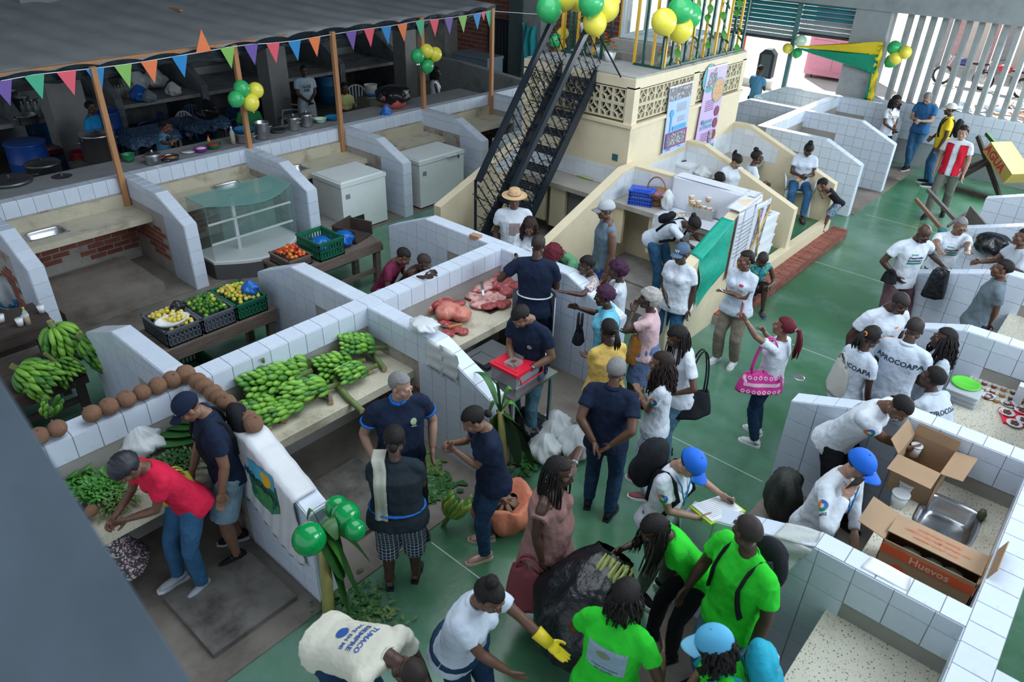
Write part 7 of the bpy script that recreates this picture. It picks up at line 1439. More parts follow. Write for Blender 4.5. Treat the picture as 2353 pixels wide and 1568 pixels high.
# freezers, glass display
def freezer(c, rz, label, w, l, h, handle=True, grille=False):
    t = thing('chest_freezer', label, 'freezer', c, rz); FW_ = mat('enamel_white', (.68, .74, .74), .35, var=.05, dirt=((.36, .33, .28), .66, .82), ds=4)
    g = G(); g.box((-l/2, -w/2, .03), (l/2, w/2, h-.09)); g.ob('body', FW_, t); g = G(); g.box((-l/2-.012, -w/2-.012, h-.085), (l/2+.012, w/2+.012, h-.02)); g.box((-l/2+.03, -w/2+.03, h-.02), (l/2-.03, w/2-.03, h)); g.ob('lid', FW_, t)
    for sx in (-1, 1):
        for sy in (-1, 1): g = G(); g.cb((sx*(l/2-.08), sy*(w/2-.08), .015), (.05, .05, .03)); g.ob('foot', BLACKM, t)
    g = G(); g.box((-l/2+.08, -w/2-.004, h-.3), (-l/2+.17, -w/2, h-.22)); g.ob('label_plate', mat('plate_grey', (.22, .24, .26), .5), t)
    if handle: g = G(); g.tube([(.1, -w/2-.01, h-.05), (.13, -w/2-.05, h-.05), (.33, -w/2-.05, h-.05), (.36, -w/2-.01, h-.05)], .014, 6); g.ob('handle', FW_, t, True); g = G(); g.cb((.42, -w/2-.015, h-.11), (.03, .02, .06)); g.ob('padlock', DARKST, t)
    if grille:
        g = G(); g.box((l/2-.42, -w/2-.006, .06), (l/2-.03, -w/2, .27)); g.ob('motor_bay_shade', mat('shade_black', (.012, .012, .013), .9), t); g = G(); g.tube([(l/2-.4, -w/2-.02, .1), (l/2-.25, -w/2-.03, .17), (l/2-.15, -w/2-.02, .12), (l/2-.06, -w/2-.02, .2)], .014, 6); g.ob('copper_pipe', DARKST, t, True); g = G(); g.ell((l/2-.26, -w/2-.01, .13), (.07, .03, .06)); g.ob('compressor', BLACKM, t, True)  # near-black plate painted as the shaded motor bay
    return t
def mid(ps, z): v = sum((at(a, b, z) for a, b in ps), Vector())/len(ps); v.z = 0; return v
fr1 = freezer(Vector((-10.2, 7.5, .012)), R(90), 'nearer white chest freezer with its motor cover missing', .80, .95, .93, False, False)
g = G(); g.box((.404-.0, -.30, .07), (.408, .30, .28))
g = G(); t = fr1; g.box((-.42, -.412, .06), (-.05, -.402, .28)); g.ob('motor_bay_shade', mat('shade_black', (.012, .012, .013), .9), t)  # near-black plate on the closed body, shade of a motor bay painted in
g = G(); g.tube([(-.4, -.425, .1), (-.28, -.43, .17), (-.2, -.425, .12), (-.1, -.425, .2)], .014, 6); g.ob('copper_pipe', DARKST, t, True)
freezer(Vector((-10.15, 9.35, .012)), R(90), 'farther white chest freezer with handle and padlock', .72, 1.15, .93, True)
freezer(Vector((-9.75, 11.6, .012)), R(90), 'white freezer partly hidden behind the staircase', .6, 1.1, .88, False)
GLC = glassmat('green_glass', (.30, .50, .46), .20); t = thing('display_case', 'empty curved glass display case between two tiled partitions', 'display case', (0, 0, 0))
x0, x1, y0, y1 = -10.35, -9.45, 4.62, 6.12
def arc(z, e=.0, n=16): return [(x0, y0+e, z)]+[(x0+(.55-e)+(.40-e)*math.sin(PI*k/n), y0+e+(y1-y0-2*e)*k/n, z) for k in range(n+1)]+[(x0, y1-e, z)]
def plate(z0, z1, e, nm, m): a = arc(z0, e); b = arc(z1, e); k = len(a); g = G(); g.add(a+b, [tuple(reversed(range(k))), tuple(range(k, 2*k))]+[(i, (i+1) % k, k+(i+1) % k, k+i) for i in range(k)]); return g.ob(nm, m, t)
plate(.014, .26, .0, 'base', mat('case_base', (.10, .10, .10), .6)); plate(.26, .30, .0, 'deck', WHITE); plate(1.16, 1.175, .02, 'top_glass', glassmat('green_glass_top', (.22, .46, .42), .55))
g = G(); a = arc(.30, .03)[1:-1]; b = arc(1.16, .03)[1:-1]; k = len(a); g.add(a+b, [(i, i+1, k+i+1, k+i) for i in range(k-1)]); g.ob('front_glass', GLC, t, True)
for y in (y0+.03, y1-.03): g = G(); g.box((x0, y-.004, .30), (x0+.55, y+.004, 1.16)); g.ob('side_glass', GLC, t)
for z in (.55, .86): g = G(); g.bar((x0+.5, y0+.05, z), (x0+.5, y1-.05, z), .025); g.ob('shelf_rail', WHITE, t)
for y in (y0+.55, ): g = G(); g.cb((x0+.35, y, .73), (.05, .05, .86)); g.ob('frame_post', WHITE, t)
for yy in (y0+.5, y0+.95): g = G(); g.box((x0, yy, .30), (x0+.01, yy+.5, 1.15)); g.ob('sliding_glass', GLC, t)
g = G(); g.box((-11.2, 2.55, .0), (-9.95, 3.9, .18)); g.box((-11.2, 2.55, .0), (-10.4, 3.9, .19)); sl_ = tag(g.ob('floor_block', FLC), 'raised broken concrete block on the floor of the lower left stall', 'block')
g = G(); g.box((-10.35, 6.7, 0), (-9.8, 7.0, .22)); tag(g.ob('stone_block', CONC), 'rough concrete block beside the nearer chest freezer', 'block')
g = G(); g.tube([(-10.95, 2.62, .8), (-10.9, 2.62, .3), (-10.8, 2.62, .12)], .05, 10); tag(g.ob('drain_pipe', mat('pipe_ochre', (.42, .35, .16), .5), None, True), 'yellowish drain pipe under the lower left sink', 'pipe')
t = thing('sack', 'printed white and blue sack behind the dark table', 'sack', at(50, 715, 0)+Vector((-.1, 0, 0))); g = bag(.22, '', 0, None, sz=(1, 1, 1.6), knot=False, seed=90); g.ob('sack', mat('sack_white', (.40, .44, .48), .6, var=.1), t, True); g = G(); g.lathe([(.215, .12), (.225, .24), (.213, .24), (.2, .12)], 18); g.ob('print_band', BLUE2, t, True)
bottle('yellow-capped oil bottle on the small table at the left edge', at(66, 745, .72), .22, liquid=OIL, cap=YCAP)
for i, (px, py, l) in enumerate(((5, 740, 'white cup nearest the left edge'), (48, 748, 'white plastic cup lying on the small table'), (62, 740, 'second white cup beside the oil bottle'), (97, 718, 'white foam cup behind the tallest bunch'))): t = thing('cup', l, 'cup', at(px, py, .73)); g = G(); g.lathe([(.001, 0), (.03, 0), (.042, .09), (.001, .085)], 14); g.ob('cup', WHITE, t, True)
# stone seat blocks / slabs on the floor of the near stalls
for a, b, c, d, h, l in ((-5.0, 2.75, -4.1, 3.45, .06, 'flat concrete slab on the floor below the bananas'), (-4.75, 1.25, -3.95, 2.0, .06, 'stepped concrete slab the red-shirted woman stands beside')):
    g = G(); g.box((a, b, .012), (c, d, h)); tag(g.ob('floor_slab', CONCD), l, 'slab')
g = G(); g.lathe([(.001, 0), (.075, 0), (.07, .006), (.05, .004), (.001, .003)], 18); tag(g.ob('floor_drain', ALU, None, True, at(1836, 868, 0)), 'round metal floor drain in the middle of the aisle', 'drain')
# blurred parapet beam in the foreground
ra, rb = (at(-130, 664)-EYE).normalized(), (at(520, 1695)-EYE).normalized(); a, b = EYE+ra*1.15, EYE+rb*1.15
bd = (b-a).normalized(); out_ = bd.cross(FW).normalized(); out_ = -out_ if out_.dot(RI) > 0 else out_
g = G(); g.add([a, a+out_*.9, a+out_*.9+ra*.3, a+ra*.3, b, b+out_*.9, b+out_*.9+rb*.3, b+rb*.3], [(0, 1, 2, 3), (7, 6, 5, 4), (0, 4, 5, 1), (1, 5, 6, 2), (2, 6, 7, 3), (3, 7, 4, 0)])
struct(g.ob('wall_parapet', mat('parapet_grey', (.13, .175, .22), .7, var=.22, vs_=5, bump=.5, bs=12)))
# ------------------------------------------------------------------ kiosk goods
WK = mat('wicker', (.30, .14, .06), .6, var=.35, vs_=60, bump=1, bs=80)
t = thing('wicker_basket', 'brown wicker basket with a tall handle on the grey counter', 'basket', Vector((-5.14, 9.24, 1.252)))
t.scale = (.8, .8, .9)
g = G(); g.lathe([(.001, .02), (.10, .0), (.09, .05), (.06, .09), (.14, .16), (.22, .23), (.235, .24), (.21, .22), (.001, .14)], 26); g.v = [(x*1.2, y, z) for x, y, z in g.v]; g.ob('bowl', WK, t, True)
for k in range(5): r_ = (.12, .155, .18, .205, .228)[k]; z = .13+.025*k; g = G(); g.tube([(math.cos(a)*r_*1.2, math.sin(a)*r_, z+.004*math.sin(a*14)) for a in [2*PI*i/40 for i in range(41)]], .009, 5); g.ob('weave', WK, t, True)
g = G(); g.tube([(math.cos(a)*.2, 0, .22+math.sin(a)*.25) for a in [PI*i/14 for i in range(15)]], .013, 6); g.ob('handle', WK, t, True); g = G(); g.ell((.02, 0, .2), (.12, .1, .03)); g.ob('purple_contents', mat('cloth_mauve', (.3, .14, .2), .8, var=.3, vs_=30), t, True)
BB = mat('basket_blue', (.02, .08, .50), .4, var=.08); t = thing('lidded_basket', 'blue plastic basket with lid beside the wicker basket', 'basket', Vector((*at(1473, 468, 1.25).xy, 1.252)), R(20))
g = G(); g.box((-.17, -.12, 0), (.17, .12, .02)); g.ob('base', BB, t)
for sx, sy in ((1, 0), (-1, 0), (0, 1), (0, -1)):
    g = G(); L_ = .24 if sx else .34
    for k in range(10): a = -L_/2+L_*k/9; g.cb((sx*.17 if sx else a, a if sx else sy*.12, .1), (.012, .014, .2))
    for z in (.06, .11, .17): g.cb((sx*.17, sy*.12, z), (.01 if sx else .34, .24 if sx else .01, .018))
    g.ob('slotted_side', BB, t)
g = G(); g.box((-.185, -.135, .2), (.185, .135, .225)); g.box((-.13, -.09, .225), (.13, .09, .24)); g.ob('lid', BB, t)
putbag(.10, 'white plastic shopping bag standing on the counter', Vector((*at(1531, 480, 1.27).xy, 1.252)), BAGW, seed=81, sz=(.9, .8, 1.9))
CLR = glassmat('clear_bin', (.62, .68, .72), .35, .2); bp_ = Vector((*at(1612, 495, 1.27).xy, 1.252)); t = thing('clear_bin', 'large clear plastic bin heaped with dessert cups', 'bin', bp_, R(10))
for a, b in (((-.2, -.15, 0), (.2, .15, .01)), ((-.2, -.15, 0), (-.195, .15, .17)), ((.195, -.15, 0), (.2, .15, .17)), ((-.2, -.15, 0), (.2, -.145, .17)), ((-.2, .145, 0), (.2, .15, .17))): g = G(); g.box(a, b); g.ob('side', CLR, t)
CARM = mat('dessert', (.62, .40, .20), .5, var=.1); CUPL = mat('cup_lid', (.66, .62, .55), .35)
def dcup(p, label, grp): t = thing('dessert_cup', label, 'cup', p, 0, grp); g = G(); g.lathe([(.001, 0), (.034, 0), (.042, .05), (.001, .05)], 14); g.ob('cup', CARM, t, True); g = G(); g.lathe([(.045, .048), (.045, .058), (.001, .06)], 14); g.ob('lid', CUPL, t, True); return t
d0 = dcup(bp_+Vector((-.08, -.06, .012)), 'caramel dessert cup in the clear bin', 'dessert cups in the clear bin'); rd = random.Random(5)
for k in range(20): dup(d0, bp_+Vector((-.13+.09*(k % 4), -.08+.08*((k//4) % 2), .012+.062*(k//8))))
for k, (px, py, z, l) in enumerate(((1588, 458, 1.55, 'topmost dessert cup of the tall stack'), (1588, 468, 1.49, 'second dessert cup of the tall stack'), (1604, 470, 1.48, 'dessert cup on top of the bin in front'), (1628, 462, 1.48, 'dessert cup on top of the bin at the right'))): dup(d0, Vector((*at(px, py, z).xy, z)), label=l)
for k in range(8): p = at(1545+5*k, 490+(k % 2)*6, 1.27); dup(d0, Vector((p.x, p.y, 1.252)), label='small caramel sweet on the counter beside the bin', group='loose sweets on the counter', scale=.55)
DRW = mat('drape_white', (.60, .62, .70), .7, var=.04, bump=.4, bs=8); DRT = mat('drape_teal', (.0, .33, .23), .5, var=.2, vs_=6, bump=1.2, bs=9)
t = thing('white_drape', 'white cloth draped over the cream wall and counter of the kiosk', 'drape', (0, 0, 0))
g = G(); quadsheet(g, (-5.0, 9.43, 1.70), (-3.80, 9.43, 1.70), (-3.88, 9.36, 1.27), (-4.95, 9.34, 1.27), 40, 10, .018, 1, 5); g.ob('back_fall', DRW, t, True)
g = G(); quadsheet(g, (-5.0, 9.43, 1.70), (-3.72, 9.43, 1.70), (-3.72, 9.66, 1.70), (-5.0, 9.66, 1.70), 30, 5, .004, 2, 9); g.ob('top_fold', DRW, t, True)
g = G(); quadsheet(g, (-4.95, 8.91, 1.262), (-3.9, 8.91, 1.262), (-3.9, 9.36, 1.262), (-4.95, 9.36, 1.262), 10, 8, .004, 2, 9); quadsheet(g, (-4.95, 8.90, 1.262), (-4.3, 8.90, 1.262), (-4.35, 8.88, .95), (-4.95, 8.89, .92), 16, 6, .02, 1, 4); g.ob('counter_cloth', DRW, t, True)
g = G(); quadsheet(g, (-3.695, 9.62, 1.69), (-3.695, 8.95, 1.62), (-3.685, 8.9, 1.02), (-3.685, 9.6, .95), 16, 10, .01, 0, 5); quadsheet(g, (-3.9, 9.6, 1.71), (-3.9, 8.95, 1.64), (-3.695, 8.95, 1.62), (-3.695, 9.62, 1.69), 14, 5, .004, 2, 5); g.ob('side_fall', DRW, t, True)
g = G(); quadsheet(g, (-3.69, 8.82, 1.53), (-3.69, 8.0, 1.24), (-3.66, 8.05, .55), (-3.66, 8.74, .86), 26, 22, .016, 0, 9); quadsheet(g, (-3.87, 8.8, 1.545), (-3.87, 8.05, 1.275), (-3.68, 8.0, 1.25), (-3.68, 8.8, 1.54), 16, 5, .006, 2, 9); tag(g.ob('teal_drape', DRT, None, True), 'shiny teal cloth hanging over the aisle side of the kiosk wall', 'drape')
t = thing('text_banner', 'white banner with lines of print and orange edge hung beside the teal cloth', 'banner', (0, 0, 0)); g = G(); y0, y1 = 8.86, 9.9
PR = lambda u, v: (-3.672+.008*math.sin(u*9), y0+u*(y1-y0)*(1-.15*v), 1.64-.05*u-v*(.98-.10*u))
g = G(); g.sheet(PR, 20, 16, th=.002); so_ = g.ob('sheet', mat('banner_sheet', (.58, .60, .68), .5, var=.05), t, True)
for k in range(9): g = G(); z = 1.46-k*.06; 
for k in range(9):
    g = G()
    for j in range(9): q0 = PR(.06+j*.055, .18+k*.062); g.box((q0[0]+.012, q0[1], q0[2]-.008), (q0[0]+.014, q0[1]+.035+.02*((j*k) % 2), q0[2]+.006))
    stuff(g.ob('text_line', INKGR, t))
g = G(); quadsheet(g, PR(.0, .88), PR(.62, .86), PR(.6, 1.0), PR(.0, 1.0), 6, 3, .0, 0); g.v = [(x+.006, y, z) for x, y, z in g.v]; g.ob('orange_edge', mat('banner_orange', (.70, .30, .06), .5), t)
g = G(); quadsheet(g, PR(.68, .1), PR(1, .1), PR(1, .95), PR(.66, .95), 8, 8, .0, 0); g.v = [(x+.006, y, z) for x, y, z in g.v]; g.ob('photo_print', speck('photo_grey', (.16, .14, .20), [(.35, .34, .36), (.05, .05, .07)], 16, .4, .6), t)
for a, b in (((.64, .1), (1, .98)), ((1, .12), (.62, .9))): g = G(); A_ = Vector(PR(*a)); B_ = Vector(PR(*b)); g.bar(A_+Vector((.012, 0, 0)), B_+Vector((.012, 0, 0)), .004, .035, up=(1, 0, 0)); g.ob('yellow_ribbon', mat('ribbon', (.72, .48, .12), .5), t)
def poster(label, y0, y1, z0, z1, items, base, ln=4, tilt=.0):
    t = thing('poster', label, 'poster', (0, 0, 0)); x = KX1+.02; g = G(); g.add([(x+.01, y0, z1), (x+.03, y0-tilt, z0), (x+.03, y1-tilt, z0), (x+.01, y1, z1), (x, y0, z1), (x+.02, y0-tilt, z0), (x+.02, y1-tilt, z0), (x, y1, z1)], [(0, 1, 2, 3), (7, 6, 5, 4), (0, 4, 5, 1), (3, 2, 6, 7), (0, 3, 7, 4), (1, 5, 6, 2)]); o = g.ob('sheet', base, t)
    bv = BVHTree.FromPolygons([Vector(v) for v in g.v], g.f); n = Vector((1, 0, 0)); lay = 0
    for it in items: lay += .0006; decal(o, bv, Vector((x, y0+(y1-y0)*it[1], z0+(z1-z0)*it[2])), Vector((0, 1, 0)), Vector((0, 0, 1)), (it[0], 0, 0, it[3], it[4], it[5] if len(it) > 5 else 0, .01, lay), 1.)
    for z in (z0, z1): g = G(); g.bar((x+.015, y0-.02, z), (x+.015, y1+.02, z), .02); g.ob('rod', WHITE, t)
    return t
PB = mat('poster_blue', (.36, .48, .72), .5, var=.03); PP = mat('poster_lilac', (.50, .38, .68), .5, var=.03); TEA = mat('poster_teal', (.03, .33, .36), .5); CY = mat('poster_cyan', (.05, .34, .62), .5); PUR = mat('poster_purple', (.20, .03, .22), .5); MRN = mat('poster_maroon', (.18, .02, .07), .5); PHO = speck('poster_photo', (.18, .18, .20), [(.42, .40, .42), (.06, .06, .10)], 18, .4, .6); SHR = mat('poster_shrimp', (.55, .30, .14), .5, var=.4, vs_=30)
lines = lambda a, b, n, m, w=.22, s=.05: [('rect', a, b-.022*k, w, m, (1, .035)) for k in range(n)]
poster('pale blue poster with a plant drawing and photos on the kiosk wall', 10.42, 11.12, 1.62, 2.66, [('rect', .5, .89, .66, PHO, (1, .32)), ('text', .3, .8, .06, CY, 'CULTIVO')]+lines(.62, .72, 6, INKGR, .3)+[('rect', .2, .45, .045, CY, (1, 6)), ('disc', .2, .6, .12, CY)]+lines(.65, .52, 4, INKGR, .22)+[('rect', .6, .36, .42, CY, (1, .16)), ('rect', .5, .19, .66, PUR, (1, .38)), ('rect', .5, .19, .56, PHO, (1, .36)), ('text', .2, .05, .05, INK, 'Credit'), ('text', .7, .05, .04, INK, 'firma')], PB)
poster('tall lilac poster reading Mujeres al frente with a round shrimp photo', 11.58, 12.28, 1.36, 2.80, [('disc', .18, .88, .46, TEA), ('disc', .2, .90, .40, PHO), ('text', .75, .93, .07, INKW, 'Austral'), ('disc', .66, .72, .42, TEA), ('disc', .66, .72, .38, SHR)]+lines(.33, .62, 6, MRN, .3)+[('disc', .75, .47, .17, MRN), ('disc', .75, .33, .17, MRN), ('disc', .75, .19, .17, MRN)]+[('text', .3, .38, .12, TEA, 'Mujeres'), ('text', .3, .32, .12, TEA, 'al frente')]+lines(.28, .24, 5, MRN, .26)+[('rect', .58, .17, .12, PHO, (1, 2)), ('rect', .5, .04, .66, TEA, (1, .13))], PP, tilt=.1)
STY = mat('styrofoam', (.66, .70, .74), .6, var=.03, bump=.2, bs=60)
bx = Vector((-4.13, 10.72, 0))
for k in range(4):
    t = thing('foam_box', ('lowest', 'second lowest', 'second highest', 'topmost')[k]+' white fish box of the stack inside the kiosk wall', 'box', (bx.x, bx.y, .30+k*.175), 0, 'stacked white boxes'); g = G(); w, l = .22, .27; g.prism([(-w*.93, 0), (w*.93, 0), (w, .14), (w*1.05, .145), (w*1.05, .172), (-w*1.05, .172), (-w*1.05, .145), (-w, .14)], 1, -l, l); g.ob('body', STY, t)
    if k == 3: g = G(); g.box((-w*.95, -l*.95, .1725), (w*.95, l*.95, .182)); g.ob('lid', STY, t)
t = thing('newspapers', 'pile of newspapers and crumpled packets on the topmost fish box', 'newspapers', (bx.x, bx.y, 1.01)); NP = speck('newsprint', (.42, .43, .45), [(.10, .10, .12), (.55, .4, .4)], 30, .36, .8)
for k in range(5): g = G(); M = Matrix.Rotation(k*.4-.8, 3, 'Z'); g.cb((random.uniform(-.03, .03), random.uniform(-.03, .03), .006+k*.012), (.26-.02*k, .34-.03*k, .009), 0, M); g.ob('paper', NP, t)
g = G(); g.cb((0, .02, .085), (.13, .13, .04)); g.ob('packet', WHITE, t)
t = thing('foam_cooler', 'white foam cooler with lid on the inner kiosk counter', 'box', Vector((*at(1576, 392, 1.16).xy, 1.122))); g = G(); g.box((-.2, -.27, 0), (.2, .27, .16)); g.ob('body', STY, t); g = G(); g.box((-.21, -.28, .162), (.21, .28, .2)); g.ob('lid', STY, t); g = G(); g.tube([(-.05, -.1, .21), (.0, 0, .212), (.06, .05, .21)], .012, 5); g.ob('black_strap', BLACKM, t)
putbag(.15, 'white plastic bag beside the foam cooler', Vector((*at(1615, 405, 1.14).xy, 1.122)), BAGW, seed=84, sz=(1.2, 1, .7))
t = thing('magazines', 'black, green and pink printed sacks folded on the counter behind the stairs', 'sack', Vector((*at(1352, 405, 1.27).xy, 1.252))); 
for k, (m, c) in enumerate(((mat('sack_green', (.30, .46, .06), .5), (0, 0)), (mat('sack_black', (.02, .02, .03), .4), (-.03, .05)), (mat('sack_pink', (.50, .10, .24), .5), (.12, .08)))): g = G(); g.sheet(lambda u, v: (c[0]+(u-.5)*.30, c[1]+(v-.5)*.22, .02+k*.02+.03*math.sin(u*5+k)*math.sin(v*4)), 8, 8, th=.012); g.ob('printed_sack', m, t, True)
g = G(); M = Matrix.Translation((0, 0, .085)) @ Matrix.Rotation(.3, 4, 'Z'); put_text(g, 'AGUA', M, .1, 0, .03); g.ob('lettering', INKW, t)
t = thing('grey_envelope', 'large pale grey paper sheet standing on the counter behind the stairs', 'paper', Vector((*at(1385, 385, 1.1).xy, 1.252))); g = G(); g.sheet(lambda u, v: ((u-.5)*.42, (v-.2)*.3, .03+.2*v*(1-u*.4)), 6, 6, th=.006); g.ob('sheet', mat('paper_grey', (.45, .47, .52), .6), t, True)
g = G(); g.box((-.05, -.004, -.05), (.05, .002, .05)); tag(g.ob('wall_box', mat('box_teal', (.03, .10, .12), .5), None, False, (-6.05, KY0-.004, 1.72)), 'small dark socket box on the kiosk front wall', 'socket')
# chairs under the seated people
def under(i, m, label, rz=None): r_ = i['root']; o = dup(ch, (r_.location.x, r_.location.y, r_.location.z+.02), r_.rotation_euler[2], label); return o
under(p31, CHW, 'white plastic chair under the woman with the child'); under(p33, CHW, 'white plastic chair under the woman with the high bun'); under(p34, CHW, 'white plastic chair under the woman in the v-neck')
t = thing('bread', 'long bread roll held by the small child', 'bread', wpt(p31, (.06, .30, .72))); g = G(); g.ell((0, 0, 0), (.05, .11, .04)); g.ob('crust', mat('crust', (.50, .25, .10), .7, var=.2), t, True)
# ------------------------------------------------------------------ flowers and vines of the railing
FLW = [mat('petal_orange', (.75, .12, .02), .6), mat('petal_white', (.62, .64, .60), .6), mat('petal_red', (.5, .03, .08), .6)]
def flowers(c, r, n, m, label):
    t = thing('flower_pot', label, 'flowers', c); g = G(); g.lathe([(.001, 0), (.07, 0), (.10, .14), (.08, .14), (.001, .1)], 12); g.ob('pot', WHITE, t, True); rd = random.Random(n); g = G(); gl_ = G()
    for k in range(n):
        p = Vector((rd.gauss(0, r*.5), rd.gauss(0, r*.5), .2+rd.uniform(0, r))); 
        for j in range(7): a = j*.9; e = Vector((math.cos(a), math.sin(a), .4))*.035; s = Vector((-math.sin(a), math.cos(a), 0))*.014; g.add([p, p+e*.6+s, p+e, p+e*.6-s], [(0, 1, 2, 3)])
        leaf(gl_, p-Vector((0, 0, .05)), (rd.gauss(0, 1), rd.gauss(0, 1), .3), .09, .025)
    stuff(g.ob('blooms', m, t)); stuff(gl_.ob('foliage', LEAF[0], t))
flowers(at(1372, 128, 2.93), .18, 22, FLW[0], 'orange artificial flowers in a white planter behind the stair head'); flowers(at(1400, 140, 2.93), .12, 12, FLW[0], 'small orange flowers on the roof beside the planter'); flowers(at(1523, 150, 2.93), .10, 10, FLW[0], 'pot of orange and white flowers at the railing corner'); flowers(Vector((-6.6, 11.3, 3.19)), .16, 20, FLW[1], 'white flowers inside the glass shrine'); flowers(at(1345, 75, 3.3), .12, 12, mat('petal_gold', (.7, .35, .03), .6), 'yellow and orange flowers high on the railing')
for k in range(5):
    t = thing('ivy_vine', 'artificial green vine hanging on the roof railing', 'vine', (0, 0, 0), 0, 'vines on the roof railing'); y = 10.5+k*.5; g = G(); g.tube([(-5.87, y+.1*math.sin(z*5), 4.7-z) for z in [i*.12 for i in range(15)]], .005, 4); g.ob('vine_stem', LEAF[1], t)
    for j in range(12): g = G(); leaf(g, (-5.86, y+.1*math.sin(j*.7), 4.6-j*.14), (.3, random.uniform(-1, 1), -.4), .13, .05); g.ob('leaf', LEAF[0], t)
# ------------------------------------------------------------------ right side
CB = mat('cardboard', (.34, .22, .13), .8, var=.08, bump=.2); CBI = mat('cardboard_dark', (.22, .14, .085), .8, var=.08)
def panel3(g, a, b, c, d, th=.006):
    n = (Vector(b)-Vector(a)).cross(Vector(d)-Vector(a)).normalized()*th; q = [Vector(p) for p in (a, b, c, d)]; g.add(q+[p+n for p in q], [(3, 2, 1, 0), (4, 5, 6, 7), (0, 1, 5, 4), (1, 2, 6, 5), (2, 3, 7, 6), (3, 0, 4, 7)])
def carton(label, c, rz, w, l, h, flaps, cat='box'):
    t = thing('cardboard_box', label, 'box', c, rz)
    for a, b in (((-w/2, -l/2, 0), (w/2, l/2, .006)), ((-w/2, -l/2, .006), (-w/2+.006, l/2, h)), ((w/2-.006, -l/2, .006), (w/2, l/2, h)), ((-w/2, -l/2, .006), (w/2, -l/2+.006, h)), ((-w/2, l/2-.006, .006), (w/2, l/2, h))): g = G(); g.box(a, b); g.ob('carton_side', CB, t)
    for s, ang, L_ in flaps:
        ca, sa = math.cos(R(ang)), math.sin(R(ang)); g = G()
        if s in 'ew': q = 1 if s == 'e' else -1; panel3(g, (q*w/2, -l/2, h), (q*w/2, l/2, h), (q*(w/2+L_*ca), l/2, h+L_*sa), (q*(w/2+L_*ca), -l/2, h+L_*sa))
        else: q = 1 if s == 'n' else -1; panel3(g, (-w/2, q*l/2, h), (w/2, q*l/2, h), (w/2, q*(l/2+L_*ca), h+L_*sa), (-w/2, q*(l/2+L_*ca), h+L_*sa))
        g.ob('flap', CB, t)
    return t
c1 = Vector((-.075, 4.81, .862)); egg = carton('open brown egg carton with red bands reading Huevos at the counter edge', c1, R(0), .61, .34, .39, (('e', 74, .2), ('w', 12, .2), ('n', 174, .27)))
REDB = mat('print_redorange', (.62, .09, .02), .6); g = G(); g.box((-.305, -.1735, .28), (.305, -.17, .36)); g.ob('red_band', REDB, egg)
def ptext(par, s, c, size, m, rx=90, rz=0, ry=0, bold=.02): g = G(); put_text(g, s, Matrix.Translation(c) @ Euler((R(rx), R(ry), R(rz))).to_matrix().to_4x4(), size, 0, bold); g.ob('lettering', m, par)
ptext(egg, 'Huevos', (0.02, -.176, .32), .085, mat('print_cream', (.6, .45, .35), .6)); ptext(egg, 'TIPO A', (.18, -.173, .12), .045, REDB)
g = G(); g.lathe([(.001, 0), (.055, 0), (.055, .002), (.001, .002)], 20, M=Matrix.Rotation(R(90), 3, 'X'), c=(-.16, -.17, .17)); g.ob('round_mark', REDB, egg)
c_, s_ = math.cos(R(174)), math.sin(R(174))
for k, q in enumerate(('ESTE LADO ARRIBA', 'NO APILAR MÁS DE 3 CAJAS', 'FRÁGIL DELICADO')):
    d = .20-.06*k; M = Matrix(((-1, 0, 0, 0), (0, c_, s_, .17+d*c_), (0, s_, -c_, .39+d*s_), (0, 0, 0, 1))) @ Matrix.Translation((0, 0, .009)); g = G(); put_text(g, q, M, .034, 0, .015); g.ob('lettering', REDB, egg)
for k, (x, y) in enumerate(((.18, .02), (.05, .05), (-.1, -.02))): putbag(.07, ('crumpled pale wrapper in the egg carton', 'white tub lid showing inside the egg carton', 'pale packing paper inside the egg carton')[k], c1+Vector((x-.02, -.07, .22)), mat('wrap_pale', (.5, .5, .42), .6), seed=90+k, knot=False) 
c2 = Vector((-.43, 5.94, .862)); carton('open brown carton with wide flaps the man is unpacking', c2, R(-3), .34, .40, .36, (('e', 8, .16), ('n', 80, .10), ('s', -6, .22), ('w', 50, .14)))
TUB = mat('tub_white', (.66, .70, .74), .35, var=.02)
def tub(px, py, z, label, r=.062, h=.12, q=None): t = thing('white_tub', label, 'tub', q or Vector((*at(px, py, z+h*.5).xy, z))); g = G(); g.lathe([(.001, 0), (r*.82, 0), (r, h), (.001, h)], 20); g.ob('tub', TUB, t, True); g = G(); g.lathe([(r*1.07, h-.012), (r*1.07, h+.004), (r*.95, h+.002), (.001, h+.001)], 20); g.ob('lid', TUB, t, True)
tub(2082, 1122, .862, 'white lidded tub behind the other one near the sink'); tub(2066, 1148, .862, 'white lidded tub nearest the sink, in front of the other', .066, .13); tub(2168, 1085, .95, 'white round tub standing in the open carton', q=c2+Vector((.1, -.05, .008))); tub(2100, 1048, 1.1, 'white cup held over the carton by the bending man', .045, .11, q=hand(p16, 1)+Vector((.0, .0, -.05)))
t = thing('yellow_cup', 'yellow plastic cup on the speckled counter behind the sink', 'cup', Vector((*at(2303, 1148, .862).xy, .862))); g = G(); g.lathe([(.001, 0), (.032, 0), (.042, .1), (.038, .1), (.029, .006), (.001, .006)], 18); g.ob('cup', mat('cup_yellow', (.70, .55, .02), .35), t, True)
g = G(); g.lathe([(.001, 0), (.03, 0), (.035, .05), (.02, .09), (.001, .09)], 12); tag(g.ob('water_tap', mat('tap_dark', (.08, .09, .05), .5), None, True, Vector((*at(2253, 1190, .87).xy, .862))), 'stubby dark tap beside the steel sink', 'tap')
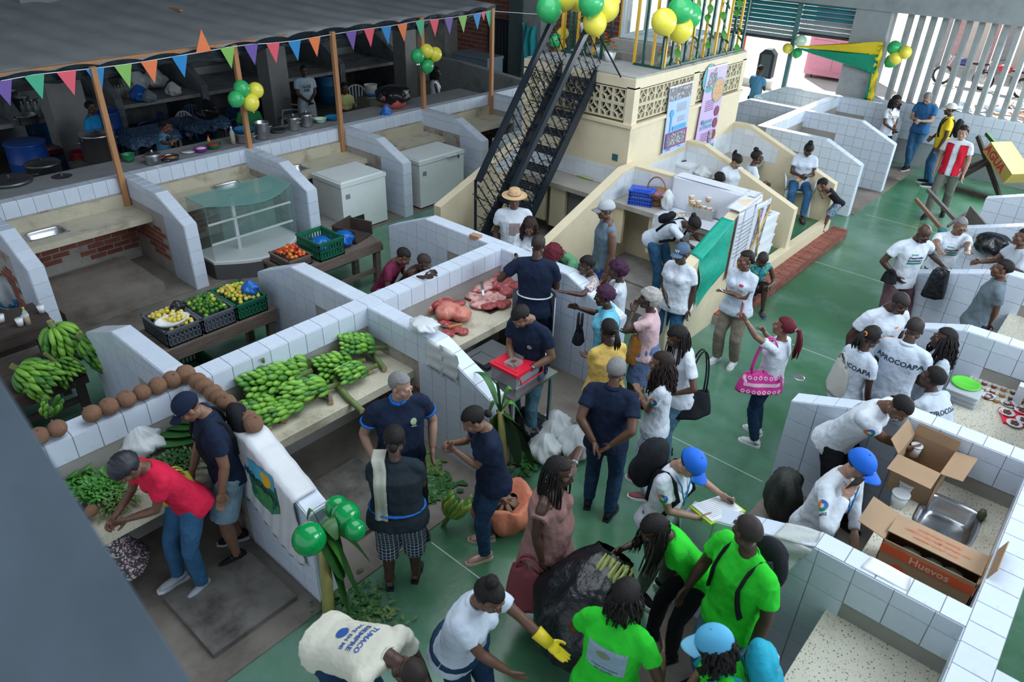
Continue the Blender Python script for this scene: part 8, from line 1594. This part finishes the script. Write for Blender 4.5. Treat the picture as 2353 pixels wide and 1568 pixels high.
g = G(); p = at(1843, 1225, 1.3); quadsheet(g, (-.96, 4.30, 1.262), (-.72, 4.30, 1.342), (-.70, 4.12, 1.342), (-.98, 4.12, 1.25), 14, 8, .008, 2, 9); quadsheet(g, (-.98, 4.115, 1.25), (-.70, 4.115, 1.33), (-.80, 4.08, 1.08), (-1.02, 4.08, 1.10), 18, 12, .014, 1, 7); tag(g.ob('white_rag', mat('rag', (.50, .53, .52), .9, var=.12, vs_=12, bump=.6), None, True), 'grubby white rag hanging over the tiled wall', 'rag')
g = G(); p = (-.35, 4.2, 1.345); quadsheet(g, (-.4, 4.16, 1.342), (-.1, 4.16, 1.342), (-.12, 4.3, 1.345), (-.38, 4.3, 1.345), 8, 6, .004, 2, 7); tag(g.ob('paper_sheets', WHITE, None, True), 'crumpled white paper between the wall and the egg carton', 'paper')
g = G(); g.box((-1.15, 4.45, .012), (-.85, 5.3, .42)); tag(g.ob('concrete_bench', CONC), 'low concrete block behind the man on the phone', 'block')
gb = bag(.2, '', 0, None, sz=(.8, .9, 2.0), knot=False, seed=97); tag(gb.ob('backpack', mat('olive_black', (.03, .035, .03), .7, var=.3, bump=.8), None, True, (-1.38, 5.72, .013)), 'dark olive backpack standing on the floor against the tiled wall', 'backpack')
# snack counter
JAM = [mat('jam_red', (.22, .03, .02), .25), mat('jam_amber', (.45, .20, .03), .25), mat('jam_brown', (.13, .04, .02), .25)]
for r_ in range(4):
    for k in range(5):
        p = at(2232+k*22-(r_ % 2)*4+r_*14, 850+r_*20+k*7, .9); t = thing('jam_jar', 'small jar of jam in the rows on the snack counter', 'jar', (p.x, p.y, .862), 0, 'jam jars on the snack counter'); g = G(); g.lathe([(.001, 0), (.026, 0), (.028, .03), (.001, .03)], 12); g.ob('jam', JAM[(r_+k) % 3], t, True); g = G(); g.lathe([(.029, .03), (.029, .038), (.001, .04)], 12); g.ob('lid', glassmat('jar_lid', (.6, .6, .62), .6), t, True)
PTS = mat('party_plate', (.66, .67, .68), .4); SN = mat('snack', (.16, .045, .03), .3, var=.3, vs_=40, bump=.8, bs=70)
g = G(); M = Matrix.Rotation(.35, 3, 'Z'); p = at(2345, 965, .87); g.cb((0, 0, .006), (.34, .26, .012), 0, M); g.cb((0, .125, .014), (.34, .012, .016), 0, M); g.cb((-.165, 0, .014), (.012, .26, .016), 0, M); tag(g.ob('red_tray', RL, None, False, (p.x, p.y, .862)), 'red plastic tray holding the lowest snack plates', 'tray')
for k, (px, py, z, l) in enumerate(((2272, 913, .862, 'white plate of dark sweets nearest the green lid'), (2317, 930, .862, 'white plate with a red sweet behind the first one'), (2313, 950, .875, 'white plate of dark snacks at the tray corner'), (2348, 945, .877, 'white plate of snacks at the right frame edge'), (2330, 975, .877, 'lowest white snack plate on the red tray'), (2352, 968, .878, 'white snack plate overlapping the lowest one'))):
    p = at(px, py, z); t = thing('snack_plate', l, 'plate', (p.x, p.y, z)); g = G(); g.lathe([(.001, 0), (.045, 0), (.072, .012), (.072, .015), (.045, .004), (.001, .004)], 20); g.ob('plate', PTS, t, True)
    for j in range(5): g = G(); g.ell((math.cos(j*1.3)*.024, math.sin(j*1.3)*.024, .018), (.016, .014, .012), 8, 6); g.ob('sweet', RL if (k == 1 and j == 0) else SN, t, True)
p = Vector((*at(2217, 887, .98).xy, 0)); t = thing('green_lid', 'bright green round lid on the clear containers', 'lid', (p.x, p.y, 1.005)); g = G(); g.lathe([(.001, 0), (.135, 0), (.14, .012), (.125, .016), (.12, .010), (.001, .010)], 28); g.ob('lid', mat('lid_green', (.10, .55, .04), .35), t, True)
for k in range(3): t = thing('clear_container', ('lowest', 'middle', 'topmost')[k]+' clear takeaway container of the stack under the green lid', 'container', (p.x+.02, p.y-.10, .862+k*.048), 0, 'clear containers'); g = G(); g.box((-.14, -.11, 0), (.14, .11, .032)); g.ob('tray', glassmat('clear_tub', (.6, .64, .68), .5, .15), t); g = G(); g.box((-.15, -.12, .033), (.15, .12, .044)); g.ob('lid', glassmat('clear_tub', (.6, .64, .68)), t)
t = thing('jug', 'pale carton with a dark cable at the right edge of the snack counter', 'carton', Vector((*at(2345, 905, .95).xy, .862))); g = G(); g.box((-.04, -.05, 0), (.04, .05, .19)); g.ob('carton', STY, t); g = G(); g.tube([(-.05, -.05, .01), (-.07, -.1, .03), (-.06, -.15, .01)], .008, 6); g.ob('cable', BLACKM, t, True)
# upturned cart and AGUA box
TIM = mat('cart_timber', (.13, .115, .11), .7, var=.25, vs_=6); TIR = mat('cart_handle', (.25, .13, .09), .7, var=.25)
t = thing('wooden_cart', 'grey timber handcart tipped up with two long handles in the aisle', 'cart', (0, 0, 0)); p0, p1 = at(2105, 458, .75), at(2180, 545, .55); g = G(); g.bar(p0, p1, .05, .06); g.ob('handle', TIR, t); g = G(); g.bar(at(2132, 437, .85), at(2195, 505, .65), .05, .06); g.ob('handle', TIM, t)
for q, (a, b, w) in enumerate(((at(2178, 520, .8), at(2225, 485, .9), .05), (at(2225, 487, .95), at(2310, 590, .75), .22), (at(2190, 540, .4), at(2300, 610, .4), .2), (at(2215, 520, .6), at(2285, 600, .55), .30))): g = G(); g.bar(a, b, .03, w); g.ob('board', TIM if q < 3 else mat('ply', (.38, .24, .14), .7), t)
g = G(); g.ell(at(2165, 530, .7), (.07, .07, .05), 12, 8); g.ob('rope_knot', mat('rope_teal', (.05, .2, .22), .8, bump=1, bs=60), t, True)
putbag(.24, 'black rubbish bag lying on the tipped cart', at(2275, 585, .75), BAGK, seed=99, knot=False)['label']
t = thing('juice_box_cart', 'yellow wooden box lettered AGUA in red on crossed timber legs', 'cart', (0, 0, 0)); c0 = Vector((-2.35, 18.25, .82)); g = G(); g.v = []
M = Matrix.Translation(c0) @ Matrix.Rotation(R(-38), 4, 'Z') @ Matrix.Rotation(R(28), 4, 'Y') @ Matrix.Scale(.82, 4); g.box((0, -.3, 0), (1.1, .3, .32), 0, M); bx_ = g.ob('box', mat('box_yellow', (.48, .33, .09), .6, var=.15), t); g = G(); put_text(g, 'AGUA', M @ Matrix.Translation((.42, -.303, .16)) @ Matrix.Rotation(R(90), 4, 'X'), .3, 0, .03); g.ob('lettering', INKR, bx_)
for a, b in (((-2.75, 18.5, 1.0), (-1.9, 17.9, .05)), ((-2.9, 17.7, .05), (-2.1, 18.4, .85)), ((-2.9, 17.7, .06), (-2.0, 17.5, .06)), ((-2.8, 17.9, .35), (-2.4, 18.3, .6))): g = G(); g.bar(a, b, .06, .08); g.ob('leg', WDK, t)
g = G(); g.bar((-2.6, 18.45, 1.1), (-2.3, 18.2, .95), .07); g.ob('green_bar', LEAF[1], t)
# ------------------------------------------------------------------ things people carry
def phone(p, label, m=BLACKM, rot=(0, 0, 0), sc=1.): t = thing('phone', label, 'phone', p); t.rotation_euler = rot; g = G(); g.box((-.036*sc, -.005, -.075*sc), (.036*sc, .005, .075*sc)); g.ob('case', m, t); g = G(); g.box((-.032*sc, .005, -.07*sc), (.032*sc, .0055, .07*sc)); g.ob('screen', mat('screen', (.02, .02, .025), .1), t)
phone(hand(p41, -1, .10)+Vector((0, 0, .05)), 'phone in a pink case held up by the red-haired woman', mat('case_pink', (.75, .15, .2), .4), (0, 0, 2.2)); phone(hand(p15, 1, .09)+Vector((.01, .0, .02)), 'black phone held to the ear under the royal blue cap', BLACKM, (.2, .3, .9)); phone(hand(p28, 1, .1), 'phone held by the grey-haired man in blue', BLACKM, (1.1, 0, 0)); phone(hand(p31, 1, .1), 'dark phone held by the seated woman', BLACKM, (1.1, 0, .5)); phone(hand(p14, -1, .1), 'small black device in the raised hand beside the clipboard', BLACKM, (.6, 0, 0), .7); phone(hand(p39, -1, .08), 'pale pen-like phone held by the woman in khaki trousers', WHITE, (.9, .4, 0), .7)
hp = (hand(p14, 1)+hand(p14, -1))*.5+Vector((.04, .0, -.04)); t = thing('clipboard', 'lime green clipboard with white printed sheets', 'clipboard', at(1648, 1172, 1.06)); t.rotation_euler = (R(10), 0, R(-18)+p14['root'].rotation_euler[2]); g = G(); g.box((-.17, -.13, 0), (.17, .13, .012)); g.ob('board', mat('lime', (.50, .62, .02), .4), t); g = G(); g.box((-.15, -.12, .013), (.15, .12, .022)); ps = g.ob('papers', mat('paper_white', (.68, .70, .74), .7), t)
for k in range(10): g = G(); g.box((-.13, -.10+k*.02, .0225), (.12, -.096+k*.02, .023)); g.ob('text_line', INKGR, ps)
t = thing('papers', 'white papers the bent woman is writing on', 'papers', at(1618, 572, 1.12)); t.rotation_euler = (R(8), R(6), .6); g = G(); g.box((-.2, -.15, 0), (.2, .15, .01)); g.ob('sheets', MATS['paper_white'], t)
PKB = mat('bag_pink', (.62, .03, .28), .6, var=.08, bump=.3); PKP = mat('bag_pink_pale', (.75, .50, .62), .6)
def handbag(c, sz, m, label, straps=None, rz=0., name='handbag'):
    g = G()
    def f(u, v):
        a = u*2*PI; z = v; w = sz[0]*(1.08-.35*z**2)*(1+.02*math.sin(a*9)); d = sz[1]*(1-.75*z)+.012; k = 1 if .02 < v < .98 else .1; return (math.cos(a)*w*k, math.sin(a)*d*k*(1+.06*math.sin(a*7+z*5)), z*sz[2]+.02*math.sin(a*5)*z)
    g.sheet(f, 36, 12); t = thing(name, label, 'bag', c, rz); b = g.ob('bag_body', m, t, True)
    if straps:
        for y in (-1, 1): q = G(); q.tube([(math.cos(a)*sz[0]*.55, y*.02, sz[2]*.95+math.sin(a)*straps) for a in [PI*i/14 for i in range(15)]], .012, 6, flat=.6); q.ob('strap', m, t, True)
    return t, BVHTree.FromPolygons([Vector(v) for v in g.v], g.f), b
rz = p41['root'].rotation_euler[2]; bc = at(1745, 890, .78); bc.z = .72; t, bv, b = handbag(bc, (.23, .09, .25), PKB, 'large pink shoulder bag with white flower rows', .42, R(40))
for r_, z in enumerate((.05, .20)):
    for k in range(8): decal(b, bv, Vector((-.19+.054*k, -.15, z)), Vector((1, 0, 0)), Vector((0, 0, 1)), ('ring3', 0, 0, .042, PKP, (0, 360)))
decal(b, bv, Vector((0, -.15, .125)), Vector((1, 0, 0)), Vector((0, 0, 1)), ('rect', 0, 0, .38, PKP, (1, .10)))
bc = at(1590, 940, .75); bc.z = .68; handbag(bc, (.20, .11, .28), BPK, 'soft black holdall hanging from the long-braided woman', .5, R(60)); bc = at(1330, 770, 1.0); bc.z = .92; handbag(bc, (.12, .06, .16), BPK, 'black bag at the hip of the woman in the light blue polo', .2, R(120))
bc = at(1212, 1370, .45); bc.z = .36; handbag(bc, (.17, .11, .42), mat('bag_wine', (.20, .035, .05), .6, var=.15, bump=.4), 'wine red backpack hanging from the hand of the woman in pink', .12, R(20), 'red_backpack'); bc = at(1925, 880, .95); bc.z = .82; handbag(bc, (.17, .08, .40), mat('canvas_cream', (.50, .50, .46), .8, var=.05, bump=.4), 'cream drawstring bag on the back of the woman with the orange hair tie', .1, R(-50), 'drawstring_bag'); bc = at(1462, 805, .9); bc.z = .70; handbag(bc, (.10, .05, .38), mat('printed_orange', (.42, .16, .03), .4, var=.5, vs_=16), 'orange patterned shopping bag held by the silver-haired woman', .12, R(20), 'printed_bag'); bc = at(412, 1135, .95); bc.z = .88; handbag(bc, (.13, .05, .26), mat('printed_yellow', (.42, .40, .05), .4, var=.6, vs_=14), 'yellow and floral plastic bag held by the man in the dark cap', .08, R(80), 'printed_bag')
t, bv, b = handbag(at(2152, 655, 1.0)+Vector((0, 0, -.2)), (.13, .09, .42), BAGK, 'black plastic bag held by the bald man with hand on hip', .04, R(30), 'plastic_bag'); handbag(at(2040, 650, .95), (.09, .05, .14), BPK, 'black waist pouch on the bald man in mauve trousers', .05, R(0), 'waist_pouch'); handbag(hand(p47, -1)+Vector((.0, .05, -.32)), (.10, .08, .28), BAGW, 'white plastic bag the butcher holds up with meat', .03, 0., 'plastic_bag'); handbag(hand(p50, 1)+Vector((0, 0, -.22)), (.12, .09, .24), BAGW, 'white plastic bag held by the smiling woman', .03, .5, 'plastic_bag')
# black rubbish bag in the foreground
t = thing('rubbish_bag', 'very large black rubbish bag full of corn husks held open in the foreground', 'bag', (0, 0, 0)); a, b = at(1290, 1500, .35), at(1415, 1270, 1.0); g = G(); n = 34; m_ = 26; ax = (b-a); e1 = ax.cross(Vector((0, 0, 1))).normalized(); e2 = e1.cross(ax).normalized()
def rbg(u, v): th = u*2*PI; r_ = (.06+.34*math.sin(PI*min(.92, v*.8+.14)))*(1+.07*math.sin(6*th+v*9)+.05*math.sin(11*th-v*7)); p = a+ax*(v*1.05-.05)+e1*math.cos(th)*r_+e2*math.sin(th)*r_*.8; p.z = max(.01, p.z); return p
g.sheet(rbg, n, m_); g.ob('bag_film', BAGK, t, True); hk = G(); 
for k in range(46): o_ = b-ax*.18+e1*random.uniform(-.05, .20)+e2*random.uniform(-.03, .16); hk.tube([o_-ax*.6, o_+Vector((0, 0, .03)), o_+ax*.16], [.022, .02, .006], 5)
stuff(hk.ob('corn_husks', mat('husk', (.32, .36, .12), .7, var=.35, vs_=12), t, True))
t = thing('rubber_glove', 'yellow rubber glove on the outstretched hand', 'glove', (0, 0, 0)); el, wr = p8['aj'][-1]; hv, hf = HANDS['flat']; d = (wr-el).normalized(); F = fr(d, Vector((0, 0, 1))); g = G(); g.add([wpt(p8, wr+F @ Vector((-v.x*1.35, v.y*1.12, v.z*1.08))*1.02) for v in hv], [tuple(reversed(f)) for f in hf]); g.tube([wpt(p8, wr-d*.10), wpt(p8, wr+d*.02)], [.048, .038], 14); g.ob('glove', mat('rubber_yellow', (.75, .60, .02), .45, var=.05), t, True)
t = thing('towel', 'pale towel hanging over the left shoulder of the woman in plaid', 'towel', (0, 0, 0)); g = G(); s0 = p5['sh'][-1]; bvp = p5['bvh']; T5 = p5['T']
def tw(u, v):
    x = -.17+u*.11+.0*v; z = .46-.46*(v-.25)/.75; 
    if v < .25: q = s0+T5 @ Vector((.03+u*.11-.04, .10-.2*(v/.25), .085)); return wpt(p5, q)
    c = p5['P']+T5 @ Vector((x, -.5, z)); h_ = bvp.ray_cast(c, T5 @ Vector((0, 1, 0)), 1.); return wpt(p5, (h_[0] if h_[0] is not None else c+T5 @ Vector((0, .35, 0)))-T5 @ Vector((0, .014+.006*math.sin(u*9), 0)))
g.sheet(tw, 10, 20, th=.004); g.ob('cloth', mat('towel_cream', (.46, .46, .40), .95, bump=.6, bs=120), t, True)
def strap(i, m, q=1, w=.014, nm='apron_tie', z=.10, k=1.):
    g = G(); T_, P_ = i['T'], i['P']; g.tube([P_+T_ @ Vector((math.cos(a)*(.157 if i['fem'] else .166)*i['w']*k, math.sin(a)*(.118 if i['fem'] else .124)*i['w']*k, z)) for a in [2*PI*k/20 for k in range(21)]], w, 6, flat=.5); g.ob(nm, m, i['root'], True)
strap(p47, WT); strap(p5, BANDB, w=.02, z=.03, k=1.03); strap(p8, JD, w=.045, nm='tied_jacket', z=-.02, k=1.03)
g = G(); P_ = p7['P']; g.tube([P_+Vector((math.cos(a)*.295, .02+math.sin(a)*.24, -.475+.008*math.sin(a*14))) for a in [2*PI*k/48 for k in range(49)]], .045, 6, flat=.35, up=(1, 0, 0)); g.ob('lace_hem', WT, p7['root'], True)
def apron(i, m):
    g = G(); T_, P_ = i['T'], i['P']; g.sheet(lambda u, v: P_+Vector((math.sin((u-.5)*3.6)*.235, math.cos((u-.5)*3.6)*.19, .10-v*.75)), 16, 10, th=.0); g.ob('apron', m, i['root'], True)
apron(p47, WT); strap(p48, WT)
for i, m in ((p14, 'lanyard_blue'), (p15, 'lanyard_blue')):
    g = G(); T_, P_ = i['T'], i['P']; g.tube([P_+T_ @ Vector(v) for v in ((-.07, .03, .50), (-.06, .105, .44), (-.01, .15, .28), (.0, .155, .22), (.01, .15, .28), (.06, .105, .44), (.07, .03, .50))], .007, 5); g.ob('lanyard', mat(m, (.03, .22, .5), .6), i['root'], True)
g = G(); T_, P_ = p29['T'], p29['P']; g.tube([P_+T_ @ Vector(v) for v in ((.15, .06, .46), (.05, .14, .3), (-.12, .13, .1), (-.2, .05, -.02))], .014, 6, flat=.5); g.ob('bag_strap', INKO, p29['root'], True)
for i, q in ((p7, -1), (p48, -1)): el, wr = i['aj'][q]; d = (wr-el).normalized(); g = G(); g.tube([wr-d*.045, wr-d*.015], .035, 14); g.ob('wrist_watch', DARKST, i['root'], True)
el, wr = p10['aj'][1]
g = G(); g.bar(at(1092, 545, 1.34)-Vector((.07, 0, 0)), at(1092, 545, 1.34)+Vector((.07, .02, 0)), .09, .06); tag(g.ob('loose_brick', mat('brick_tan', (.40, .22, .13), .8, bump=.4)), 'single tan brick lying on top of the tiled wall', 'brick')
